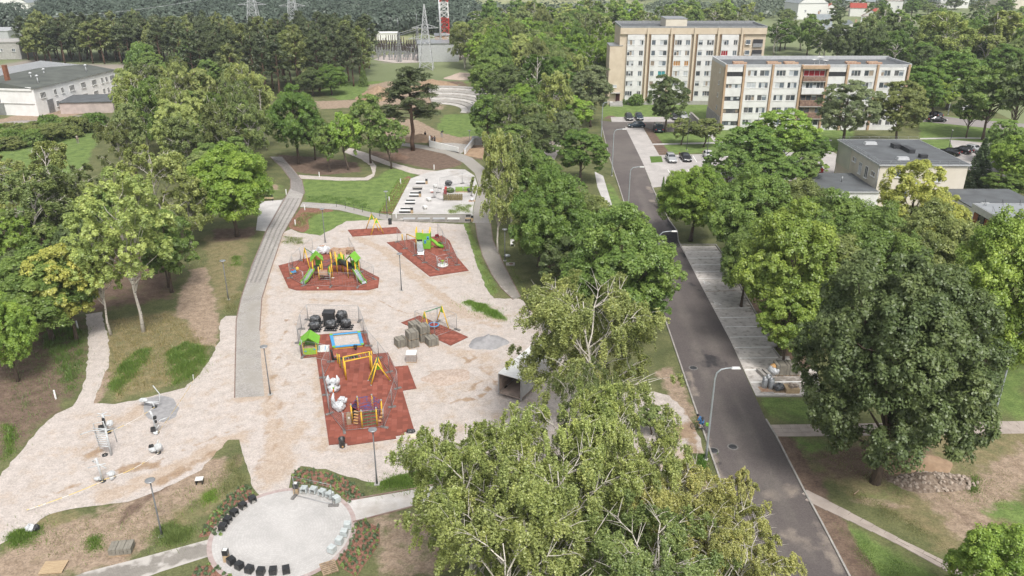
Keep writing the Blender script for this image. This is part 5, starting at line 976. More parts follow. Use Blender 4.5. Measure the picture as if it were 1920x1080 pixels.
for x in (4.5, 12.5, 16.5, 31, 36): lp(B, 'vent_stack', M['woodr'], MB().box((x, 4.5, 14.4), (3.2, .7, .5)).box((x, 6.2, 14.4), (2.6, .7, .5)))
b = MB()
for dx, dz, r in ((22.6, 1.5, .75), (21.5, .9, .7), (23.9, .8, .65)): b.tube([(dx, 3.2, 14.4), (dx, 3.2, 14.4+dz)], .06, 5); b.lathe((dx, 3.0, 14.4+dz), [(.02, 0), (r*.6, .12), (r, .35)], 12)
lp(B, 'satellite_dish', M['white'], b)
_lb(B, 'bay_head', M['brickO'], (xs_(69.3), -.45, 14.1), (6.2, .9, .7))
w = thing('retaining_wall', 'low concrete ramp wall beside the brick gable of the white flats', 'wall', (44.2, 187, 0)); _lb(w, 'coping', M['kerb'], (0, 5, 2.0), (.5, 12, .12)); _lb(w, 'wall', M['concrete'], (0, 5, 0), (.4, 12, 2.0))
# --- kindergarten
K = thing('kindergarten_building', 'two-storey cream kindergarten with flat grey felt roof and roof-edge rails', 'building', (60.2, 127.4, 0)); LK, DK, HK = 14.4, 17.8, 7.1
_lb(K, 'wall', M['cream'], (LK/2, DK/2, 0), (LK, DK, HK-.25)); _lb(K, 'roof', M['roof'], (LK/2, DK/2, HK-.25), (LK+.5, DK+.5, .22)); _lb(K, 'green_wall', M['grnwall'], (-.03, DK-3.0, 3.0), (.08, 6, HK-3.35))
b = MB().box((LK/2, -.28, HK-.2), (LK+.6, .08, .24)).box((LK/2, DK+.28, HK-.2), (LK+.6, .08, .24)).box((-.28, DK/2, HK-.2), (.08, DK+.5, .24)).box((LK+.28, DK/2, HK-.2), (.08, DK+.5, .24)); lp(K, 'eaves_flashing', M['metalW'], b)
b = MB()
for a_, b_, n_ in (((0, 0), (LK, 0), 9), ((0, 0), (0, DK), 11), ((0, DK), (LK, DK), 8)):
    for k in range(n_+1):
        x = a_[0]+(b_[0]-a_[0])*k/n_; y = a_[1]+(b_[1]-a_[1])*k/n_; b.tube([(x, y, HK-.05), (x, y, HK+.6)], .02, 4)
    for zz in (.3, .6): b.tube([(*a_, HK+zz), (*b_, HK+zz)], .018, 4)
lp(K, 'roof_rail', M['galv'], b)
for (x, y, l_) in ((4.2, 14.3, 2.2), (5.0, 3.2, 2.0)): lp(K, 'skylight', M['metalW'], MB().box((x, y, HK), (l_, 1.0, .45), 0, .85))
lp(K, 'vent_stack', M['dark'], MB().box((7.6, 11.8, HK), (1.2, 1.6, .7)).box((8.6, 9.2, HK), (1.0, 3.4, .65)).box((9, 4.5, HK), (1.2, 1.0, .6)))
for y, ww, hh, zz in ((10.0, 1.5, .8, 5.0), (7.2, 1.2, 2.0, 3.6), (4.6, 1.2, 2.0, 3.6), (2.0, 1.5, .8, 4.6)): window(K, -.04, y, zz, ww, hh, 2, None, -math.pi/2)
for x, zz in ((3.4, 5.0), (6.2, 3.4), (9.6, 4.2), (4.6, 1.6)): window(K, x, -.04, zz, 1.5, 1.0, 2)
lp(K, 'downpipe', M['metalW'], MB().tube([(-.1, .1, 3), (-.1, .1, HK-.2)], .06, 6))
K2 = thing('annex_building', 'low flat-roofed annex with dark felt in front of the cream kindergarten', 'building', (50.6, 125.6, 0)); _lb(K2, 'wall', M['white'], (4.7, 5.8, 0), (9.4, 11.4, 2.9)); _lb(K2, 'roof', M['roof'], (4.7, 5.8, 2.9), (9.4, 11.6, .12)); lp(K2, 'eaves_flashing', M['metalW'], MB().box((4.7, -.06, 2.8), (9.5, .1, .26)).box((-.06, 5.8, 2.8), (.1, 11.6, .26))); lp(K2, 'vent_pipe', M['galv'], MB().tube([(5.5, 6, 3), (5.5, 6, 3.9)], .09, 6))
K3 = thing('link_building', 'low grey-roofed wing right of the cream kindergarten', 'building', (70.8, 115.4, 0)); _lb(K3, 'wall', M['white'], (5.5, 5.8, 0), (11, 11.6, 2.9)); _lb(K3, 'roof', M['roof'], (5.5, 5.8, 2.9), (11.4, 12.0, .15)); lp(K3, 'skylight', M['metalW'], MB().box((2.2, 2.2, 3.05), (1.4, 1.4, .45), 0, .85))
Q = thing('low_building', 'single-storey house with pale metal fascia, grey roof and red-brown wall panels', 'building', (69.6, 84.0, 0)); LQ, DQ, HQ = 26, 30.6, 4.0
_lb(Q, 'wall', M['dark'], (LQ/2, DQ/2, 0), (LQ, DQ, HQ-.1)); _lb(Q, 'roof', mat('pale_grey_roof', (.30, .315, .33), .6, (.26, .275, .29), .6, coord='World'), (LQ/2, DQ/2, HQ+.1), (LQ+.3, DQ+.3, .25)); lp(Q, 'fascia', M['metalW'], MB().box((-.3, DQ/2, HQ-.65), (.12, DQ+.8, 1.0)).box((LQ/2, DQ+.32, HQ-.65), (LQ+.6, .12, 1.0)))
for k in range(20):
    _lb(Q, 'wall_panel', (mat('red_brown_panel', (.26, .08, .03), .6, (.20, .06, .025), 1) if k == 0 else bpy.data.materials['red_brown_panel']) if k % 3 != 1 else M['glass'], (-.06, DQ-.8-k*1.5, .2), (.1, 1.3, 2.9)); _lb(Q, 'post', M['dark'], (-.12, DQ-1.55-k*1.5, 0), (.16, .12, 3.3))
b = MB()
for k in range(11):
    y = DQ-1-k*2.6; b.tube([(.5, y, HQ+.3), (.3, y, HQ+1.15), (.8, y, HQ+.35)], .025, 4)
for k in range(6): b.tube([(1+k*2.6, DQ-.5, HQ+.3), (1+k*2.6, DQ-.3, HQ+1.15), (1+k*2.6, DQ-.9, HQ+.35)], .025, 4)
lp(Q, 'rail_bracket', M['dark'], b); lp(Q, 'vent_pipe', M['dark'], MB().tube([(6, 20, HQ+.3), (6, 20, HQ+1.1)], .14, 7).tube([(6, 20, HQ+1.1), (6, 20, HQ+1.2)], .24, 7))
# --- factory
FB = thing('factory_building', 'long white two-storey factory with grouped windows and green-grey felt roof', 'building', (-120.3, 203.4, 0), rz=math.atan2(33.1, 5.2)); LF, DF, HF = 33.6, 24, 6.9     # local x runs along the long front, which faces local -Y
_lb(FB, 'wall', M['wall'], (LF/2, DF/2, 0), (LF, DF, HF-.05))
b = MB().add([(-.3, -.4, HF-.05), (LF+.3, -.4, HF-.05), (LF+.3, 9, HF+1.3), (-.3, 9, HF+1.3), (LF+.3, DF+.3, HF-.05), (-.3, DF+.3, HF-.05)], [(0, 1, 2, 3), (3, 2, 4, 5), (0, 3, 5), (1, 4, 2), (0, 5, 4, 1)]); lp(FB, 'roof', M['roofG'], b)
for row, z in enumerate((4.1, 1.1)):
    for x, n in ((3.0, 4), (7.6, 2), (10.4, 2), (14.2, 4), (19.0, 4), (23.6, 4), (27.2, 2), (29.2, 2), (31.8, 4)):
        if row and x < 5: continue
        window(FB, x, -.04, z, .5*n, 1.45, n, 104, frame=M['white'])
_lb(FB, 'loading_door', M['galv'], (5.0, -.04, 0), (2.2, .1, 3.4))
for x, y in ((6, 3), (26, 3.4), (10, 8), (17, 9.5)): lp(FB, 'roof_vent', M['metalW'], MB().tube([(x, y, HF+.2), (x, y, HF+2.1)], .14, 8).lathe((x, y, HF+2.0), [(.1, 0), (.42, .05), (.42, .3), (.1, .5)], 10))
_lb(FB, 'chimney', mat('rusty_brick', (.28, .12, .07), .95, (.18, .08, .05), 2), (3.5, 9.5, HF-.5), (.9, .9, 5.6))
window(FB, -.04, 10.4, 3.1, 1.1, 1.4, 2, 104, -math.pi/2); window(FB, -.04, 12.2, 3.1, 1.1, 1.4, 2, 104, -math.pi/2); _lb(FB, 'gate', M['galv'], (-.05, 11.3, 0), (.1, 4.2, 2.9)); _lb(FB, 'gable_strip', M['wall'], (-.12, DF/2-4, HF-.6), (.3, 15, .9)); _lb(FB, 'ledge', M['concrete'], (-.08, 10, 3.0), (.2, 19, .1))
S = thing('shed_roof', 'pale ribbed shed roof with skylights behind the white factory', 'building', (-131, 215, 0), rz=math.atan2(33.1, 5.2)); _lb(S, 'wall', M['wall'], (16, 11, 0), (40, 20, 5.6)); b = MB()
for k in range(24): b.box((16, 1.2+k*.82, 5.6+.06*k), (40, .5, .25))
lp(S, 'ribbed_roof', M['metalW'], b)
def hut(name, label, px, py, w_, d_, h_, rz, wm, rm, gable=True, windows=0, chimney=False, roofh=None):
    x, y = G(px, py); o = thing(name, label, 'building' if name != 'house' else 'house', (x, y, 0), rz=rz); _lb(o, 'wall', wm, (0, 0, 0), (w_, d_, h_))
    rh = roofh or w_*.32; e = .35
    if gable: lp(o, 'roof', rm, MB().add([(-w_/2-e, -d_/2-e, h_-.1), (w_/2+e, -d_/2-e, h_-.1), (w_/2+e, d_/2+e, h_-.1), (-w_/2-e, d_/2+e, h_-.1), (0, -d_/2-e, h_+rh), (0, d_/2+e, h_+rh)], [(0, 4, 5, 3), (1, 2, 5, 4), (3, 2, 1, 0)])); lp(o, 'gable', wm, MB().add([(-w_/2, -d_/2-.02, h_-.05), (w_/2, -d_/2-.02, h_-.05), (0, -d_/2-.02, h_+rh*.93)], [(0, 1, 2)]))
    else: _lb(o, 'roof', rm, (0, 0, h_), (w_+.6, d_+.6, .2))
    for k in range(windows): window(o, -w_/2+(k+.5)*w_/windows, -d_/2-.05, h_*.45, 1.3, 1.2, 2)
    if chimney: _lb(o, 'chimney', M['woodr'], (w_*.2, 0, h_+rh*.3), (.7, .7, rh*.9))
    return o
hut('garage', 'low pale pink garage with grey roof below the white factory', 178, 205, 13, 11, 2.8, .15, mat('pinkish_render', (.50, .42, .39), .9), M['roof'], False, 0)
hut('garage', 'low flat-roofed store among the trees right of the factory', 312, 162, 14, 9, 2.8, .1, M['cream'], M['roof'], False)
hut('office_building', 'grey unfinished storey with dark windows above the factory roofs', -48, 108, 42, 12, 6.2, .05, M['concrete'], M['concrete'], False, 9)
hut('hall', 'pale blue-grey hall at the left edge beyond the pines', -58, 72, 46, 18, 4, .05, M['metalW'], M['metalW'], False); hut('hall', 'white hall with grey roof far left in the fields', 10, 26, 40, 16, 7, 0, M['white'], M['roofGr'], True); hut('hall', 'white hall far away above the dark wood', 262, 26, 44, 20, 9, .1, M['white'], M['metalW'], False); hut('barn', 'grey gabled barn far away above the dark wood', 243, 22, 24, 20, 7, .2, M['concrete'], M['roof'])
hut('hall', 'white low shed on the field beyond the substation', 727, 74, 9, 7, 3, .05, M['white'], M['white'], False); hut('substation_house', 'grey metal clad switch house right of the lattice pylon', 822, 112, 15, 12, 6.5, .12, M['metalW'], M['galv'], False); hut('brick_building', 'pinkish brick house with blue-grey roof beside the red and white mast', 865, 90, 22, 10, 5.5, .1, M['woodr'], M['galv'], False, 4)
HOUSES = [('grey tin-roofed house left above the yellow flats', 1172, 52, 14, 16, 6, .5, 'cream', 'roofGr'), ('white house with pale blue hipped roof', 1508, 34, 19, 16, 9, .2, 'white', 'roofGr'), ('tiny white gabled house right of the pale blue roof', 1551, 30, 7, 9, 5, 0, 'white', 'roofRed'), ('house with wide grey roof and dormers at the upper edge', 1610, 18, 26, 18, 6, 1.2, 'cream', 'roofGr'), ('small white house with red roof below the wide grey roof', 1606, 30, 8, 9, 5, 1.3, 'white', 'roofRed'), ('white gabled house with deep red roof at the upper edge', 1672, 24, 10, 16, 8, -.35, 'white', 'roofRed'),
          ('large white house with bright red roof', 1632, 57, 9, 16, 7.5, -.5, 'white', 'roofRed'), ('white gabled house with green-grey roof', 1590, 75, 10.5, 15, 5, -.25, 'white', 'roofGr'), ('grey-roofed bungalow left of the white gabled house', 1533, 62, 17, 9, 3.5, 1.45, 'concrete', 'roofGr'), ('green-grey roofed shed beside the bungalow', 1546, 72, 10, 8, 3, 1.5, 'concrete', 'roofGr'), ('white block house at the upper edge right of the centre of the right half', 1778, 14, 20, 14, 10, 0, 'white', 'white'), ('house with red roof in the upper right corner', 1893, 15, 20, 16, 6.5, .2, 'cream', 'roofRed')]
for lab, px, py, w_, d_, h_, rz, wm, rm in HOUSES: hut('house', lab, px, py, w_, d_, h_, rz, M[wm], M[rm], True, 2, True)

# --- pylons, mast, substation
def lattice(mb, x, y, z0, z1, w0, w1, r=.11, seg=8, arms=()):
    cs = [(-1, -1), (1, -1), (1, 1), (-1, 1)]; lv = [z0+(z1-z0)*(1-(1-k/seg)**1.25) for k in range(seg+1)]
    wd = lambda z: w0+(w1-w0)*((z-z0)/(z1-z0))
    for c in cs: mb.bar((x+c[0]*w0/2, y+c[1]*w0/2, z0), (x+c[0]*w1/2, y+c[1]*w1/2, z1), r*1.7)
    for a, b_ in zip(lv[:-1], lv[1:]):
        for i in range(4):
            c, d = cs[i], cs[(i+1) % 4]; w_, v_ = wd(a)/2, wd(b_)/2
            mb.bar((x+c[0]*w_, y+c[1]*w_, a), (x+d[0]*v_, y+d[1]*v_, b_), r); mb.bar((x+d[0]*w_, y+d[1]*w_, a), (x+c[0]*v_, y+c[1]*v_, b_), r); mb.bar((x+c[0]*v_, y+c[1]*v_, b_), (x+d[0]*v_, y+d[1]*v_, b_), r)
def pylon(label, px, py, h, w0, arms, name='lattice_pylon'):
    x, y = G(px, py); t = thing(name, label, 'pylon', (x, y, 0)); hb = h*.62; b = MB(); lattice(b, 0, 0, 0, hb, w0, w0*.42, .12, 6); lattice(b, 0, 0, hb, h, w0*.42, .25, .1, 6); lp(t, 'tower', M['metalW'], b)
    for zz, l_ in arms:
        c = MB(); 
        for s in (-1, 1):
            for q in (-1, 1): c.bar((0, q*.8, zz), (s*l_, 0, zz+.1), .13); c.bar((0, q*.6, zz+1.5), (s*l_, 0, zz+.1), .1)
            for u in (.25, .5, .75): c.bar((s*l_*u, -.8*(1-u), zz), (s*l_*u, 0, zz+1.5*(1-u)), .07)
        lp(t, 'cross_arm', M['metalW'], c)
    return t
pylon('steel lattice pylon standing among the substation gear', 800, 130, 21.5, 4.8, [(10.2, 6.0), (13.8, 4.6)]); pylon('lattice pylon behind the pines, left of two', 482, 88, 30, 6.5, [(17, 6), (22, 5)]); pylon('lattice pylon behind the pines with a long lower arm, right of two', 556, 92, 30, 6, [(11, 6), (17, 5.5), (23, 4.5)])
x, y = G(835, 92); t = thing('radio_mast', 'red and white lattice radio mast', 'mast', (x, y, 0))
for k in range(6): b = MB(); lattice(b, 0, 0, k*6.2, (k+1)*6.2-.02, 3.9-k*.25, 3.65-k*.25, .15, 3); lp(t, 'mast_section', M['white'] if k % 2 == 0 else M['red'], b)
t = thing('steel_pole', 'white tapered steel pole beside the red and white mast', 'pole', (*G(827, 97), 0)); lp(t, 'shaft', M['metalW'], MB().tube([(0, 0, 0), (0, 0, 12), (-.4, 0, 24)], [.5, .38, .2], 8)); lp(t, 'cap', M['galv'], MB().box((-.4, 0, 24), (.5, .5, .2)))
def portal(label, p1, p2, h):
    a = Vector((*G(*p1), 0)); b_ = Vector((*G(*p2), 0)); t = thing('busbar_gantry', label, 'gantry', a)
    for q in (Vector((0, 0, 0)), b_-a): m_ = MB(); lattice(m_, q.x, q.y, 0, h, 1.1, .6, .09, 7); m_.tube([(q.x, q.y, h), (q.x, q.y, h+5)], .07, 4); lp(t, 'column', M['galv'], m_)
    m_ = MB()
    for s in (-.35, .35): m_.bar((0, s, h-.4), tuple(b_-a+Vector((0, s, h-.4))), .16); m_.bar((0, s, h-1.1), tuple(b_-a+Vector((0, s, h-1.1))), .16)
    lp(t, 'beam', M['galv'], m_)
portal('grey steel gantry at the left end of the substation', (695, 106), (655, 104), 11); portal('grey steel gantry in the middle of the substation', (750, 116), (784, 102), 10.5)
ins = mat('brown_insulator', (.07, .05, .045), .4); i_ = 0
proto = None
for r_ in range(5):
    for c_ in range(11):
        px = 705+c_*9.5+r_*2; py = 112-r_*4.3
        x, y = G(px, py)
        if proto is None:
            proto = thing('switchgear_post', 'grey switchgear post with dark insulators in the substation yard', 'switchgear', (x, y, 0), 'switchgear of the substation'); lp(proto, 'frame', M['galv'], MB().bar((-1, 0, 0), (-1, 0, 2.6), .22).bar((1, 0, 0), (1, 0, 2.6), .22).bar((-1.3, 0, 2.6), (1.3, 0, 2.6), .25).box((-1, -.3, .8), (.6, .4, .9)))
            m_ = MB(); [m_.lathe((xx, 0, 2.7), [(.05, 0)]+[(.2 if k % 2 else .1, .2*k) for k in range(1, 9)]+[(.03, 1.8)], 6) for xx in (-1, 0, 1)]; lp(proto, 'insulator', ins, m_)
        else: clone(proto, (x+random.uniform(-.6, .6), y+random.uniform(-.8, .8)), random.uniform(-.2, .2), scale=(1, 1, random.uniform(.8, 1.5)))
sheet('substation_yard', [(700, 112), (720, 104), (820, 98), (860, 104), (850, 112), (800, 117), (740, 118)], .02, gravel_m, 4)
wp = [Vector((*G(20, 100), 13)), Vector((*G(465, 78), 21)), Vector((*G(800, 125), 16))]
for a_, b_, lab in ((wp[0], wp[1], 'thin overhead cable running above the pines'),):
    m_ = MB(); m_.tube([a_+(b_-a_)*k/12-Vector((0, 0, 2.2*math.sin(math.pi*k/12))) for k in range(13)], .06, 4); solo(m_, 'overhead_cable', M['galv'], lab, 'cable', a_)
# --- amphitheatre, terrace walls, soil heaps
t = thing('amphitheatre', 'pale curved amphitheatre steps beyond the lawn', 'steps', (*G(870, 215), 0)); ax_, ay_ = G(905, 165)
cx_, cy_ = G(852, 205); 
for k in range(8):
    m_ = MB(); r0 = 7+k*1.75; vs = []; n_ = 18
    for j in range(n_+1):
        th = math.radians(-15+118*j/n_)
        for r in (r0, r0+1.72): vs.append((cx_-5+r*math.cos(th)-t.location.x, cy_-2+r*math.sin(th)*1.35-t.location.y))
    for j in range(n_):
        q = [vs[2*j], vs[2*j+2], vs[2*j+3], vs[2*j+1]]; m_.prism(q, -.1, .05+k*.28)
    lp(t, 'step', M['kerb'] if k % 2 else mat('pale_concrete', (.56, .54, .51), .9, (.42, .39, .36), .8) if k == 0 else bpy.data.materials.get('pale_concrete'), m_)
def heap(name, label, px, py, w_, d_, h_, m, cat='heap', seed=1, rot=0.0, rough=.18, group=None):
    x, y = G(px, py); r = np.random.default_rng(seed); n = 30; vs = []; fs = []; ph = r.uniform(0, 6.28, 8)
    for i in range(14):
        for j in range(n):
            a = 2*math.pi*j/n; f = i/13; rr = (1+.12*math.sin(2*a+ph[0])+.08*math.sin(5*a+ph[1])); lx = math.cos(a)*f*w_/2*rr; ly = math.sin(a)*f*d_/2*rr
            z = h_*((1-f)**.85*(1-.25*f))*(1+rough*(math.sin(lx*3/w_*4+ph[2])*math.cos(ly*3/d_*4+ph[3])))+r.normal()*h_*.025*(f < .95)-.03*(f > .9)
            vs.append((lx*math.cos(rot)-ly*math.sin(rot), lx*math.sin(rot)+ly*math.cos(rot), z))
    for i in range(13):
        for j in range(n): k = (j+1) % n; fs.append((i*n+j, (i+1)*n+j, (i+1)*n+k, i*n+k))
    me = bpy.data.meshes.new(name); me.from_pydata(vs, [], fs); me.polygons.foreach_set('use_smooth', [True]*len(fs)); me.materials.append(m); o = link_mesh(name, me, None); o.location = (x, y, 0); tag(o, label, cat, group); return o
grit = mat('grey_grit', (.34, .335, .34), .95, (.27, .265, .27), 2.2, .5, 14); soilm = mat('brown_soil', (.14, .09, .065), .95, (.20, .13, .095), 1.6, .8, 8); sandm = mat('sandy_soil', (.36, .255, .17), .95, (.27, .185, .12), 1.2, .8, 6); stony = mat('stony_gravel', (.40, .31, .25), .95, (.52, .43, .37), 5, .8, 12)
heap('gravel_heap', 'grey grit heap beside the diamond-shaped mat', 916, 643, 4.2, 3.6, .95, grit, seed=3); heap('gravel_heap', 'flat brownish gravel mound in the middle of the gravel yard', 838, 707, 5.6, 3.6, .22, stony, seed=4, rough=.4)
heap('soil_heap', 'dark brown soil heap at the end of the right paved path', 1026, 575, 5.5, 7, .8, soilm, seed=5, rot=.3); heap('soil_heap', 'brown soil mound right of the terrace ramp wall', 905, 287, 9, 9, 1.2, sandm, seed=6); heap('soil_heap', 'sandy mound near the construction workers', 790, 262, 11, 6, 1.3, sandm, seed=7)
heap('soil_heap', 'small dark soil heap left on the brown circle', 748, 296, 4, 4, 1.1, soilm, seed=8); heap('soil_heap', 'large sandy heap behind the big pine', 710, 180, 13, 16, 3.2, sandm, seed=9); heap('soil_heap', 'sand heap left of the tyre tracks', 808, 162, 16, 18, 2.2, sandm, seed=10); heap('soil_heap', 'pale sand heap right of the tyre tracks', 868, 145, 11, 12, 1.7, stony, seed=11)
heap('soil_heap', 'large sandy soil heap under the huge dark maple', 1712, 872, 6.2, 3.2, 1.3, sandm, seed=12); rub = heap('rubble_heap', 'low heap of rubble, stones and weeds beside the huge dark maple', 1745, 903, 7.6, 2.8, .7, mat('rubble', (.13, .095, .07), .95, (.30, .24, .19), 3.5, .9, 12), seed=13, rot=-.05)
heap('rubble_heap', 'scrap and debris on the ground in front of the white factory', 30, 232, 14, 5, .8, mat('scrap', (.22, .2, .19), .95, (.36, .32, .29), 1.5, .8), seed=14, rot=.5); heap('rubble_heap', 'second strip of debris along the factory yard', 110, 224, 16, 3, .5, bpy.data.materials['scrap'], seed=15, rot=.9)
st = [None]*4; stone_m = mat('rubble_stone', (.42, .35, .29), .9, (.3, .25, .21), 3)
for k in range(4):
    m_ = MB().lathe((0, 0, 0), [(.02, -.1), (.16, -.06), (.2, .03), (.12, .12), (.01, .15)], 6, False); st[k] = [(v[0]*random.uniform(.7, 1.3), v[1]*random.uniform(.7, 1.3), v[2]*random.uniform(.8, 1.3)) for v in m_.v]; me = bpy.data.meshes.new('stone'); me.from_pydata(st[k], [], m_.f); me.materials.append(stone_m); st[k] = me
for k in range(120):
    f = random.random()**.6; a = random.uniform(0, 6.28); o = link_mesh('stone', random.choice(st), None, rub); o.location = (math.cos(a)*f*3.5+.3, math.sin(a)*f*1.25-.1, .62*(1-f)+.05); o.rotation_euler = (random.uniform(-1, 1), random.uniform(-1, 1), a); s = random.uniform(.35, 1.1); o.scale = (s, s, s)
t = thing('ramp_wall', 'white concrete wall of the unfinished ramp near the workers', 'wall', (*G(806, 276), 0)); a_ = Vector((*G(806, 276), 0)); b_ = Vector((*G(859, 285), 0)); m_ = MB().bar(a_-a_+Vector((0, 0, .8)), b_-a_+Vector((0, 0, .35)), .3, 1.3); lp(t, 'wall', M['white'], m_); c_ = Vector((*G(806, 267), 0)); lp(t, 'return_wall', M['white'], MB().bar(Vector((0, 0, .8)), c_-a_+Vector((0, 0, .8)), .3, 1.3))
t = thing('ramp_wall', 'short white wall at the lower end of the unfinished ramp', 'wall', (*G(872, 290), 0)); a_ = Vector((*G(872, 290), 0)); b_ = Vector((*G(888, 272), 0)); lp(t, 'wall', M['white'], MB().bar(Vector((0, 0, .5)), b_-a_+Vector((0, 0, .9)), .35, 1.2)); lp(t, 'coping', M['metalW'], MB().bar(Vector((0, 0, 1.12)), b_-a_+Vector((0, 0, 1.52)), .42, .06))
sheet('paved_ramp', [(812, 276), (822, 268), (850, 268), (885, 272), (872, 284), (862, 288)], .03, path_m, 1.5)
for px, py, lab in ((895, 270, 'concrete pallet stack beside the terrace path, left one'), (916, 272, 'concrete pallet stack beside the terrace path, right one')): x, y = G(px, py); solo(MB().box((x, y, 0), (2.2, 2, 1.4)).box((x, y, 1.42), (2.4, 2.2, .12)), 'block_stack', M['concrete'], lab, 'stack', (x, y))

# ------------------------------------------------------------------ playground
def P3(px, py, z=0.0): return Vector((*G(px, py, z), z))
def V(x, y, z): return Vector((x, y, z))
def posts(parent, pts, m, r=.06, name='post', n=8, cap=None):
    for bx, by, ty in pts:
        p = P3(bx, by); h = Hg(by, ty); o = MB().tube([p, p+V(0, 0, h)], r, n).build(name, m, parent)
def aframe(t, f1, f2, apex, m=None, r=.065):
    for f in (f1, f2): MB().tube([f, apex], r, 8).build('leg', m or M['yellow'], t)
def swing(label, A1, A2, h, seat=None, plate='green'):
    """A1, A2: photo positions of the two feet of each A-frame"""
    a = [P3(*p) for p in A1]; b = [P3(*p) for p in A2]; ca = (a[0]+a[1])/2+V(0, 0, h); cb = (b[0]+b[1])/2+V(0, 0, h); t = thing('swing_frame', label, 'swing', (a[0]+a[1])/2)
    for f, c in ((a, ca), (b, cb)):
        aframe(t, f[0], f[1], c); u = (f[1]-f[0]).normalized(); m_ = MB(); k = .28
        p = [c+V(0, 0, .05), c-V(0, 0, .75)+u*k, c-V(0, 0, .75)-u*k]; nn = (cb-ca).normalized()*.06; m_.add([q-nn for q in p]+[q+nn for q in p], [(0, 1, 2), (5, 4, 3), (0, 3, 4, 1), (1, 4, 5, 2), (2, 5, 3, 0)]); m_.build('gusset', M[plate] if f is a else M['green'], t)
    MB().tube([ca-V(0, 0, .06), cb-V(0, 0, .06)], .05, 8).build('crossbar', M['dgreen'], t); return t, ca, cb
# swings
swing('farthest yellow swing frame without seats on the small strip mat', [(686.5, 429.5), (711, 433)], [(695.5, 441), (719.5, 438.5)], 2.6)
t, ca, cb = swing('yellow swing frame with round blue nest seat on the diamond-shaped mat', [(788, 614), (807.5, 631)], [(818, 605.7), (841.7, 617)], 2.5)
mid = (ca+cb)/2; sx = V(mid.x, mid.y, .55); ring = MB(); ring.tube([sx+V(.55*math.cos(k), .55*math.sin(k), 0) for k in np.linspace(0, 2*math.pi, 19)], .07, 7, False); s_ = ring.build('nest_seat', M['blue'], t); net = MB()
for k in np.linspace(-.4, .4, 6): L_ = math.sqrt(.3-k*k*.9) if .3 > k*k*.9 else .2; net.tube([sx+V(k, -L_, 0), sx+V(k, L_, -.0)], .02, 4).tube([sx+V(-L_, k, .01), sx+V(L_, k, .01)], .02, 4)
net.build('net', M['red'], s_); rp_ = MB()
for q, c in (((-.5, 0), ca), ((0, .5), ca), ((.5, 0), cb), ((0, -.5), cb)): rp_.tube([sx+V(*q, 0), mid+(c-mid)*.45+V(0, 0, -.1)], .012, 4)
rp_.build('chains', M['galv'], t)
swing('yellow swing frame joined to the left slide tower of the big combination', [(568.4, 492.6), (581.5, 506.7)], [(584, 512), (603, 512)], 2.7)
# playhouse
o_ = P3(583, 660); t = thing('playhouse', 'light green playhouse with bright green gable roof on the L-shaped mat', 'playhouse', o_, rz=.14)
g2 = mat('lime_panel', (.30, .52, .06), .5, (.26, .46, .05), 3)
lp(t, 'front_panel', g2, MB().box((0, -.68, 0), (1.4, .05, .8))); lp(t, 'back_panel', M['green'], MB().box((0, .68, 0), (1.4, .05, 1.5)).box((0, .68, 1.5), (.8, .05, .35))); lp(t, 'side_panel', M['green'], MB().box((-.7, 0, 0), (.05, 1.3, .8))); lp(t, 'side_panel', g2, MB().box((.7, 0, 0), (.05, 1.3, .8))); lp(t, 'counter', M['woodr'], MB().box((0, -.2, .72), (1.3, .8, .05)))
for a, b_ in ((-.68, -.68), (.68, -.68), (-.68, .68), (.68, .68)): lp(t, 'post', M['yellow'], MB().box((a, b_, 0), (.09, .09, 1.55)))
for a in (-.45, .5): lp(t, 'handle', M['blue'], MB().box((a, -.74, .45 if a < 0 else .62), (.24, .05, .1)))
for s in (-1, 1):
    m_ = MB(); q = [V(0, -1.0, 2.15), V(s*1.0, -1.0, 1.35), V(s*1.0, .95, 1.35), V(0, .95, 2.15)]; nn = V(s*.03, 0, .05); m_.add(q+[p+nn for p in q], [(0, 1, 2, 3), (7, 6, 5, 4), (0, 4, 5, 1), (1, 5, 6, 2), (2, 6, 7, 3), (3, 7, 4, 0)]); lp(t, 'roof_panel', M['green'], m_)
lp(t, 'gable', g2, MB().add([V(-.7, .7, 1.5), V(.7, .7, 1.5), V(0, .7, 2.1)], [(0, 1, 2)]))
# sandbox
c4 = [P3(621.4, 632.6), P3(673.4, 627.4), P3(679.7, 650.5), P3(626.8, 655.5)]; t = thing('sandbox', 'rectangular sandbox with blue rim boards and yellow sides', 'sandbox', c4[3])
for i in range(4):
    a, b_ = c4[i], c4[(i+1) % 4]; MB().bar(a+V(0, 0, .17), b_+V(0, 0, .17), .1, .26).build('side_board', M['yellow'], t); MB().bar(a+V(0, 0, .325), b_+V(0, 0, .325), .34, .05).build('rim_board', M['blue'], t)
MB().prism([(p.x, p.y) for p in c4], .05, .16).build('sand', gravel_m, t)
for i in range(4): MB().box(c4[i]+V(0, 0, .352), (.32, .32, .03)).build('corner_plate', M['green'], t)
# board lying on the mat
c4 = [P3(594.6, 661.5), P3(616.5, 661), P3(617.9, 648.4), P3(595, 649)]; t = thing('board', 'white board with two blue battens lying beside the playhouse', 'board', c4[0]); MB().prism([(p.x, p.y) for p in c4], .075, .13).build('sheet', M['white'], t)
for f in (.2, .68): a = c4[0].lerp(c4[1], f)*.85+c4[3].lerp(c4[2], f)*.15; b_ = c4[0].lerp(c4[1], f)*.2+c4[3].lerp(c4[2], f)*.8; MB().bar(a+V(0, 0, .15), b_+V(0, 0, .15), .06, .05).build('batten', M['blue'], t)
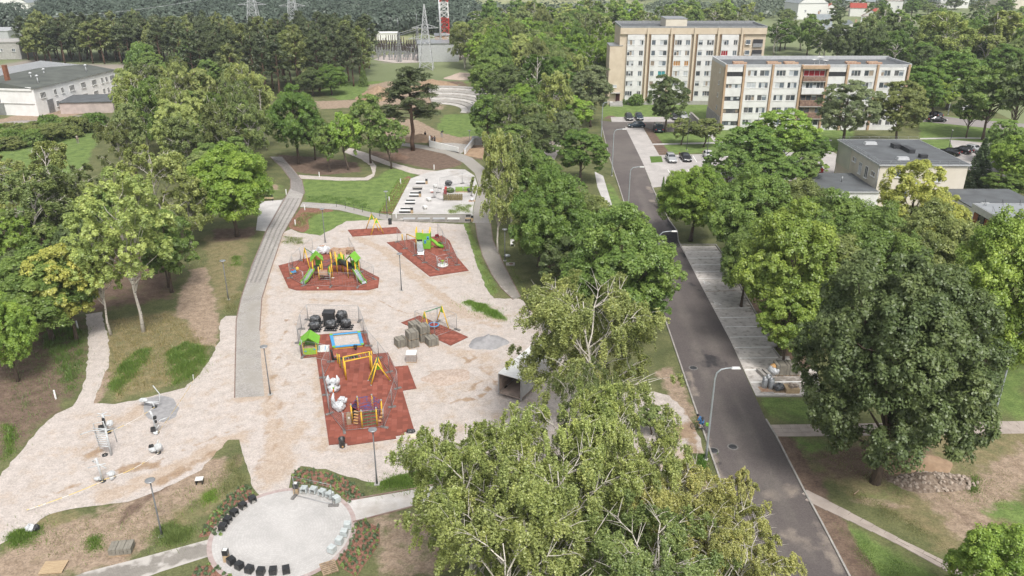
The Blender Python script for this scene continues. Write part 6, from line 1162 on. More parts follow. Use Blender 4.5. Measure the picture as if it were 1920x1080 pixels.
# monkey bars
t = thing('monkey_bars', 'long yellow monkey bars with horizontal ladder between sandbox and net climber', 'climbing frame', P3(647, 700))
zb = 2.15; R1 = [P3(643.5, 667.5+2, zb), P3(692.5, 657.5+2, zb)]; R2 = [P3(646, 677+1, zb), P3(696, 665.5+2, zb)]
for r_ in (R1, R2): MB().tube([r_[0], r_[1]], .065, 8).build('rail', M['yellow'], t)
for k in range(9): a = R1[0].lerp(R1[1], (k+.6)/9.2); b_ = R2[0].lerp(R2[1], (k+.6)/9.2); MB().tube([a, b_], .028, 6).build('rung', M['galv'] if k % 2 else M['dgreen'], t)
for p in (R1[0], R1[1], R2[0], R2[1]): MB().tube([V(p.x, p.y, .05), V(p.x, p.y, zb+.02)], .07, 8).build('post', M['yellow'], t)
posts(t, [(633.8, 683, 663.5), (638.2, 690.5, 664.5), (698, 683, 658)], M['yellow'], .065)
lo = R1[0].copy(); [MB().tube([P3(634+k*4.4, 683+k*7.5)+V(0, 0, .5+.4*j), P3(638.4+k*4.4, 690.5+k*7.5)+V(0, 0, .5+.4*j)], .025, 6).build('rung', M['dgreen'], t) for k in range(2) for j in range(3)]
# A-shaped climber
L1, L2, L3, L4 = P3(690, 715), P3(695.5, 723.7), P3(732.5, 715), P3(707.5, 707.5); ap = (L2+L3)/2+V(-.25, .1, 2.25); ap2 = (L1+L4)/2+V(.55, .55, 2.25)
t = thing('a_frame_climber', 'yellow A-shaped climber with ladder and light green gusset right of the monkey bars', 'climbing frame', L2)
for a, b_ in ((L1, ap2), (L2, ap), (L3, ap), (L4+V(.7, .4, 0), ap2)): MB().tube([a, b_], .068, 8).build('leg', M['yellow'], t); MB().tube([a, a+(b_-a)*.06], .075, 8).build('foot_sleeve', M['galv'], t)
for k in range(6): f = .12+.14*k; MB().tube([L1.lerp(ap2, f), L2.lerp(ap, f)], .025, 6).build('rung', M['dgreen'], t)
MB().tube([ap, ap2], .055, 7).build('crossbar', M['dgreen'], t); u = (L3-L2).normalized(); MB().add([ap, ap-V(0, 0, .75)+u*.55, ap-V(0, 0, .75)-u*.1], [(0, 1, 2), (2, 1, 0)]).build('gusset', M['green'], t)
pn = MB(); c1, c2_ = P3(694, 690), P3(705, 706); [pn.tube([c1.lerp(c2_, k/5)+V(0, 0, .1), c1.lerp(c2_, k/5)+V(0, 0, 2.0-.08*k)], .02, 4) for k in range(6)]; [pn.tube([c1+V(0, 0, .3*j+.2), c2_+V(0, 0, .28*j+.2)], .02, 4) for j in range(7)]; pn.build('climbing_net', M['rope'], t)
# black gym frame
t = thing('exercise_frame', 'unfinished black exercise frame lying between sandbox and monkey bars', 'exercise machine', P3(625, 677)); MB().tube([P3(625, 676)+V(0, 0, .12), P3(650, 673)+V(0, 0, .12), P3(671, 670)+V(0, 0, .12)], .13, 7).build('base_beam', M['black'], t); MB().tube([P3(625, 676), P3(625, 676)+V(-.1, 0, 1.1), P3(624.5, 676)+V(-.15, .1, 1.2)], .12, 7).build('upright', M['black'], t); MB().tube([P3(667, 657), P3(667, 657)+V(0, 0, .45)], .1, 6).box(P3(667, 656)+V(0, 0, .4), (.4, .3, .14)).build('seat', M['black'], t); MB().tube([P3(625, 673)+V(0, 0, .3), P3(634, 672)+V(0, 0, .3)], .04, 6).build('handle', M['galv'], t)
# foil wrapped spring riders
def lumpy(parent, name, m, c, rad, seed, sq=(1, 1, 1), wr=.10, nu=22, nv=14):
    r = np.random.default_rng(seed); ph = r.uniform(0, 6.28, 9); vs = []; fs = []
    for i in range(nv+1):
        for j in range(nu):
            th = math.pi*i/nv; a = 2*math.pi*j/nu; k = 1+wr*(math.sin(3*a+ph[0]+2*th)+.7*math.sin(7*a+ph[1]+5*th)+.6*math.sin(5*th+ph[2]+2*a))+r.normal()*wr*.28
            vs.append(Vector(c)+V(math.sin(th)*math.cos(a)*rad*sq[0]*k, math.sin(th)*math.sin(a)*rad*sq[1]*k, math.cos(th)*rad*sq[2]*k))
    for i in range(nv):
        for j in range(nu): k = (j+1) % nu; fs.append((i*nu+j, (i+1)*nu+j, (i+1)*nu+k, i*nu+k))
    m_ = MB(); m_.add(vs, fs, False); return lp(parent, name, m, m_)
o_ = P3(626, 735); t = thing('wrapped_spring_rider', 'white foil-wrapped spring rider with two pointed ears, upper one of two', 'wrapped play rider', o_); lumpy(t, 'body', M['foil'], (0, 0, .52), .55, 1, (1.1, .95, .95), .09)
for s in (-1, 1): lp(t, 'ear', M['foil'], MB().tube([V(s*.35, 0, .85), V(s*.5, .05, 1.4), V(s*.42, .05, 1.85)], [.28, .22, .03], 9)); lp(t, 'band', M['dark'], MB().tube([V(s*.2, -.3, 1.0), V(s*.5, -.1, 1.05)], .05, 6))
lumpy(t, 'back', M['foil'], (0, .15, 1.15), .33, 11, (1, 1, .9), .1)
o_ = P3(637, 770); t = thing('wrapped_spring_rider', 'white foil-wrapped spring rider with tall neck and orange stick, lower one of two', 'wrapped play rider', o_); lumpy(t, 'body', M['foil'], (0, 0, .5), .55, 2, (1.05, .95, .9), .10); lumpy(t, 'back', M['foil'], (.25, .3, 1.1), .3, 3, (1.2, .8, .8), .12); lp(t, 'neck', M['foil'], MB().tube([V(-.5, .1, .5), V(-.6, .2, 1.2), V(-.5, .3, 1.75)], [.25, .17, .06], 9)); lp(t, 'horn', M['foil'], MB().tube([V(.5, .2, .8), V(.7, .3, 1.2)], [.2, .08], 8)); lp(t, 'stick', M['orange'], MB().tube([V(-.55, .45, 1.5), V(-.5, .5, 2.1)], .07, 6)); lp(t, 'stick_cap', M['green'], MB().tube([V(-.5, .5, 2.1), V(-.5, .5, 2.2)], .09, 6))
# hexagonal net climber
bs = [P3(*p) for p in ((661, 793.3), (672.5, 778.5), (699.5, 774.6), (717, 784.7), (707.6, 799.8), (679.7, 804.8))]; t = thing('net_climber', 'six-post yellow climber with blue rope net top, green rungs and orange steps', 'climbing frame', bs[5]); zt = 1.85; tp = [b_+V(0, 0, zt) for b_ in bs]
for a, b_ in zip(bs, tp): MB().tube([a, b_+V(0, 0, .1)], .075, 9).build('post', M['yellow'], t); MB().lathe(b_+V(0, 0, .08), [(.09, 0), (.09, .08), (.02, .14)], 9).build('post_cap', M['galv'], t)
ctr = sum(tp, Vector())/6-V(0, 0, .28); m_ = MB()
for i in range(6):
    a, b_ = tp[i], tp[(i+1) % 6]; m_.tube([a, b_], .035, 5)
    for k in range(3): m_.tube([a.lerp(b_, k/3), ctr], .02, 4, False)
for f in (.2, .38, .55, .7, .85):
    q = [ctr.lerp(tp[i], f) for i in range(6)]; [m_.tube([q[i], q[(i+1) % 6]], .02, 4, False) for i in range(6)]
m_.build('rope_net', mat('blue_red_rope', (.05, .09, .26), .8, (.30, .05, .06), 3, lo=.48, hi=.52), t)
for k in range(5): MB().tube([bs[5]+V(0, 0, .35+.33*k), bs[4]+V(0, 0, .35+.33*k)], .03, 6).build('rung', M['dgreen'], t); MB().box(bs[0].lerp(bs[5], .35+.04*k)+V(0, 0, .2+.33*k), (.42, .16, .06), -.3).build('step', M['orangew'], t)
m_ = MB(); a, b_ = bs[0], bs[1]; m_.add([a+V(0, 0, .3), b_+V(0, 0, .3), b_+V(0, 0, zt-.1), a+V(0, 0, zt-.1)], [(0, 1, 2, 3), (3, 2, 1, 0)]); m_.build('dark_curtain', M['black'], t)
m_ = MB(); [m_.tube([bs[3].lerp(bs[2], k/4)+V(0, 0, .2), bs[3].lerp(bs[2], k/4)+V(0, 0, zt)], .02, 4) for k in range(5)]; [m_.tube([bs[3]+V(0, 0, .3*j+.3), bs[2]+V(0, 0, .3*j+.3)], .02, 4) for j in range(5)]; m_.build('side_net', M['rope'], t)
for k in range(3): MB().box(bs[4].lerp(bs[3], .35+.25*k)+V(.1, -.1, .35+.18*k), (.24, .22, .07)).build('foothold', M['orangew'], t)
o_ = P3(655, 795); t = thing('cardboard_bundle', 'upright brown cardboard-wrapped bundle with white label beside the net climber', 'package', o_); lp(t, 'wrapping', M['card'], MB().box((0, 0, 0), (.42, .4, 1.05), .15, .95).box((0, 0, 1.05), (.3, .3, .2), .3, .5)); lp(t, 'label', M['white'], MB().box((.06, -.225, .7), (.18, .02, .2), .15))
o_ = P3(642, 838); t = thing('litter_bin', 'black round litter bin at the lower left corner of the L-shaped mat', 'bin', o_); lp(t, 'body', M['black'], MB().lathe((0, 0, 0), [(.26, 0), (.27, .75), (.3, .78), (.3, .9), (.22, .9), (.22, .6), (0, .6)], 18)); lp(t, 'sticker', M['orangew'], MB().box((.1, -.285, .15), (.12, .02, .14)))
o_ = P3(731.5, 420.5); t = thing('litter_bin', 'black round litter bin behind the farthest swing', 'bin', o_); lp(t, 'body', M['black'], MB().lathe((0, 0, 0), [(.28, 0), (.28, .85), (.22, .95), (.0, .95)], 14)); lp(t, 'rim', M['dark'], MB().lathe((0, 0, .8), [(.3, 0), (.3, .06)], 14))
t = thing('tool_bag', 'black lump of tools at the lower right corner of the L-shaped mat', 'bag', P3(770, 811)); lumpy(t, 'body', M['black'], (0, 0, .16), .3, 21, (1.3, .8, .55)); lp(t, 'strap', M['dark'], MB().tube([V(.2, 0, .3), V(.35, 0, .36), V(.42, 0, .1)], .03, 5))
solo(MB().box(P3(774, 818), (.75, .55, .05), .1), 'foam_sheet', mat('cream_foam', (.7, .62, .48), .8), 'cream sheet lying on the gravel beside the black lump', 'sheet', P3(774, 818))
# big slide combination
t = thing('play_tower', 'big slide combination with two green-roofed towers, two slides and a black tunnel', 'play structure', P3(617, 525)); ppm = .066
def tower(bx, by, w_, rz=.0, hp=3.0, deck=1.35, roof=True, nm='tower'):
    c = P3(bx, by); cs = [V(a*w_/2*math.cos(rz)-b_*w_/2*math.sin(rz), a*w_/2*math.sin(rz)+b_*w_/2*math.cos(rz), 0) for a, b_ in ((-1, -1), (1, -1), (1, 1), (-1, 1))]
    for q in cs: MB().tube([c+q, c+q+V(0, 0, hp-.4)], .075, 8).build('post', M['yellow'], t)
    MB().box(c+V(0, 0, deck), (w_, w_, .08), rz).build('deck', M['dark'], t)
    if roof:
        r_ = w_*.72; e = V(math.cos(rz), math.sin(rz), 0); f = V(-math.sin(rz), math.cos(rz), 0)
        for s in (-1, 1):
            q = [c+f*(-r_)+V(0, 0, hp+.35), c+e*s*r_-f*r_+V(0, 0, hp-.55), c+e*s*r_+f*r_+V(0, 0, hp-.55), c+f*r_+V(0, 0, hp+.35)]; nn = V(0, 0, .07); MB().add(q+[p+nn for p in q], [(0, 1, 2, 3), (7, 6, 5, 4), (0, 4, 5, 1), (1, 5, 6, 2), (2, 6, 7, 3), (3, 7, 4, 0)]).build('roof_panel', M['green'], t)
    return c
cL = tower(597, 519, 1.15, .25); cR = tower(664, 520, 1.1, -.25)
def slide(t, a, b_, w_=.62, mm='green'):
    a, b_ = Vector(a), Vector(b_); pts = [a, a.lerp(b_, .15)-V(0, 0, .02), a.lerp(b_, .75)-V(0, 0, .12), b_+V(0, 0, .1)-(b_-a)*.08, b_]; pts[2].z = max(pts[2].z, .3); d = (b_-a); d.z = 0; s = V(-d.y, d.x, 0).normalized()*w_/2
    bed = MB(); vs = []
    for p in pts: vs += [p-s, p+s]
    bed.add(vs+[v-V(0, 0, .04) for v in vs], [(2*i, 2*i+2, 2*i+3, 2*i+1) for i in range(4)]+[(2*i+11, 2*i+13, 2*i+12, 2*i+10) for i in range(4)]); bed.build('slide_bed', M['steel'], t)
    for g_ in (-1, 1):
        m_ = MB(); vs = []
        for p in pts: q = p+s*g_; vs += [q-V(0, 0, .1), q+V(0, 0, .22), q+V(0, 0, .22)+s.normalized()*g_*.05, q-V(0, 0, .1)+s.normalized()*g_*.05]
        fs = [];
        for i in range(4):
            for k in range(4): fs.append((4*i+k, 4*i+(k+1) % 4, 4*i+4+(k+1) % 4, 4*i+4+k))
        m_.add(vs, fs); m_.build('slide_side', M[mm], t)
slide(t, cL+V(-.45, -.75, 1.4), P3(568, 534)+V(0, 0, .2)); slide(t, cR+V(.35, -.7, 1.4), P3(683.5, 534)+V(0, 0, .2))
for c, sd_ in ((cL, -1), (cR, 1)):
    MB().box(c+V(sd_*.5, -.35, 1.43), (.06, .55, .7), 0).build('side_panel', M['green'], t); MB().box(c+V(.1, .6, 1.43), (.9, .06, .75), .1).build('side_panel', M['green'], t)
# low platform right of left tower
cM = P3(611, 524.5); 
for a, b_ in ((-.75, -.35), (.75, -.35), (-.7, .6), (.75, .6)): MB().tube([cM+V(a, b_, 0), cM+V(a, b_, 1.95)], .07, 8).build('post', M['yellow'], t)
MB().box(cM+V(0, .1, .8), (1.5, 1.0, .07)).build('deck', M['dark'], t); MB().box(cM+V(-.15, -.4, .85), (1.1, .05, .7)).build('dark_panel', M['woodr'], t); MB().box(cM+V(.55, .1, .9), (.06, .9, .9)).build('side_panel', M['green'], t)
for k in range(3): MB().tube([cM+V(-.75, -.38, .2+.25*k), cM+V(.75, -.38, .2+.25*k)], .025, 5).build('rung', M['galv'], t)
cC = P3(634, 512); 
for a, b_ in ((-.75, 0), (0, -.35), (-.35, .75), (.45, .6), (.75, -.1), (-.95, .6)): MB().tube([cC+V(a, b_, 0), cC+V(a, b_, 2.75)], .075, 8).build('post', M['yellow'], t)
MB().box(cC+V(0, .15, 1.25), (1.2, 1.1, .08)).build('deck', M['dark'], t); MB().box(cC+V(.35, -.15, 1.3), (.7, .06, 1.0)).build('side_panel', M['green'], t); MB().box(cC+V(.45, .7, 1.3), (.9, .06, 1.1), -.3).build('side_panel', M['green'], t); MB().box(cC+V(-.55, .5, 1.4), (.06, .8, .8), .2).build('side_panel', M['dgreen'], t)
MB().tube([cC+V(.35, -.1, 1.75), cC.lerp(cR, .5)+V(0, -.05, 1.7), cR+V(-.5, 0, 1.65)], .38, 14).build('tunnel', M['black'], t)
m_ = MB(); a0, b0 = cL+V(.55, .25, 1.3), cC+V(-.7, .3, 1.25)
for s in (-.35, .35):
    for z_ in (0, .8): m_.tube([a0+V(0, s, z_), a0.lerp(b0, .5)+V(0, s, z_-.25), b0+V(0, s, z_)], .03, 5)
for k in range(12): q = a0.lerp(b0, k/11)-V(0, 0, .25*math.sin(math.pi*k/11)); m_.tube([q+V(0, -.35, 0), q+V(0, .35, 0)], .025, 4).tube([q+V(0, -.35, 0), q+V(0, -.35, .8)], .012, 4)
m_.build('rope_bridge', mat('grey_green_rope', (.12, .20, .16), .8, (.1, .1, .2), 4), t)
# spring rider, sign, disc
t = thing('spring_rider', 'small colourful spring rider with yellow head at the left end of the seven-sided mat', 'play rider', P3(551, 516)); lp(t, 'spring', M['galv'], MB().tube([V(.12*math.cos(k), .12*math.sin(k), .02*k) for k in np.linspace(0, 18, 30)], .02, 4)); lp(t, 'body', M['blue'], MB().box((0, 0, .4), (.75, .25, .3), .4, .8)); lp(t, 'seat', M['red'], MB().box((-.1, 0, .7), (.35, .28, .08), .4)); lp(t, 'head', M['yellow'], MB().lathe((.5, .2, .55), [(0, 0), (.22, .15), (.24, .4), (0, .6)], 10)); lp(t, 'foot_rest', M['yellow'], MB().box((-.3, -.2, .25), (.3, .2, .2)))
solo(MB().box(P3(624.5, 522)+V(0, 0, .06), (.35, .2, .04)), 'sign_plate', M['white'], 'small white plate lying inside the fence before the slide combination', 'plate', P3(624.5, 522)); solo(MB().lathe(P3(596, 541.3)+V(0, 0, .06), [(.13, 0), (.13, .08), (0, .1)], 10), 'paint_tub', mat('pale_tub', (.6, .6, .45), .6), 'small pale tub on the lower edge of the seven-sided mat', 'tub', P3(596, 541.3))
# slide tower on the pointed mat
c = P3(796, 466); t = thing('slide_tower', 'green slide tower with blue windows, steel slide and curved green side slide', 'play structure', c)
for a, b_ in ((-1.1, -.3), (-.1, -.45), (.85, -.4), (-1.1, .8), (.85, .7)): MB().tube([c+V(a, b_, 0), c+V(a, b_, 3.0)], .085, 8).build('post', M['yellow'], t)
MB().box(c+V(.38, -.52, .15), (1.15, .08, 2.35)).build('wall_panel', M['green'], t); MB().box(c+V(-.6, -.42, 1.55), (.95, .08, 1.0)).build('wall_panel', M['green'], t); MB().box(c+V(.92, .1, .4), (.08, 1.1, 2.0)).build('wall_panel', M['green'], t); MB().box(c+V(-.1, .2, 1.2), (1.9, 1.1, .08)).build('deck', M['dark'], t)
for a, z_ in ((.2, 1.0), (.6, 1.55)): MB().box(c+V(a, -.585, z_), (.3, .05, .5)).build('window', M['blue'], t); MB().box(c+V(a, -.615, z_+.15), (.16, .02, .16)).build('pane', M['dark'], t)
slide(t, c+V(-.6, -.55, 1.3), P3(789, 479.5)+V(0, 0, .22), .75, 'steel'); m_ = MB(); pp = [c+V(.9, .3, 1.35), c+V(1.5, .1, 1.0), c+V(1.9, -.1, .6), c+V(2.5, -.15, .4), P3(824, 460)+V(0, 0, .3)]; m_.tube(pp, [.2, .22, .24, .28, .3], 10); m_.build('curved_slide', M['green'], t); MB().tube([c+V(-1.1, -.3, 1.75), P3(763, 452)+V(0, 0, 1.1)], .07, 7).build('beam', M['yellow'], t); MB().tube([P3(763, 452), P3(763, 452)+V(0, 0, 1.1)], .06, 7).build('beam_post', M['orangew'], t); MB().tube([P3(754.5, 450), P3(754.5, 450)+V(0, 0, .9)], .09, 7).build('post', M['yellow'], t)
solo(MB().box(P3(811, 463.5)+V(0, 0, .06), (.32, .25, .12)), 'step_block', g2, 'small pale green block beside the curved slide', 'block', P3(811, 463.5)); t = thing('spring_rider', 'small dark red spring rider at the top of the pointed mat', 'play rider', P3(819.5, 447)); lp(t, 'body', mat('dark_red', (.18, .02, .03), .5), MB().box((0, 0, .3), (.6, .25, .35), .3, .8)); lp(t, 'spring', M['galv'], MB().tube([V(0, 0, 0), V(0, 0, .3)], .1, 7)); lp(t, 'handle', M['red'], MB().tube([V(.2, -.2, .75), V(.2, .2, .75)], .03, 5))
# carousel
c = P3(830, 498.5); t = thing('carousel', 'small round white carousel with hoop handles at the pointed mat', 'carousel', c); lp(t, 'deck', M['white'], MB().lathe((0, 0, .08), [(0, 0), (.75, .0), (.78, .08), (.74, .14), (0, .16)], 22)); lp(t, 'skirt', M['dgreen'], MB().lathe((0, 0, 0), [(.7, .02), (.72, .1)], 18)); lp(t, 'table', g2, MB().lathe((0, 0, .24), [(.05, 0), (.05, .45), (.25, .48), (.25, .54), (0, .55)], 14))
for k in range(4): a = math.pi/4+k*math.pi/2; lp(t, 'handle', M['metalW'], MB().tube([V(.68*math.cos(a-.4), .68*math.sin(a-.4), .2), V(.72*math.cos(a-.35), .72*math.sin(a-.35), .85), V(.74*math.cos(a), .74*math.sin(a), .98), V(.72*math.cos(a+.35), .72*math.sin(a+.35), .85), V(.68*math.cos(a+.4), .68*math.sin(a+.4), .2)], .035, 6))

# ------------------------------------------------------------------ site fences (mesh panels on concrete feet)
wire = M['galv']
def fence_chain(pts, label, group, h=2.0):
    for i in range(len(pts)-1):
        a, b_ = P3(*pts[i]), P3(*pts[i+1]); d = b_-a; L_ = d.length; u = d/L_; a = a+u*.06; b_ = b_-u*.06
        t = thing('fence_panel', label if isinstance(label, str) else label[i], 'fence panel', a, group); m_ = MB()
        m_.tube([a+V(0, 0, .1), a+V(0, 0, h)], .024, 6).tube([b_+V(0, 0, .1), b_+V(0, 0, h)], .024, 6).tube([a+V(0, 0, h), b_+V(0, 0, h)], .02, 5).tube([a+V(0, 0, .2), b_+V(0, 0, .2)], .02, 5); m_.build('frame', M['galv'], t)
        w_ = MB(); n_ = max(2, int((b_-a).length/.34))
        for k in range(1, n_): q = a.lerp(b_, k/n_); w_.bar(q+V(0, 0, .2), q+V(0, 0, h), .007)
        for k in range(1, 7): w_.bar(a+V(0, 0, .2+k*.27), b_+V(0, 0, .2+k*.27), .007)
        w_.build('wire_mesh', wire, t, 'stuff'); ang = math.atan2(d.y, d.x)+math.pi/2+random.uniform(-.3, .3)
        MB().box(a-u*.06, (.82, .26, .16), ang, .9).build('foot', M['foot'], t)
fence_chain([(565.6, 617.7), (559.6, 643.8), (568.2, 669.8), (620.3, 679.7), (605.8, 709.4), (611.8, 742), (618.3, 777), (645.7, 810.5), (720.6, 802.6), (735.2, 764.6), (746, 729.7), (730, 699), (710.4, 672.4), (691, 649.5), (682.3, 625), (674, 603), (577.6, 600.5), (565.6, 617.7)],
            ['wire fence panel left of the playhouse roof', 'wire fence panel left of the playhouse wall', 'wire fence panel in front of the white board', 'wire fence panel between the board and the upper foil figure', 'wire fence panel left of the upper foil figure', 'wire fence panel left of the lower foil figure', 'wire fence panel at the lower left corner of the net climber', 'wire fence panel in front of the net climber rungs', 'wire fence panel right of the net climber', 'wire fence panel below the mat extension', 'wire fence panel on the mat extension', 'wire fence panel right of the A-shaped climber', 'wire fence panel right of the monkey bars', 'wire fence panel right of the sandbox, lower one', 'wire fence panel right of the sandbox, upper one', 'long wire fence panel behind the black wrapped goods', 'wire fence panel behind the playhouse roof'], 'fence round the L-shaped mat')
fence_chain([(655.4, 469.7), (676.3, 511.9), (702, 524.4), (671, 539.5), (620.5, 538.4), (569.8, 536.4), (544, 522.3), (549.2, 505.1), (564.3, 489.5), (587.7, 471)], ['wire fence panel right of the pallet pile', 'wire fence panel behind the right slide', 'wire fence panel right of the right slide', 'wire fence panel before the right slide', 'wire fence panel before the left slide tower', 'wire fence panel before the spring rider', 'short wire fence panel left of the spring rider', 'wire fence panel behind the spring rider', 'wire fence panel left of the white bulk bags'], 'fence round the seven-sided mat')
fence_chain([(745.3, 454.5), (759.8, 467.2), (778, 479.8), (796, 493.4), (819.8, 506.6), (857.8, 498), (842.8, 484), (836.3, 470.5), (830.6, 456.9), (820.8, 442.8)], ['wire fence panel at the left tip of the pointed mat', 'second wire fence panel from the left tip of the pointed mat', 'wire fence panel in front of the steel slide', 'wire fence panel left of the carousel', 'wire fence panel in front of the carousel', 'wire fence panel right of the carousel', 'wire fence panel behind the carousel', 'wire fence panel right of the curved slide', 'uppermost wire fence panel of the pointed mat'], 'fence round the pointed mat')
fence_chain([(820.6, 603.3), (857.3, 619), (815, 634), (778.5, 613), (820.6, 603.3)], ['wire fence panel behind the nest swing', 'wire fence panel right of the nest swing', 'wire fence panel behind the paver packs', 'wire fence panel left of the nest swing'], 'fence round the nest swing')
fence_chain([(822, 362), (813.3, 370.7), (831.7, 378)], 'wire fence panel round the turf rolls', 'fence on the bench terrace'); fence_chain([(824.7, 354.3), (866.9, 344.5), (885.4, 350.6), (884.4, 367.7), (831.7, 378)], 'wire fence panel round the turf rolls', 'fence on the bench terrace')
fence_chain([(552.5, 932), (625.5, 949)], 'single wire fence panel standing on the round plaza', 'fence panel on the round plaza'); MB().box(P3(625.5, 949), (.8, .26, .14), .05).build('foot', M['foot'], [o for o in COL.objects if o.get('group') == 'fence panel on the round plaza'][0])
# low post-and-wire fence along the lawn
t = thing('wire_fence', 'low fence of thin dark stakes along the lower edge of the lawn', 'fence', P3(660, 393))
fp = [(631, 388), (648, 391), (664, 394), (680, 398), (696, 402), (712, 406), (726, 409), (735, 412)]
for p in fp: MB().tube([P3(*p), P3(*p)+V(0, 0, 1.0)], .03, 5).build('stake', M['dark'], t)
for a, b_ in zip(fp[:-1], fp[1:]): MB().bar(P3(*a)+V(0, 0, .9), P3(*b_)+V(0, 0, .9), .015).bar(P3(*a)+V(0, 0, .5), P3(*b_)+V(0, 0, .5), .015).build('wire', M['dark'], t)

# ------------------------------------------------------------------ paver packs and other goods
def paver_pack(name='paver_pack', w_=1.15, h_=.82, m=None):
    t = thing(name, 'x', 'pack of pavers', (0, 0, 0)); 
    pb = MB(); [pb.box((x, 0, 0), (.1, w_, .1)) for x in (-w_/2+.06, 0, w_/2-.06)]; pb.box((0, 0, .1), (w_, w_, .025)); lp(t, 'pallet', M['wood2'], pb)
    lay_ = [0, 0]
    for k in range(8):
        z_ = .13+k*h_/8; b_ = MB(); j = random.uniform(-.01, .01); b_.box((j, random.uniform(-.01, .01), z_), (w_-.02, w_-.02, h_/8-.014)); lp(t, 'paver_layer', m or M['pave_pack'], b_)
    st_ = MB()
    for x in (-.3, .3): st_.box((x, 0, .12), (.02, w_+.02, h_+.03))
    lp(t, 'strap', M['dark'], st_); return t
pk = paver_pack()
packs = [(752, 652, 0, .55, 'grey-brown paver pack standing lowest at the left of the cluster'), (773.5, 653, 0, .5, 'lower paver pack of the front double stack'), (773.5, 653, 1, .5, 'upper paver pack of the front double stack'), (794.5, 642, 0, .5, 'lower paver pack of the right rear double stack'), (794.5, 642, 1, .5, 'upper paver pack of the right rear double stack'), (810, 650, 0, .5, 'single paver pack nearest the leg of the nest swing'), (779, 637, 0, .55, 'lower paver pack at the back left of the cluster'), (779, 637, 1, .55, 'upper paver pack at the back left of the cluster')]
for i, (px, py, lv_, rz, lab) in enumerate(packs):
    q = P3(px, py-4); q.z = lv_*.96
    if i == 0: pk.location = q; pk.rotation_euler = (0, 0, rz); pk['label'] = lab; pk['group'] = 'paver packs by the nest swing'; base = pk
    else: clone(base, q, rz, lab)
t = thing('paver_pack', 'single caged pack with white top cover below the paver cluster', 'pack of pavers', P3(772, 676), rz=.02); lp(t, 'cage', mat('grey_pink_blocks', (.36, .30, .27), .9, (.44, .40, .37), 6), MB().box((0, 0, .1), (1.05, 1.0, .8))); lp(t, 'cover', M['white'], MB().box((0, 0, .9), (1.1, 1.05, .07))); lp(t, 'pallet', M['wood2'], MB().box((0, 0, 0), (1.1, 1.05, .1)))
m_ = MB(); [m_.bar((x, -.51, .1), (x, -.51, .9), .02) for x in np.linspace(-.5, .5, 7)]; [m_.bar((-.52, -.515, z_), (.52, -.515, z_), .02) for z_ in (.3, .5, .7)]; lp(t, 'wires', M['galv'], m_, 'stuff')
# wrapped black goods
def wrapped(label, px, py, w_, d_, h_, seed, box=False, pal=True, grey=False, loc=None):
    t = thing('wrapped_goods', label, 'wrapped goods', loc or P3(px, py), 'black wrapped goods behind the sandbox')
    if pal: m_ = MB(); [m_.box((0, y, 0), (w_+.3, .12, .12)) for y in (-d_/2, 0, d_/2)]; [m_.box((x, 0, .12), (.12, d_+.3, .03)) for x in np.linspace(-w_/2, w_/2, 6)]; lp(t, 'pallet', M['dark'], m_)
    if box: lp(t, 'package', M['black'], MB().box((0, 0, .15), (w_, d_, h_*.8)).box((0, 0, .15+h_*.8), (w_+.16, d_+.1, .2)))
    else: lumpy(t, 'package', M['black'], (0, 0, .15+h_*.5), .5, seed, (w_, d_, h_), .07, 24, 14)
    lumpy(t, 'film', grey_film, (0, -.02, .15+h_*.82), .42, seed+5, (w_, d_, h_*.42), .08); return t
grey_film = mat('shiny_grey_film', (.16, .17, .18), .22, (.05, .05, .055), 5, 1.0, 7, spec=.8)
wrapped('black wrapped bundle at the back left behind the sandbox', 592, 608, 1.3, 1.1, .95, 31); wrapped('black wrapped bundle with grey film at the front left behind the sandbox', 590.5, 619, 1.2, 1.1, .85, 32); t = wrapped('tall square black wrapped crate, second from the left', 618.5, 609, 1.15, 1.0, 1.5, 33, True); wrapped('black wrapped bundle with pale film in front of the tall square crate', 621, 617, 1.2, 1.1, .95, 34); wrapped('tall black wrapped stack at the back right behind the sandbox', 642, 606, 1.3, 1.2, 1.45, 35); wrapped('black wrapped bundle at the front right with a visible pallet', 650, 615, 1.2, 1.0, 1.0, 36)
lp(t, 'lid', M['dark'], MB().box((0, 0, 1.6), (1.3, 1.1, .12)))
o_ = P3(602, 476); t = thing('bulk_bag', 'white bulk bags piled behind the big slide combination', 'bag', o_); lumpy(t, 'bag', M['foil'], (.2, 0, .65), .75, 41, (1.05, .9, .9), .08); lumpy(t, 'bag', M['foil'], (-.7, -.35, .35), .5, 42, (1.2, .9, .7), .1); lp(t, 'contents', M['woodr'], MB().lathe((.25, -.05, 1.28), [(0, .06), (.3, .03), (.4, 0)], 10)); lumpy(t, 'bag', M['foil'], (1.1, -.2, .6), .42, 43, (.8, .8, 1.3), .12)
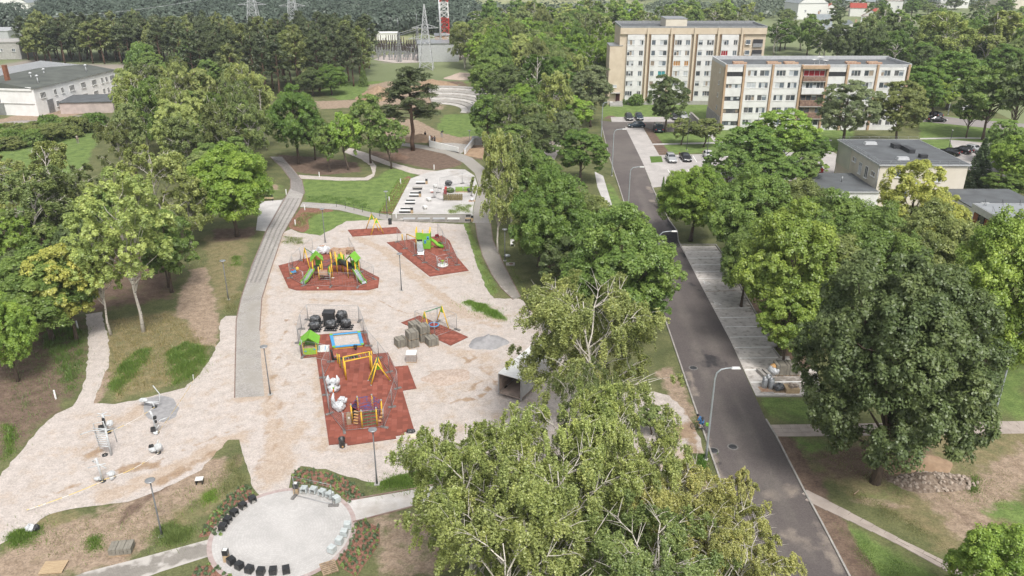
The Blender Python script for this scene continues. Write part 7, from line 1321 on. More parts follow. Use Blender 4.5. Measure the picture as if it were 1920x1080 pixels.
# pallets
def pallet(label=None, m=None, loc=(0, 0, 0), rz=0.0, tilt=None, group=None):
    t = thing('pallet', label or 'x', 'pallet', loc, group, rz); mm = m or M['wood2']
    for y in np.linspace(-.55, .55, 7): lp(t, 'top_board', mm, MB().box((0, y, .115), (1.1, .12, .022)))
    for x in (-.49, 0, .49): lp(t, 'bearer', mm, MB().box((x, 0, .022), (.1, 1.2, .09)))
    for y in (-.5, 0, .5): lp(t, 'bottom_board', mm, MB().box((0, y, 0), (1.1, .1, .02)))
    return t
p0 = pallet('pale slatted pallet lying at the rim of the round plaza', loc=P3(617, 1066), rz=.45); pr = pallet('reddish pallet of the pile behind the slide combination', m=M['woodr'], loc=P3(630, 478), rz=.2, group='pallets of the pile behind the slides')
for i in range(1, 19):
    st_ = i % 3; q = P3(628+st_*14+random.uniform(-1, 1), 478-st_*1.5); q.z = (i//3)*.15
    if i > 15: q = P3(632+(i-16)*5, 484); q.z = .1
    c = clone(pr, q, random.uniform(-.5, .5), ['reddish pallet in the left stack of the pile', 'reddish pallet in the middle stack of the pile', 'reddish pallet in the right stack of the pile'][st_] if i < 16 else ['pale pallet leaning before the reddish pile, left one', 'pale pallet leaning before the reddish pile, middle one', 'pale pallet leaning before the reddish pile, right one'][i-16])
    if i > 15: c.rotation_euler = (1.1, 0, random.uniform(-.2, .2)); c.location.z = .55
t = thing('paver_pack', 'low pack of long grey kerb stones on a pallet on the bare soil', 'pack of pavers', P3(229, 1034), rz=.15)
for r_ in range(2):
    for k in range(6): lp(t, 'kerb_stone', M['pave_pack'], MB().box((-.62+k*.25+(k//2)*.02, random.uniform(-.02, .02), .13+r_*.24), (.235, 1.0, .225)))
lp(t, 'pallet', M['wood2'], MB().box((0, 0, 0), (1.55, 1.05, .03)).box((0, -.45, .03), (1.5, .1, .09)).box((0, .45, .03), (1.5, .1, .09)).box((0, 0, .12), (1.55, 1.05, .01)))
t = thing('wooden_pallet_deck', 'pale wooden board panel lying in the lower left corner', 'panel', P3(101, 1066), rz=.1)
for k in range(9): lp(t, 'board', M['wood'], MB().box((-.7+k*.175, 0, .12), (.165, 1.25, .03)))
lp(t, 'bearer', M['wood'], MB().box((0, -.5, 0), (1.5, .1, .12)).box((0, .5, 0), (1.5, .1, .12)))
t = thing('stool', 'small seat block with white top standing in the bare soil', 'seat', P3(375, 906), rz=.15); lp(t, 'top', M['white'], MB().box((0, 0, .42), (.6, .5, .06))); lp(t, 'side', M['black'], MB().box((-.24, 0, 0), (.08, .46, .42))); lp(t, 'side', M['black'], MB().box((.24, 0, 0), (.08, .46, .42)))
t = thing('wrapped_rock', 'half white, half black bundle in the weeds at the lower left', 'bundle', P3(61, 995)); lumpy(t, 'white_side', M['foil'], (-.1, 0, .25), .35, 51, (1, .9, .9)); lumpy(t, 'black_side', M['black'], (.25, .05, .2), .3, 52, (.8, .9, .9))
# goods on the parking bays
q = P3(1460, 699); 
for i, (px, py, lab) in enumerate(((1463, 700, 'wide grey-brown paver pack on the bays, left one'), (1482, 700, 'wide grey-brown paver pack on the bays, right one'))): c = clone(base, P3(px, py), .03, lab, scale=(1.2, 1.1, 1.3), group='paver packs on the parking bays')
t = thing('bulk_bag', 'white bag of orange gravel on the parking bays', 'bag', P3(1451, 701)); lumpy(t, 'bag', M['foil'], (0, 0, .5), .62, 61, (1, 1, .9), .05); lp(t, 'contents', M['orangew'], MB().lathe((0, 0, 1.0), [(0, .15), (.3, .06), (.45, -.05)], 10))
for i, (px, py) in enumerate(((1433, 727), (1439.5, 722.5), (1445, 729))):
    t = thing('concrete_pipe', ['upright grey pipe on the bays, left of three', 'upright grey pipe on the bays, rear of three', 'upright grey pipe on the bays, right of three'][i], 'pipe', P3(px, py), 'upright pipes on the parking bays'); lp(t, 'shell', M['galv'], MB().lathe((0, 0, 0), [(.27, 0), (.27, 1.15), (.17, 1.15), (.17, .2), (0, .2)], 16)); lp(t, 'band', M['dark'], MB().lathe((0, 0, .8), [(.28, 0), (.28, .03)], 14))
t = thing('pallet', 'pallet under the upright pipes on the bays', 'pallet', P3(1438, 730), rz=.05); lp(t, 'top_board', M['woodr'], MB().box((0, 0, .02), (1.5, 1.0, .03))); t = thing('concrete_beams', 'pair of pale concrete beams lying behind the upright pipes', 'beam', P3(1430, 705)); [lp(t, 'beam', M['kerb'], MB().box((x, .2, .1), (.32, 1.5, .3), .25)) for x in (-.1, .45)]
t = thing('wrapped_goods', 'dark cubic film-wrapped bundle on the bays', 'wrapped goods', P3(1459, 732)); lumpy(t, 'package', grey_film, (0, 0, .4), .5, 63, (1.05, .9, .75)); lp(t, 'pallet', M['wood2'], MB().box((0, 0, 0), (1.1, 1, .1)))
t = thing('stone_crate', 'open crate of yellowish stones at the edge of the bays', 'crate', P3(1483, 733)); lp(t, 'crate', M['wood'], MB().box((0, 0, 0), (1.3, 1.1, .5))); [lp(t, 'stone', stone_m, MB().box((random.uniform(-.5, .5), random.uniform(-.4, .4), .5+random.uniform(-.02, .1)), (.3, .25, .2), random.uniform(0, 3), .7)) for _ in range(12)]
# ------------------------------------------------------------------ round plaza seats
def seat(m, body):
    t = thing('seat_cube', 'x', 'seat', (0, 0, 0)); w_ = .5
    lp(t, 'shell', m, MB().box((0, -.0, .46), (w_, w_, .07)).box((-w_/2+.04, 0, .1), (.08, w_, .36)).box((w_/2-.04, 0, .1), (.08, w_, .36)).box((0, w_/2-.03, .1), (w_-.16, .06, .36))); lp(t, 'base', M['concrete'], MB().box((0, 0, .0), (w_-.06, w_-.06, .1))); lp(t, 'top_film', m, MB().box((0, 0, .53), (w_*.9, w_*.9, .012), .04)); return t
sb = seat(M['black'], 0); sw = seat(mat('blue_white_film', (.46, .50, .50), .35, (.56, .6, .6), 5, .8, 8), 0)
blk = [(474, 942), (456, 954), (440, 967), (428, 981), (418.7, 994), (434.6, 1058), (449.6, 1067), (468.5, 1074), (490, 1078), (513, 1077), (537.4, 1075)]; ll = ['uppermost', 'second from the top', 'third from the top', 'fourth from the top', 'lowest']; l2 = ['leftmost', 'second from the left', 'third from the left', 'third from the right', 'second from the right', 'rightmost']
for i, p in enumerate(blk):
    q = P3(*p); q.z = .03; rz = math.atan2(RC[1]-q.y, RC[0]-q.x)+math.pi/2; lab = ('black seat cube on the left plaza rim, %s of five' % ll[i]) if i < 5 else ('black seat cube on the lower plaza rim, %s of six' % l2[i-5])
    if i == 0: sb.location = q; sb.rotation_euler = (0, 0, rz); sb['label'] = lab; sb['group'] = 'black seat cubes'
    else: clone(sb, q, rz, lab)
wh = [(571, 924), (588.5, 925), (604.6, 929.5), (619, 934), (631.5, 942), (652, 991), (646, 1005), (637, 1020), (623, 1036)]; l1 = ['leftmost', 'second from the left', 'middle', 'second from the right', 'rightmost']; l3 = ['uppermost', 'second from the top', 'third from the top', 'lowest']
for i, p in enumerate(wh):
    q = P3(*p); q.z = .03; rz = math.atan2(RC[1]-q.y, RC[0]-q.x)+math.pi/2; lab = ('white seat cube at the plaza top, %s of five' % l1[i]) if i < 5 else ('white seat cube on the right plaza rim, %s of four' % l3[i-5])
    if i == 0: sw.location = q; sw.rotation_euler = (0, 0, rz); sw['label'] = lab; sw['group'] = 'white seat cubes'
    else: clone(sw, q, rz, lab)
def woodbin(px, py, lab, s=1.0):
    t = thing('litter_bin', lab, 'bin', P3(px, py)); lp(t, 'wooden_body', M['wood'], MB().box((0, 0, 0), (.36*s, .36*s, .62*s))); lp(t, 'black_box', M['black'], MB().box((0, 0, .62*s), (.38*s, .38*s, .42*s))); lp(t, 'lid', M['white'], MB().box((0, 0, 1.04*s), (.3*s, .3*s, .02))); return t
woodbin(556, 926, 'wood and black litter bin at the top rim of the round plaza'); woodbin(425.5, 1052, 'wood and black litter bin at the lower left rim of the round plaza'); woodbin(800, 345, 'wood and black bin beside the uppermost terrace bench'); woodbin(787.7, 369, 'wood and black bin beside the middle terrace bench'); woodbin(772.6, 400, 'wood and black bin beside the lowest terrace bench'); woodbin(885.5, 415, 'wood and black bin at the right end of the white bench row')
# benches
def bench(label, px, py, w_=1.75, wood=False, back=False, col='white', rz=0.0, group=None):
    t = thing('bench', label, 'bench', P3(px, py), group, rz)
    if wood:
        for k in range(3): lp(t, 'seat_slat', M['wood'], MB().box((0, -.2+k*.18, .42), (w_, .16, .05)))
        for k in range(2): lp(t, 'back_slat', M['wood'] if back else M['black'], MB().box((0, .28+k*.05, .6+k*.18), (w_*.8, .04, .16)))
        lp(t, 'frame', M['dark'], MB().box((-w_*.4, 0, 0), (.1, .5, .42))); lp(t, 'frame', M['dark'], MB().box((w_*.4, 0, 0), (.1, .5, .42))); return t
    lp(t, 'seat', M[col], MB().box((0, 0, .36), (w_, .62, .12))); lp(t, 'body', M['dark'] if back != 'pale' else M['kerb'], MB().box((0, .03, .08), (w_-.12, .5, .28))); lp(t, 'foot', M['concrete'], MB().box((-w_/2+.2, 0, 0), (.16, .5, .08))); lp(t, 'foot', M['concrete'], MB().box((w_/2-.2, 0, 0), (.16, .5, .08)))
    if back is True: lp(t, 'backrest', M['dark'], MB().box((0, .7, .3), (w_*.85, .12, .34))); lp(t, 'backrest_top', M['white'], MB().box((0, .72, .64), (w_*.85, .2, .05)))
    return t
bench('uppermost bench on the terrace, with a sagging wrap', 789, 345); bench('bench on the terrace with plain brown underside, second from the top', 783, 355.5, back=False, col='kerb'); bench('third bench from the top on the terrace', 776.5, 369, back=True); bench('bench on the terrace with dark double rail, second from the bottom', 769, 383, back=True); bench('lowest bench on the terrace', 760.5, 399, 2.1, back=True)
for i, (px, lab) in enumerate(((767.5, 'first from the left'), (795, 'second from the left'), (823, 'third from the left'), (850.5, 'rightmost, all white'))): bench('pale wrapped bench in the row along the gravel edge, '+lab, px, 414.5, 1.9, back='pale', col='metalW' if i < 3 else 'white')
bench('wooden park bench with black backrest by the upper left square', 503, 376, 1.9, wood=True); bench('wooden bench with black backrest at the right end of the white bench row', 878, 414.5, .9, wood=True)
for i, (px, py, rz) in enumerate(((816.4, 352, .3), (810, 362, .1), (804, 377, .5), (797, 392, .4))): t = thing('seat_block', ['white seat block on the terrace, uppermost of four', 'white seat block with red mark on the terrace', 'white slanted seat block on the terrace, third of four', 'white seat block on the terrace, lowest of four'][i], 'seat', P3(px, py), rz=rz); lp(t, 'top', M['white'], MB().box((0, 0, .3), (.6, 1.0, .25))); lp(t, 'base', M['concrete'], MB().box((0, 0, 0), (.5, .9, .3))); (lp(t, 'mark', M['red'], MB().box((0, -.51, .3), (.5, .02, .1))) if i == 1 else None)
t = thing('turf_pallet', 'long pack of rolled brown turf on the terrace', 'turf rolls', P3(849, 375))
for k in range(9): 
    for z_ in (.12, .42, .70): lp(t, 'turf_roll', mat('dry_turf', (.24, .20, .10), .95, (.17, .14, .07), 4, .8) if (k, z_) == (0, .12) else bpy.data.materials['dry_turf'], MB().tube([V(-1.45+k*.37, -.45, z_+.12), V(-1.45+k*.37, .45, z_+.12)], .17, 8))
t = thing('turf_pallet', 'dark green turf stack left on the terrace', 'turf rolls', P3(844, 361)); lumpy(t, 'turf', mat('green_turf', (.10, .14, .04), .95, (.06, .09, .03), 4, .8), (0, 0, .45), .6, 71, (1.3, 1, .75)); lp(t, 'strap', M['red'], MB().box((-.75, -.1, 0), (.35, .9, 1.0)))
for px, lab in ((861, 'flat stack of bright green turf in the middle of the terrace'), (876, 'flat stack of bright green turf at the right of the terrace')): t = thing('turf_pallet', lab, 'turf rolls', P3(px, 359)); lp(t, 'turf', mat('bright_turf', (.17, .30, .04), .95, (.22, .33, .07), 3) if px == 861 else bpy.data.materials['bright_turf'], MB().box((0, 0, .2), (1.3, 1.2, .5), .1)); lp(t, 'pallet', M['woodr'], MB().box((0, 0, 0), (1.35, 1.25, .2), .1))
wrapped('black wrapped heap behind the green turf on the terrace', 841, 349, 1.3, 1.1, .9, 72, pal=False); wrapped('grey wrapped heap beside the right turf stack', 881, 361, 1.0, .9, .7, 73, pal=False); t = thing('red_crate', 'stack of red crates at the left of the turf', 'crate', P3(834.5, 366)); lp(t, 'crate', mat('crate_red', (.24, .04, .04), .7), MB().box((0, 0, 0), (.55, .8, .55))); lp(t, 'crate', bpy.data.materials['crate_red'], MB().box((0, 0, .57), (.5, .75, .4), .1)); t = thing('pallet', 'small loaded pallet at the right edge of the terrace', 'pallet', P3(885, 377)); lp(t, 'top_board', M['woodr'], MB().box((0, 0, 0), (1.1, .8, .1))); lumpy(t, 'load', M['foil'], (0, 0, .3), .3, 75, (1.2, .9, .8))
# manhole rings, small items on grass strip
for px, py, lab, c_ in ((957, 496, 'flat pinkish concrete well cover beside the paved path', 'kerb'), (951, 481, 'crumpled pale bag beside the paved path', 'foil'), (961, 462, 'white garden chair under the trees by the paved path', 'white')):
    t = thing({'kerb': 'well_cover', 'foil': 'bag', 'white': 'chair'}[c_], lab, {'kerb': 'cover', 'foil': 'bag', 'white': 'chair'}[c_], P3(px, py))
    if c_ == 'kerb': lp(t, 'ring', M['kerb'], MB().box((0, 0, 0), (1.2, 1.0, .12))); lp(t, 'lid', soilm, MB().lathe((.1, 0, .12), [(.3, 0), (.28, .03), (0, .03)], 12))
    elif c_ == 'foil': lumpy(t, 'bag', M['foil'], (0, 0, .15), .35, 81, (1.2, .8, .5))
    else: lp(t, 'seat', M['white'], MB().box((0, 0, .4), (.6, .5, .06))); lp(t, 'backrest', M['white'], MB().box((0, .27, .46), (.6, .05, .5))); [lp(t, 'leg', M['white'], MB().tube([V(a, b_, 0), V(a, b_, .4)], .03, 5)) for a in (-.26, .26) for b_ in (-.2, .2)]
t = thing('cargo_box', 'open white-roofed cargo box half hidden under the tall birch', 'trailer', (-1.3, 66.4, 0), rz=math.radians(-30)); WB_, LB_, HB_ = 2.5, 6.6, 2.6
lp(t, 'roof', M['white'], MB().box((WB_/2, LB_/2, HB_-.06), (WB_+.06, LB_+.06, .08))); lp(t, 'roof_seam', M['concrete'], MB().box((WB_/2, LB_*.52, HB_+.02), (WB_, .07, .02)))
wl = mat('brown_grey_lining', (.34, .27, .23), .9, (.25, .20, .17), 1.5)
for x, nm in ((.04, 'side_wall'), (WB_-.04, 'side_wall')): lp(t, nm, M['metalW'], MB().box((x, LB_/2, .5), (.06, LB_, HB_-.56)))
for k in range(4): lp(t, 'lining_board', wl, MB().box((.1, LB_/2, .62+k*.48), (.03, LB_-.1, .44)))
lp(t, 'front_wall', M['metalW'], MB().box((WB_/2, LB_-.04, .5), (WB_, .06, HB_-.56))); lp(t, 'floor', wl, MB().box((WB_/2, LB_/2, .4), (WB_, LB_, .1))); lp(t, 'corner_post', M['galv'], MB().box((.02, .03, .3), (.1, .1, HB_-.32))); lp(t, 'corner_post', M['galv'], MB().box((WB_-.02, .03, .3), (.1, .1, HB_-.32))); lp(t, 'blue_post', M['blue'], MB().box((WB_+.06, LB_-.05, .9), (.18, .18, HB_-.9)))
for k in range(3): lp(t, 'wheel', M['tyre'], MB().tube([V(-.05, 1.2+k*2.2, .32), V(.2, 1.2+k*2.2, .32)], .32, 12))
cab = MB().box((WB_/2, LB_+1.4, .4), (2.2, 1.8, 1.9)); lp(t, 'cab', M['metalW'], cab)
# ------------------------------------------------------------------ lamps
def park_lamp(px, by, ty, lab, dark=False, head=True):
    p = P3(px, by); h = Hg(by, ty); t = thing('park_lamp', lab, 'lamp', p, 'disc-headed park lamps' if head else None); m_ = M['dark'] if dark else post_m
    lp(t, 'post', m_, MB().tube([V(0, 0, 0), V(0, 0, 1.2), V(0, 0, h)], [.085, .06, .05], 8)); lp(t, 'base', M['concrete'], MB().box((0, 0, 0), (.42, .42, .07)))
    if head: lp(t, 'head', M['galv'], MB().lathe((0, 0, h-.02), [(.05, -.1), (.34, 0), (.36, .05), (.3, .08), (0, .1)], 18))
    else: lp(t, 'head', M['white'], MB().lathe((0, 0, h), [(.05, 0), (.12, .06), (.1, .2), (0, .22)], 8))
    return t
post_m = mat('grey_lamp_post', (.13, .135, .14), .5, (.17, .175, .18), 3)
for a in ((304, 1006, 901, 'disc-headed lamp in the weeds left of the round plaza'), (507, 740, 650, 'disc-headed lamp at the lower end of the left paved path'), (707, 908, 806, 'disc-headed lamp in front of the L-shaped mat'), (753, 545, 476, 'disc-headed lamp between the seven-sided mat and the nest swing'), (428.5, 562, 489, 'disc-headed lamp in the dry grass left of the paved path'), (610, 455, 392, 'disc-headed lamp beside the planted bed above the slide combination'), (726, 403, 359, 'disc-headed lamp at the foot of the planted rows'), (946.7, 489, 430, 'lamp beside the white birch trunk by the right paved path'), (881, 278, 245, 'disc-headed lamp at the unfinished ramp'), (886, 215, 192, 'disc-headed lamp before the amphitheatre steps')): park_lamp(*a)
for a in ((1287.6, 281, 215, 'tall thin black lamp post between the parked cars and the lawn'), (1323, 318, 255, 'black lamp post on the upper car park'), (1419, 253, 212, 'black lamp post in front of the white flats'), (1779, 278, 245, 'black lamp post behind the kindergarten roof')): park_lamp(*a, dark=True, head=False)
def street_lamp(bx, by, ty, reach, lab, right=True):
    p = P3(bx, by); h = Hg(by, ty); t = thing('street_lamp', lab, 'street lamp', p, 'galvanised street lamps'); r_ = reach
    lp(t, 'pole', lamp_m, MB().tube([V(0, 0, 0), V(0, 0, 1.5), V(0, 0, h-.9), V(.1, 0, h-.35), V(.42, 0, h-.03), V(r_*.6, 0, h+.06), V(r_, 0, h+.12)], [.12, .10, .07, .065, .06, .055, .05], 9)); lp(t, 'head', M['white'], MB().box((r_+.3, 0, h+.05), (.75, .26, .12), 0, .75)); lp(t, 'lens', M['lampglass'], MB().box((r_+.32, 0, h+.02), (.5, .18, .03))); lp(t, 'base', M['concrete'], MB().lathe((0, 0, 0), [(.2, 0), (.2, .12), (.12, .14)], 10)); return t
lamp_m = mat('blue_grey_lamp_steel', (.36, .40, .42), .45, (.42, .46, .48), 2, metal=.3)
for a in ((1323, 862, 692, 1.3, 'nearest street lamp with curved arm over the road, beside the cyclist in blue'), (1177, 402, 314, 1.5, 'street lamp at the left kerb opposite the upper car park'), (1147, 330, 243, 1.6, 'third street lamp up the left kerb, at the dense linden'), (1127, 266, 192, 1.5, 'farthest street lamp at the road end'), (1228, 545, 435, 1.5, 'street lamp whose head pokes out of the bright maple over the road')): street_lamp(*a)
street_lamp(1865, 776, 622, 1.0, 'straight street lamp on the lawn right of the huge dark maple'); street_lamp(1777, 215, 149, .6, 'straight street lamp on the grass by the pale side road'); street_lamp(295, 120, 82, .5, 'street lamp between the pines and the factory yard'); street_lamp(1455, 100, 74, .8, 'street lamp between the garden trees behind the white flats')
for px, py, lab in ((751.3, 345, 'at the upper end of the planted rows'), (730, 379, 'in the middle of the planted rows'), (599, 332, 'beside the gravel footpath on the brown soil'), (554, 423, 'in the left planted bed'), (537, 365, 'beside the paved path bend'), (814, 318, 'on the tip of the brown circle'), (146, 616, 'beside the dark tree at the bare footpath'), (105, 748, 'in the weeds at the lower left footpath'), (571.5, 394, 'at the upper edge of the left planted bed'), (743, 409, 'at the foot of the planted rows')):
    t = thing('bollard', 'white bollard '+lab, 'bollard', P3(px, py), 'white bollards'); lp(t, 'post', M['white'], MB().lathe((0, 0, 0), [(.085, 0), (.085, .95), (.06, .98), (0, .99)], 10)); lp(t, 'lens', M['lampglass'], MB().lathe((0, 0, .78), [(.09, 0), (.09, .12)], 10))
for px, by, ty, lab in ((1318, 333, 312, 'rectangular grey sign on a post at the edge of the upper car park'), (1833, 300, 290, 'rectangular sign behind the kindergarten roof')):
    t = thing('road_sign', lab, 'sign', P3(px, by)); h = 2.4; lp(t, 'post', M['galv'], MB().tube([V(0, 0, 0), V(0, 0, h)], .04, 6)); lp(t, 'plate', M['galv'], MB().box((0, -.06, h-1.0), (.6, .03, 1.0))); lp(t, 'mark', M['white'], MB().box((0, -.08, h-.6), (.3, .01, .3)))
t = thing('wooden_pole', 'leaning wooden pole right of the kindergarten', 'pole', P3(1863, 372)); lp(t, 'shaft', M['wood2'], MB().tube([V(0, 0, 0), V(.5, .2, 5.2)], .1, 7)); lp(t, 'cap', M['galv'], MB().box((.5, .2, 5.2), (.25, .25, .06)))
for px, by, ty, lab in ((156, 112, 84, 'pale leaning pole in front of the pine wood'), (143, 110, 98, 'short pole with lamp behind the factory roof')):
    t = thing('wooden_pole', lab, 'pole', P3(px, by)); lp(t, 'shaft', M['metalW'], MB().tube([V(0, 0, 0), V(0, 0, Hg(by, ty))], .14, 6)); lp(t, 'cap', M['white'], MB().box((0, 0, Hg(by, ty)), (.5, .5, .25)))
# ------------------------------------------------------------------ outdoor gym
gw = mat('white_grey_film', (.55, .57, .58), .35, (.45, .47, .48), 4, .5, 8)
def gym(label, px, py, rz, bars, pads=(), blobs=(), base=True):
    t = thing('gym_machine', label, 'exercise machine', P3(px, py), 'outdoor gym machines', rz)
    if base: lp(t, 'foot_collar', M['black'], MB().lathe((0, 0, 0), [(.24, 0), (.24, .1), (.1, .14)], 12))
    lp(t, 'main_post', gw, MB().tube(bars[0], .09, 8))
    for b_ in bars[1:]: lp(t, 'bar', gw, MB().tube(b_, .045, 7))
    for c, d in pads: lp(t, 'pad', M['black'], MB().box(c, d, .3, .85))
    for c, r_, s_ in blobs: lumpy(t, 'wrapping', gw, c, r_, int(r_*100), s_, .08)
    return t
lad = [[V(.55, 0, 0), V(.5, .1, 2.7)]]; lad += [[V(-.35, .1, .9), V(-.55, .3, 3.0), V(.35, .3, 3.2), V(.5, .1, 2.7)], [V(-.35, .1, .9), V(.5, 0, .9)], [V(-.6, -.2, 2.6), V(-1.3, -.6, 2.5)], [V(-.6, -.2, 2.6), V(.5, 0, 2.6)], [V(.5, 0, 2.5), V(.95, .5, 2.4), V(1.0, .5, 1.0)]]
lad += [[V(-.38-.02*k, .1, .9+.22*k), V(.5, .05, .9+.22*k)] for k in range(9)]
gym('tall white ladder-like gym machine, centre left of the gravel', 197, 854, 0, lad)
gym('gym machine with black padded seat behind the white ladder', 202, 812, .1, [[V(0, 0, 0), V(-.1, .1, 2.0)], [V(-.5, 0, 2.1), V(-.2, .1, 1.9), V(.3, .1, 2.1)], [V(-.6, .1, 1.7), V(.5, .2, 1.7)], [V(0, 0, .7), V(.5, 0, .8), V(.6, 0, 1.3)], [V(0, 0, .4), V(-.6, -.3, .4)]], [((-.35, -.1, .55), (.6, .45, .3)), ((-.1, 0, .9), (.25, .3, .7)), ((.1, -.1, .1), (.5, .3, .2))], [((.35, 0, 1.0), .28, (1, 1, 1))])
gym('white gym machine with crossed bars beside the taped corner', 193, 903, 0, [[V(0, 0, 0), V(-.15, .1, 2.2)], [V(-.9, -.1, 1.4), V(.5, .1, 1.7)], [V(-.6, .2, 1.9), V(.6, -.1, 1.35)], [V(0, 0, .2), V(-.65, -.1, .35)], [V(-.15, .1, 2.2), V(-.5, .1, 1.9)]], (), [((-.4, 0, .3), .22, (1.3, .8, .6))])
gym('small white wrapped stool beside the crossed-bar machine', 211, 900, 0, [[V(0, 0, 0), V(0, 0, .5)], [V(-.2, 0, .5), V(.25, .1, .55)]], (), [((0, 0, .65), .3, (1.1, .9, .6)), ((0, 0, .25), .2, (.9, .9, 1.1))], False)
gym('curved white gym rocker on the grey circular patch', 290, 764, 0, [[V(0, 0, 0), V(-.1, 0, .5), V(-1.0, .1, .55)], [V(-.9, .1, .6), V(0, .1, .55), V(.55, .1, .6), V(.6, .2, 1.4), V(.1, .3, 2.2)], [V(-.3, .1, .5), V(.5, -.1, .5)]], (), [((-1.0, .1, .75), .27, (1.4, 1, .7))])
gym('white gym machine with two black pads right of the centre', 294, 812, 0, [[V(0, 0, 0), V(-.1, .1, 1.6), V(-.3, .2, 2.2)], [V(.1, 0, .8), V(.5, .1, 1.3), V(1.1, .2, 1.5)], [V(0, 0, .4), V(.3, .1, .8)]], [((.1, 0, 1.5), (.3, .25, .25)), ((.12, 0, 1.1), (.22, .2, .2)), ((-.2, -.1, .3), (.45, .4, .35))], [((0, -.15, .15), .25, (1, .9, .7))])
gym('white wrapped gym machine with black pad, lowest on the right', 297, 850, 0, [[V(0, 0, 0), V(0, 0, .8)], [V(0, 0, .8), V(.15, .2, 1.3)], [V(0, 0, .4), V(-.5, .1, .6)]], [((-.55, .1, .6), (.4, .3, .18))], [((.1, .05, .65), .32, (1, 1, 1.1)), ((-.4, 0, .4), .3, (1.2, .8, .7))])
def tape(p, q, lab, sag=.15):
    a, b_ = p, q; m_ = MB(); n_ = 8; pts = [a.lerp(b_, k/n_)-V(0, 0, sag*math.sin(math.pi*k/n_)) for k in range(n_+1)]
    for i in range(n_): m_.add([pts[i], pts[i+1], pts[i+1]+V(0, 0, .07), pts[i]+V(0, 0, .07), pts[i]+V(0, .01, 0), pts[i+1]+V(0, .01, 0), pts[i+1]+V(0, .01, .07), pts[i]+V(0, .01, .07)], [(0, 1, 2, 3), (7, 6, 5, 4), (0, 4, 5, 1), (3, 2, 6, 7)])
    solo(m_, 'caution_tape', M['tape'], lab, 'tape', a)
tape(P3(297, 850, 1.0), P3(195, 900, 1.1), 'yellow tape from the wrapped machine to the crossed-bar machine', .3); tape(P3(193, 903, 1.2), P3(185, 840, 1.0), 'yellow tape between the crossed-bar machine and the ladder'); tape(P3(200, 812, .9), P3(290, 764, .5), 'yellow tape from the padded machine to the rocker', .2); tape(P3(296, 812, 1.0), P3(299, 850, 1.2), 'short yellow tape between the two right machines'); tape(P3(296, 812, 1.1), P3(363, 714, .5), 'pale tape running from the two-pad machine to the grass edge', .1); tape(P3(193, 903, 1.0), P3(50, 957, .2), 'pale tape running to the lower left', .1)
t = thing('tape_stake', 'white stake at the grass edge above the gym', 'stake', P3(363, 715)); lp(t, 'stake', M['white'], MB().tube([V(0, 0, 0), V(.05, 0, .7)], .03, 6)); lp(t, 'tip', M['white'], MB().box((.05, 0, .7), (.1, .1, .04)))
sheet('grit_patch', [(272, 747), (300, 741), (325, 748), (336, 765), (330, 782), (305, 792), (278, 785), (268, 768)], .018, grit, .7, jit=.08)

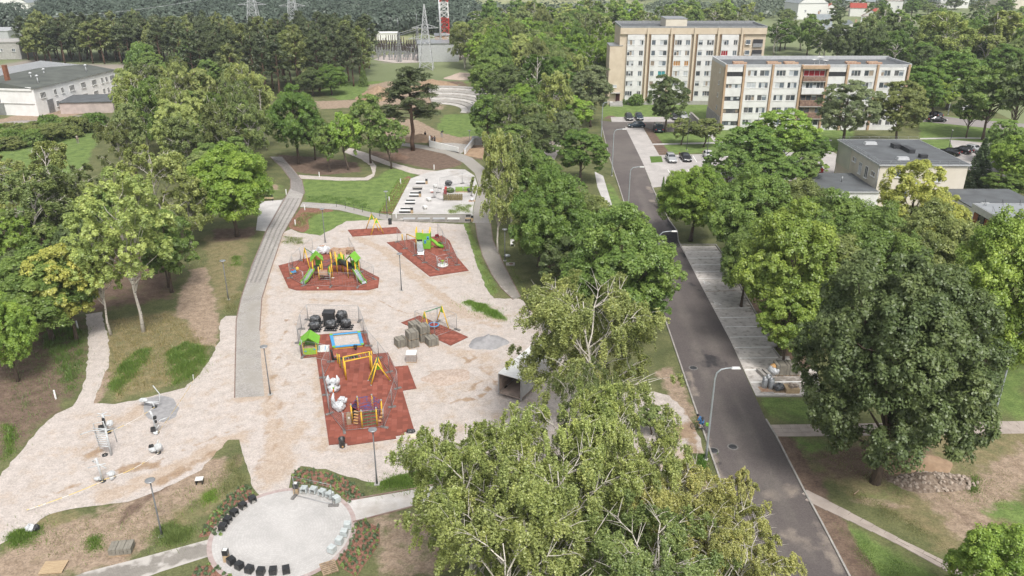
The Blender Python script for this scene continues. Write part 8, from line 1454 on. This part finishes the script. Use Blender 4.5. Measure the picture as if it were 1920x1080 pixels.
# ------------------------------------------------------------------ cars
def car(kind='hatch'):
    L = {'hatch': 4.0, 'estate': 4.6, 'sedan': 4.6, 'van': 4.9}[kind]; Hh = {'hatch': 1.5, 'estate': 1.47, 'sedan': 1.43, 'van': 1.95}[kind]; W_ = 1.74 if kind != 'van' else 1.88
    t = thing('parked_car', 'x', 'car' if kind != 'van' else 'van', (0, 0, 0)); belt = .88 if kind != 'van' else 1.05
    # stations along x (front at -L/2): (x, low, belt half width, belt z, top z, top half width)
    if kind == 'van': st = [(0, .35, .62, .62, .64, .55), (.05, .25, .84, .85, .88, .72), (.17, .2, .92, .98, 1.06, .78), (.30, .2, .94, belt, Hh-.1, .74), (.36, .2, .94, belt, Hh, .78), (.9, .2, .94, belt, Hh, .78), (.97, .25, .92, belt, Hh-.12, .74), (1.0, .35, .86, .8, .82, .7)]
    elif kind == 'hatch': st = [(0, .35, .66, .55, .57, .58), (.04, .22, .82, .68, .72, .7), (.14, .18, .87, .82, .88, .74), (.27, .18, .88, belt, .98, .72), (.42, .18, .88, belt, Hh-.03, .60), (.55, .18, .88, belt, Hh, .62), (.82, .18, .88, belt, Hh-.06, .60), (.95, .2, .86, belt, 1.0, .70), (1.0, .35, .8, .6, .62, .66)]
    elif kind == 'estate': st = [(0, .35, .66, .52, .54, .58), (.04, .22, .82, .66, .7, .7), (.14, .18, .87, .8, .85, .74), (.28, .18, .88, belt, .95, .72), (.42, .18, .88, belt, Hh-.03, .6), (.6, .18, .88, belt, Hh, .62), (.88, .18, .88, belt, Hh-.05, .6), (.96, .2, .86, belt, 1.0, .7), (1.0, .35, .8, .6, .62, .66)]
    else: st = [(0, .35, .66, .52, .54, .58), (.04, .22, .82, .66, .7, .7), (.14, .18, .87, .8, .85, .74), (.28, .18, .88, belt, .94, .72), (.42, .18, .88, belt, Hh-.03, .58), (.6, .18, .88, belt, Hh, .6), (.72, .18, .88, belt, Hh-.1, .58), (.84, .18, .88, belt, 1.0, .70), (.97, .22, .85, .86, .92, .72), (1.0, .35, .8, .6, .62, .66)]
    rings = []
    for f, lo, bw, bz, tz, tw in st:
        x = (f-.5)*L; k = W_/1.76; rings.append([V(x, -bw*k*.93, lo), V(x, -bw*k, (lo+bz)/2), V(x, -bw*k*.985, bz), V(x, -tw*k, tz), V(x, -tw*k*.5, tz+.035), V(x, tw*k*.5, tz+.035), V(x, tw*k, tz), V(x, bw*k*.985, bz), V(x, bw*k, (lo+bz)/2), V(x, bw*k*.93, lo)])
    b_ = MB(); n = 10; vs = [p for r in rings for p in r]; fs = []
    for i in range(len(rings)-1):
        for j in range(n): k = (j+1) % n; fs.append((i*n+j, i*n+k, (i+1)*n+k, (i+1)*n+j))
    fs.append(tuple(range(n-1, -1, -1))); fs.append(tuple((len(rings)-1)*n+j for j in range(n))); b_.add(vs, fs, True); lp(t, 'body', M['paint'], b_)
    g = MB(); cab_ = [i for i, s in enumerate(st) if s[4] > belt+.25]; i0, i1 = cab_[0], cab_[-1]
    def P(i, j, f=0.0, o=.012):
        a = rings[i][j]; return a
    for s, (jb, jt) in ((-1, (2, 3)), (1, (7, 6))):
        for i in range(i0, i1):
            q = []
            for ii, uu in ((i, .06), (i+1, -.06)):
                for v_ in (.16, .86): a = rings[ii][jb].lerp(rings[ii][jt], v_); a = a+V(uu if True else 0, s*.014, .006); q.append(a)
            g.add([q[0], q[2], q[3], q[1]], [(0, 1, 2, 3)] if s < 0 else [(3, 2, 1, 0)])
    for i, k in ((i0-1, i0), (i1+1, i1)):
        a = [rings[i][3].lerp(rings[k][3], .18), rings[i][6].lerp(rings[k][6], .18), rings[k][6].lerp(rings[i][6], .1), rings[k][3].lerp(rings[i][3], .1)]; dx = V(-.012 if i < k else .012, 0, .03); a = [p+dx for p in a]; m0 = (a[0]+a[1])/2+V(0, 0, .03); m1 = (a[2]+a[3])/2+V(0, 0, .035)
        g.add([a[0]*.94+V(a[0].x*.06, 0, a[0].z*.06), m0, m1, a[3]], [(0, 1, 2, 3)]); g.add([m0, a[1]*.94+V(a[1].x*.06, 0, a[1].z*.06), a[2], m1], [(0, 1, 2, 3)])
    lp(t, 'windows', M['carglass'], g)
    for sx_ in (-L*.5+.78, L*.5-.76):
        for sy_ in (-1, 1):
            w_ = lp(t, 'wheel', M['tyre'], MB().tube([V(sx_, sy_*(W_/2-.2), .31), V(sx_, sy_*(W_/2+.012), .31)], .31, 16)); lp(w_, 'rim', M['rim'], MB().tube([V(sx_, sy_*(W_/2-.02), .31), V(sx_, sy_*(W_/2+.02), .31)], .2, 10))
    fx = -L/2
    for s in (-1, 1): lp(t, 'headlight', M['lampglass'], MB().box((fx+.14, s*W_*.37, .56), (.26, .34, .16), s*.25)); lp(t, 'tail_light', M['tail'], MB().box((L/2-.05, s*W_*.42, .72), (.12, .2, .26))); lp(t, 'mirror', M['paint'], MB().box((fx+L*.33, s*(W_/2+.09), .92), (.14, .18, .12)))
    lp(t, 'grille', M['dark'], MB().box((fx+.0, 0, .34), (.06, .9, .2))); lp(t, 'number_plate', M['white'], MB().box((fx-.035, 0, .42), (.02, .5, .11))); lp(t, 'number_plate', M['white'], MB().box((L/2+.012, 0, .55), (.02, .5, .11)))
    return t
def paint_car(t, c):
    for ch in t.children:
        if ch.name.split('.')[0] in ('body', 'mirror'): ch.color = (*c, 1)
PR = {k: car(k) for k in ('hatch', 'estate', 'sedan', 'van')}; used_car = set()
BL, SI, DG, WH, DB, RD = (.012, .012, .014), (.36, .37, .38), (.03, .035, .04), (.6, .6, .6), (.012, .03, .05), (.32, .012, .012)
D = math.radians; FR = math.pi/2   # FR: front faces the camera
for kind, px, py, rz, col, lab in (('estate', 1258, 302, FR, SI, 'silver car parked nose out, left of the black one'), ('sedan', 1285, 300, FR+.05, BL, 'black car parked right of the silver car'), ('hatch', 1328, 297, FR, WH, 'white compact car beside the black lamp post'), ('estate', 1179, 224, FR, DG, 'dark car in the top row, left of two'), ('estate', 1198, 223.5, FR, DB, 'dark blue estate in the top row, right of two'), ('hatch', 1193, 239, .06, DB, 'dark teal car parked sideways on the strip end'), ('van', 1233.5, 246, -FR-.03, DB, 'dark blue van with dark rear window beside the tree'), ('sedan', 1265, 223, FR, BL, 'black car half hidden behind the tree'), ('hatch', 1281, 222, FR, SI, 'silver car right behind the tree in the top row'),
        ('hatch', 1400, 296, FR, WH, 'white car glimpsed between the spreading trees, left'), ('estate', 1462, 295, FR, SI, 'pale silver car glimpsed between the spreading trees'), ('sedan', 1515, 291, FR, BL, 'dark car at the right end of the car park row'), ('hatch', 1527, 322, -FR+.1, RD, 'red car at the right edge of the upper car park'), ('sedan', 1466, 312, FR, WH, 'white car under the layered trees, left of three'), ('hatch', 1478, 314, FR, WH, 'white car under the layered trees, middle of three'), ('hatch', 1489, 316, FR, SI, 'light car under the layered trees, right of three'),
        ('sedan', 1755, 228.5, math.pi-.02, BL, 'black car parked lengthwise on the pale side road'), ('estate', 1751, 219.5, -FR+.2, DG, 'dark estate behind the lengthwise black car'), ('sedan', 1733, 218, FR, BL, 'black car nose out at the edge of the olive tree'), ('sedan', 1778, 290, -FR+.75, BL, 'long black car behind the kindergarten, left of three'), ('hatch', 1803, 287, -FR+.6, BL, 'black hatchback with red lights behind the kindergarten'), ('hatch', 1825, 285, FR+.5, SI, 'silver hatchback behind the kindergarten, right of three'), ('sedan', 1813, 209, .3, WH, 'white car behind the spreading locust')):
    p = P3(px, py)
    if kind not in used_car: t = PR[kind]; used_car.add(kind); t.location = p; t.rotation_euler = (0, 0, rz); t['label'] = lab; t['group'] = 'parked cars'
    else: t = clone(PR[kind], p, rz, lab, group='parked cars')
    t.location.z = .035; paint_car(t, col)
t = thing('tractor', 'small orange tractor at the left edge in front of the factory', 'tractor', P3(8, 214), rz=.4); lp(t, 'body', M['orange'], MB().box((-.8, 0, .8), (1.8, .8, .9)).box((.7, 0, .9), (1.0, 1.4, .5))); lp(t, 'cab', M['white'], MB().box((.7, 0, 1.4), (1.3, 1.3, 1.2), 0, .85)); [lp(t, 'wheel', M['tyre'], MB().tube([V(x, s*.6, r_), V(x, s*1.0, r_)], r_, 14)) for x, r_ in ((.9, .8), (-1.4, .45)) for s in (-1, 1)]; [lp(t, 'hub', M['orange'], MB().tube([V(.9, s*.9, .8), V(.9, s*1.03, .8)], .4, 10)) for s in (-1, 1)]

# ------------------------------------------------------------------ people
def person(label, loc, rz, pose, shirt, trousers, hair=(.05, .03, .02), helmet=None, scale=1.0, group=None, shoes=(.5, .5, .5)):
    """pose: joints in metres, person faces local -Y"""
    t = thing('person', label, 'person', loc, group, rz); t.scale = (scale,)*3
    J = dict(pose); names = ['pelvis', 'waist', 'chest', 'neck', 'headb', 'head', 'headt', 'shl', 'ell', 'wrl', 'hal', 'shr', 'elr', 'wrr', 'har', 'hipl', 'knl', 'anl', 'tol', 'hipr', 'knr', 'anr', 'tor']
    E_ = [('pelvis', 'waist'), ('waist', 'chest'), ('chest', 'neck'), ('neck', 'headb'), ('headb', 'head'), ('head', 'headt'), ('chest', 'shl'), ('shl', 'ell'), ('ell', 'wrl'), ('wrl', 'hal'), ('chest', 'shr'), ('shr', 'elr'), ('elr', 'wrr'), ('wrr', 'har'), ('pelvis', 'hipl'), ('hipl', 'knl'), ('knl', 'anl'), ('anl', 'tol'), ('pelvis', 'hipr'), ('hipr', 'knr'), ('knr', 'anr'), ('anr', 'tor')]
    R_ = dict(pelvis=.15, waist=.14, chest=.16, neck=.06, headb=.075, head=.10, headt=.07, shl=.075, ell=.045, wrl=.03, hal=.035, shr=.075, elr=.045, wrr=.03, har=.035, hipl=.10, knl=.06, anl=.042, tol=.04, hipr=.10, knr=.06, anr=.042, tor=.04)
    def skin(nm, nodes, edges, rad, m, col=None, root=None):
        me = bpy.data.meshes.new(nm); ix = {n_: i for i, n_ in enumerate(nodes)}; me.from_pydata([J[n_] for n_ in nodes], [(ix[a], ix[b_]) for a, b_ in edges], []); o = link_mesh(nm, me, m, t)
        md = o.modifiers.new('skin', 'SKIN'); md.use_smooth_shade = True; sv = me.skin_vertices[0].data
        for n_ in nodes: sv[ix[n_]].radius = (rad(n_), rad(n_)); sv[ix[n_]].use_root = (n_ == (root or nodes[0]))
        ss = o.modifiers.new('smooth', 'SUBSURF'); ss.levels = 1; ss.render_levels = 1
        if col: o.color = (*col, 1)
        return o
    skin('body', names, E_, lambda n_: R_[n_], M['skin'])
    sh = ['chest', 'waist', 'pelvis', 'neck', 'shl', 'ell', 'shr', 'elr']; skin('shirt', sh, [e for e in E_ if e[0] in sh and e[1] in sh], lambda n_: R_[n_]*(1.14 if n_ != 'neck' else 1.25)+.008, M['cloth'], shirt)
    tr = ['pelvis', 'hipl', 'knl', 'hipr', 'knr'] if helmet else ['pelvis', 'hipl', 'knl', 'anl', 'hipr', 'knr', 'anr']; skin('trousers', tr, [e for e in E_ if e[0] in tr and e[1] in tr], lambda n_: R_[n_]*1.12+.012, M['cloth'], trousers)
    for s in 'lr': a, b_ = Vector(J['an'+s]), Vector(J['to'+s]); o = lp(t, 'shoe', M['cloth'], MB().tube([a-V(0, 0, .04), a.lerp(b_, .5)-V(0, 0, .03), b_-V(0, 0, .02)], [.06, .062, .045], 8)); o.color = (*shoes, 1)
    hd = Vector(J['head']); hc = lp(t, 'hair' if helmet is None else 'helmet', M['cloth'], MB().lathe((hd.x, hd.y+.015, hd.z-.0), [(.112, -.01), (.122, .05), (.105, .11), (.06, .145), (0, .155)], 12)); hc.color = (*(helmet or hair), 1)
    lp(t, 'nose', M['skin'], MB().box((hd.x, hd.y-.105, hd.z-.03), (.03, .04, .05), 0, .6)); return t
def stand(bend=0.0, arms=(.1, .1), step=.12):
    b_ = bend; c = (0, -math.sin(b_)*.45, .98+math.cos(b_)*.42); n_ = (0, c[1]-math.sin(b_)*.14, c[2]+math.cos(b_)*.15); h_ = (0, n_[1]-.04-math.sin(b_)*.12, n_[2]+.02+math.cos(b_)*.15)
    P_ = dict(pelvis=(0, 0, .96), waist=(0, -math.sin(b_)*.2, 1.12), chest=c, neck=n_, headb=(0, (n_[1]+h_[1])/2, (n_[2]+h_[2])/2), head=h_, headt=(0, h_[1], h_[2]+.09))
    for s, k, a in (('l', -1, arms[0]), ('r', 1, arms[1])):
        sx_, sy_, sz_ = k*.19, c[1], c[2]+.06; P_['sh'+s] = (sx_, sy_, sz_); P_['el'+s] = (k*.25, sy_-math.sin(a)*.28, sz_-math.cos(a)*.29); P_['wr'+s] = (k*.24, sy_-math.sin(a*1.6)*.5, sz_-math.cos(a*1.3)*.52); P_['ha'+s] = (k*.24, sy_-math.sin(a*1.6)*.58, sz_-math.cos(a*1.3)*.60)
        f = step*k; P_['hip'+s] = (k*.1, 0, .9); P_['kn'+s] = (k*.11, -abs(f)*.4-.02-f*.5, .5); P_['an'+s] = (k*.11, -f, .08); P_['to'+s] = (k*.12, -f-.17, .045)
    return P_
DK, NV, GR = (.015, .015, .018), (.02, .03, .06), (.10, .10, .11)
person('worker in dark clothes standing on the sandy mound', P3(797.5, 261), .4, stand(.1, (.3, .2)), DK, NV, group='construction workers'); person('worker bending beside the white ramp wall', P3(811, 266), -.5, stand(.9, (.7, .9)), (.25, .10, .08), GR, group='construction workers'); person('worker in dark top at the white ramp wall, in front of the others', P3(815, 270), .2, stand(.3, (.9, .5)), GR, DK, group='construction workers'); person('worker with pale trousers sitting low right of the group', P3(828, 257), .9, stand(.7, (.5, .9)), NV, (.4, .42, .45), group='construction workers'); person('person in light clothes standing in the bright meadow', P3(146, 268), 1.2, stand(.15, (.4, .2)), (.45, .40, .36), (.25, .22, .2))
# cyclists
def bicycle(label, loc, rz, frame_col, scale=1.0, cat='bicycle'):
    """rides towards local -X"""
    t = thing('bicycle', label, cat, loc, None, rz); t.scale = (scale,)*3; r_ = .34; fc = mat('frame_paint_'+frame_col[0], frame_col[1], .4)
    for x in (-.52, .52):
        w_ = lp(t, 'wheel', M['tyre'], MB().tube([V(x+r_*math.cos(a), 0, r_+r_*math.sin(a)) for a in np.linspace(0, 2*math.pi, 25)], .02, 5, False)); lp(w_, 'spokes', M['galv'], (lambda m_: [m_.tube([V(x-r_*math.cos(a), 0, r_-r_*math.sin(a)), V(x+r_*math.cos(a), 0, r_+r_*math.sin(a))], .003, 3) for a in np.linspace(0, math.pi, 8)[:-1]] and m_)(MB()))
    fr = MB(); bb, st_, hd = V(.05, 0, .3), V(.17, 0, .8), V(-.36, 0, .82); fr.tube([bb, st_], .018, 6).tube([bb, hd-V(-.02, 0, .1)], .02, 6).tube([st_, hd], .018, 6).tube([bb, V(.52, 0, r_)], .012, 5).tube([st_, V(.52, 0, r_)], .01, 5).tube([hd+V(0, 0, .08), V(-.52, 0, r_)], .016, 6); lp(t, 'frame', fc, fr)
    lp(t, 'saddle', M['black'], MB().box((.19, 0, .86), (.26, .14, .05), 0, .7)); lp(t, 'handlebar', M['dark'], MB().tube([V(-.36, -.26, .98), V(-.4, 0, .98), V(-.36, .26, .98)], .014, 6).tube([hd, V(-.4, 0, .98)], .014, 6)); lp(t, 'crank', M['dark'], MB().tube([V(.05, -.1, .3), V(.05, .1, .3)], .06, 8)); return t
def ride():
    # rider faces local -Y; leaning forward, hands on the bar
    P_ = dict(pelvis=(0, .18, .97), waist=(0, .06, 1.1), chest=(0, -.12, 1.3), neck=(0, -.22, 1.42), headb=(0, -.27, 1.48), head=(0, -.31, 1.55), headt=(0, -.32, 1.64))
    for s, k, kx, kz, az in (('l', -1, -.2, .72, .2), ('r', 1, -.12, .82, .42)):
        P_['sh'+s] = (k*.18, -.14, 1.35); P_['el'+s] = (k*.24, -.26, 1.13); P_['wr'+s] = (k*.24, -.40, 1.02); P_['ha'+s] = (k*.24, -.46, 1.01); P_['hip'+s] = (k*.09, .14, .93); P_['kn'+s] = (k*.12, kx, kz); P_['an'+s] = (k*.12, kx+.2, az+.1); P_['to'+s] = (k*.12, kx+.05, az+.04)
    return P_
q = P3(1312, 808); rz_ = .0
bicycle('dark bicycle ridden off the road by the rider in blue', q, -.42, ('dark', (.03, .03, .035))); person('cyclist in blue shirt and dark helmet turning off the road', q, -.42-math.pi/2, ride(), (.05, .16, .36), (.06, .16, .34), helmet=(.03, .03, .035))
t = thing('backpack', 'black backpack on the back of the cyclist in blue', 'backpack', q, rz=-.42-math.pi/2); lumpy(t, 'bag', M['black'], (0, .14, 1.28), .2, 91, (.9, .6, 1.1)); lp(t, 'strap', M['dark'], MB().tube([V(.1, .05, 1.42), V(.12, -.1, 1.42)], .02, 5)); t = thing('rear_bag', 'small green bag on the rear rack of the dark bicycle', 'bag', q, rz=-.42); lp(t, 'bag', M['green'], MB().box((.62, 0, .72), (.3, .22, .24))); lp(t, 'flap', M['white'], MB().box((.78, 0, .78), (.02, .12, .1)))
q = P3(1227, 783); bicycle('green bicycle ridden by the child in red', q, math.radians(130)+math.pi, ('green', (.15, .45, .04)), .85); person('child cyclist in bright red shirt and grey helmet on the gravel', q, math.radians(130)+math.pi-math.pi/2, ride(), (.62, .06, .03), (.3, .3, .33), helmet=(.10, .12, .14), scale=.85)

# ------------------------------------------------------------------ planting beds, weeds, tall grass
mulch = mat('red_mulch', (.17, .07, .04), .95, (.25, .11, .07), 8, .8, 14, coord='World'); bedm = cover_mat('bed_soil', ((.20, .10, .07), (.28, .155, .115), 2.5), [], fine=(12, .3), bump=.6)
beds = [[(545, 892), (560, 880), (610, 885), (645, 896), (672, 915), (683, 935), (655, 943), (640, 926), (610, 912), (580, 906), (552, 908)], [(467, 915), (478, 930), (456, 945), (437, 962), (424, 982), (415, 1003), (372, 1008), (385, 985), (405, 955), (430, 930), (455, 910)], [(664, 982), (685, 976), (712, 990), (712, 1015), (695, 1045), (668, 1082), (635, 1062), (632, 1050), (652, 1025)], [(368, 1062), (410, 1058), (438, 1088), (350, 1095)]]
for b_ in beds: sheet('planting_bed', b_, .014, bedm, .5, jit=.05)
def plant(n, r_, h_, col, ls=.06, nm='plant'):
    d = unit(rdir(n)+np.array([0, 0, .8])); pos = d*np.array([r_, r_, h_])*rng.uniform(.4, 1, (n, 1)); return leaf_mesh(nm, pos, d+rdir(n)*.5, ls*rng.uniform(.7, 1.3, n), rng.normal(.5, .2, n), .4)
pm1, pm2, pm3 = plant(70, .17, .26, None), plant(80, .15, .2, None, .07), plant(60, .12, .3, None, .05)
def strew(poly, n, label, group, cols, meshes, smin=.8, smax=1.3, mind=.24, name='bedding_plant', cat='plant'):
    P = [G(*q) for q in poly]; x0, y0 = np.min(P, 0); x1, y1 = np.max(P, 0); got = []; tr = 0
    while len(got) < n and tr < n*40:
        tr += 1; p = np.array([random.uniform(x0, x1), random.uniform(y0, y1)])
        if not in_poly(p[None], P)[0] or any((p[0]-q[0])**2+(p[1]-q[1])**2 < mind**2 for q in got): continue
        got.append(p); o = link_mesh(name, random.choice(meshes), None); o.location = (*p, .01); s = random.uniform(smin, smax); o.scale = (s, s, s); o.rotation_euler = (0, 0, random.uniform(0, 6)); c = random.choice(cols); o.color = (*c, 1); tag(o, label, cat, group)
PC_ = [(.12, .19, .08), (.14, .21, .10), (.11, .16, .08), (.22, .32, .09)]
strew(beds[0], 75, 'small bedding plant in the red mulch above the round plaza', 'plants of the upper plaza bed', PC_, [pm1, pm2, pm3]); strew(beds[1], 75, 'small bedding plant in the red mulch left of the round plaza', 'plants of the left plaza bed', PC_, [pm1, pm2, pm3]); strew(beds[2], 75, 'small bedding plant in the red mulch right of the round plaza', 'plants of the right plaza bed', PC_, [pm1, pm2, pm3]); strew(beds[3], 20, 'small bedding plant at the bottom edge below the round plaza', 'plants of the lower plaza bed', PC_, [pm1, pm2])
sheet('planting_bed', [(735, 400), (722, 400), (712, 398), (746, 340), (766, 330), (771, 333)], .016, bedm, 1.0)
sheet('planting_bed', [(541, 425), (548, 410), (565, 390), (620, 392), (626, 396), (590, 402), (578, 412), (580, 428), (570, 436), (552, 432)], .016, bedm, 1.0, jit=.1)
for k in range(4):
    a, b_ = P3(713+k*6.6, 398.5), P3(749+k*5.6, 337); n = 900; tt = rng.random(n); pos = np.outer(1-tt, np.array(a))+np.outer(tt, np.array(b_)); pos += np.stack([rng.normal(0, .16, n), rng.normal(0, .1, n), rng.uniform(.03, .38, n)], 1)
    o = link_mesh('plant_row', leaf_mesh('plant_row', pos, rdir(n)+np.array([0, 0, .6]), .12*rng.uniform(.6, 1.2, n), rng.normal(.55, .2, n), .4), None); o.color = (.22, .34, .08, 1); tag(o, ['leftmost row of low green plants beside the bench terrace', 'second row from the left of low green plants beside the bench terrace', 'third row from the left of low green plants beside the bench terrace', 'rightmost row of low green plants beside the bench terrace'][k], 'plant row', 'planted rows', 'stuff')
def grass(poly, n, hmin, hmax, col, label, spread=.5, w_=.02, dry=0.0):
    P = [G(*q) for q in poly]; x0, y0 = np.min(P, 0); x1, y1 = np.max(P, 0); c = np.stack([rng.uniform(x0, x1, n*3), rng.uniform(y0, y1, n*3)], 1); c = c[in_poly(c, P)][:n]; n = len(c); q_ = rng.integers(0, n, n); c = c[q_]+rng.normal(0, .14, (n, 2))*(1+3*(rng.random((n, 1)) < .12)); e_ = np.clip(dist_line(c, P, True)/.7, .25, 1)
    h = rng.uniform(hmin, hmax, n)*(.7+.5*np.sin(c[:, 0]*2.1)*np.cos(c[:, 1]*1.7))*e_; lean = rng.normal(0, .3, (n, 2))*h[:, None]; w0 = rng.normal(size=(n, 2)); w0 = w0/np.linalg.norm(w0, axis=1)[:, None]*w_
    z = np.zeros((n, 1)); b0 = np.c_[c-w0, z]; b1 = np.c_[c+w0, z]; t1 = np.c_[c+lean+w0*.25, h[:, None]*.95]; t0 = np.c_[c+lean-w0*.25, h[:, None]]
    Vv = np.stack([b0, b1, t1, t0], 1).reshape(-1, 3).astype(np.float32); me = bpy.data.meshes.new('tall_grass'); me.vertices.add(4*n); me.vertices.foreach_set('co', Vv.ravel()); me.loops.add(4*n); me.loops.foreach_set('vertex_index', np.arange(4*n, dtype=np.int32)); me.polygons.add(n); me.polygons.foreach_set('loop_start', np.arange(0, 4*n, 4, dtype=np.int32)); me.polygons.foreach_set('loop_total', np.full(n, 4, np.int32)); me.update(calc_edges=True)
    a = me.attributes.new('tone', 'FLOAT', 'FACE'); a.data.foreach_set('value', np.clip(rng.normal(.5, .2, n), 0, 1).astype(np.float32)); me.materials.append(LEAF); o = link_mesh('tall_grass', me, None); o.color = (*col, 1); tag(o, label, 'grass', kind='stuff'); return o
gG, gS = (.15, .25, .05), (.33, .29, .13)
grass([(305, 665), (345, 640), (390, 650), (390, 685), (365, 708), (325, 726), (312, 700)], 9000, .3, .7, gG, 'tall dark green grass patch at the gravel edge above the gym'); grass([(200, 735), (215, 690), (250, 660), (290, 650), (280, 680), (250, 715), (225, 740)], 6000, .3, .65, gG, 'tall green grass patch left of the dry patch'); grass([(205, 600), (330, 585), (400, 645), (370, 705), (215, 755), (195, 700)], 9000, .15, .45, gS, 'dry straw-coloured grass between the footpath and the gym')
grass([(100, 600), (160, 615), (165, 680), (140, 740), (120, 745), (95, 690), (70, 640)], 8000, .25, .6, (.13, .22, .05), 'green weeds left of the bare footpath'); grass([(708, 903), (770, 884), (828, 866), (870, 872), (860, 900), (785, 915), (712, 923)], 9000, .3, .7, gG, 'tall green grass behind the path to the birches'); grass([(861, 567), (880, 563), (915, 570), (950, 590), (952, 602), (925, 600), (885, 583)], 7000, .25, .5, (.17, .30, .05), 'green grass island on the gravel')
grass([(873, 422), (885, 423), (893, 450), (908, 490), (928, 530), (938, 552), (924, 556), (905, 520), (890, 480)], 6000, .15, .4, (.22, .27, .08), 'grass strip left of the right paved path'); grass([(923, 420), (940, 430), (955, 480), (985, 540), (1000, 565), (985, 562), (960, 520), (935, 460)], 5000, .15, .4, (.18, .24, .07), 'grass verge right of the right paved path'); grass([(835, 395), (860, 382), (888, 384), (884, 400), (840, 402)], 3500, .2, .4, (.22, .30, .08), 'grass island at the corner of the terrace')
grass([(5, 1010), (30, 990), (75, 985), (85, 1000), (60, 1025), (20, 1030)], 3500, .25, .6, gG, 'green weeds round the white and black bundle'); grass([(290, 990), (330, 975), (370, 990), (365, 1015), (320, 1028), (270, 1020)], 4500, .25, .7, (.19, .26, .08), 'weeds round the foot of the lamp left of the plaza'); grass([(372, 925), (405, 915), (410, 940), (380, 950)], 2500, .2, .45, (.20, .32, .06), 'light green weed patch left of the plaza'); grass([(0, 790), (40, 800), (30, 850), (0, 875)], 2500, .25, .5, gG, 'green weeds at the left edge'); grass([(1298, 850), (1330, 850), (1330, 880), (1310, 895)], 1800, .25, .55, (.12, .24, .04), 'grass tuft at the foot of the nearest street lamp')
grass([(160, 1010), (190, 1000), (200, 1030), (160, 1040)], 1500, .2, .45, gG, 'weed patch left of the kerb stone pack'); grass([(400, 905), (450, 830), (450, 870), (470, 900), (455, 915), (420, 935)], 3000, .12, .3, (.22, .24, .1), 'sparse weeds on the bare soil tongue'); grass([(430, 480), (455, 480), (455, 500), (430, 500)], 1500, .2, .5, gG, 'round green weed patch in the dry grass'); grass([(1815, 895), (1835, 890), (1840, 925), (1812, 925)], 1200, .2, .5, gG, 'green weeds at the right end of the rubble'); grass([(1700, 890), (1780, 885), (1780, 905), (1710, 905)], 1200, .15, .4, (.13, .22, .05), 'green weeds on top of the rubble')
grass([(572, 380), (640, 385), (700, 395), (690, 375), (620, 365), (572, 368)], 5000, .12, .3, (.12, .21, .05), 'longer grass along the lower edge of the lawn'); grass([(530, 442), (575, 445), (572, 458), (540, 462), (524, 455)], 3000, .12, .3, (.19, .24, .07), 'grass triangle beside the upper gravel')
grass([(545, 425), (560, 400), (620, 394), (600, 402), (580, 415), (575, 432)], 2600, .2, .5, (.24, .28, .10), 'slender grasses in the left planted bed')
grass([(410, 560), (455, 545), (450, 590), (420, 592)], 2200, .12, .3, (.26, .26, .11), 'dry grass left of the paved path'); grass([(1590, 940), (1700, 1000), (1800, 1050), (1760, 1000), (1640, 930), (1560, 900)], 5000, .04, .12, (.22, .23, .09), 'short dry grass above the diagonal slab path'); grass([(1560, 980), (1660, 1030), (1780, 1095), (1640, 1100)], 6000, .04, .12, (.16, .25, .06), 'short grass below the diagonal slab path')
grass([(0, 660), (110, 640), (150, 700), (90, 780), (10, 860)], 2600, .1, .4, (.15, .22, .07), 'scattered low weeds on the brown soil at the left edge')
grass([(100, 985), (300, 930), (430, 860), (430, 930), (300, 1000), (150, 1040), (60, 1060)], 3600, .05, .22, (.25, .26, .12), 'sparse dry weeds on the bare soil above the lower path')
grass([(345, 480), (440, 450), (455, 520), (420, 560), (400, 500), (350, 520)], 3000, .06, .22, (.30, .28, .13), 'sparse dry grass round the bare track'); grass([(1480, 850), (1700, 940), (1900, 960), (1900, 860), (1750, 930), (1600, 840)], 3600, .05, .18, (.24, .26, .11), 'sparse grass on the bare ground right of the road')
for px, py in ((1338, 845), (1374, 838), (1300, 690)):
    t = thing('manhole_cover', {1338: 'round manhole cover at the left kerb below the cyclist', 1374: 'round manhole cover in the road right of the cyclist', 1300: 'small round cover at the left kerb of the road'}[px], 'manhole cover', P3(px, py)); t.location.z = .022; lp(t, 'rim', M['foot'], MB().lathe((0, 0, 0), [(.48, 0), (.46, .008), (.36, .01)], 20)); lp(t, 'lid', M['dark'], MB().lathe((0, 0, 0), [(.35, .004), (.33, .014), (0, .014)], 20))
solo(MB().tube([P3(1601, 928)+V(0, 0, .05), P3(1610, 920)+V(0, 0, .05)], .05, 6), 'stick', M['wood2'], 'pale stick lying beside the trunk of the huge maple', 'stick', P3(1601, 928))

# ------------------------------------------------------------------ air
hz = MB(); hz.box((0, 1650, -1.6), (5400, 4100, 60)); hzo = hz.build('haze', None, None, 'stuff')
hm = bpy.data.materials.new('haze'); hm.use_nodes = True; nn = hm.node_tree; nn.nodes.clear()
pv = nn.nodes.new('ShaderNodeVolumePrincipled'); pv.inputs['Density'].default_value = .00017; pv.inputs['Color'].default_value = (.86, .93, 1.0, 1)
oo = nn.nodes.new('ShaderNodeOutputMaterial'); nn.links.new(pv.outputs[0], oo.inputs['Volume']); hzo.data.materials.append(hm)
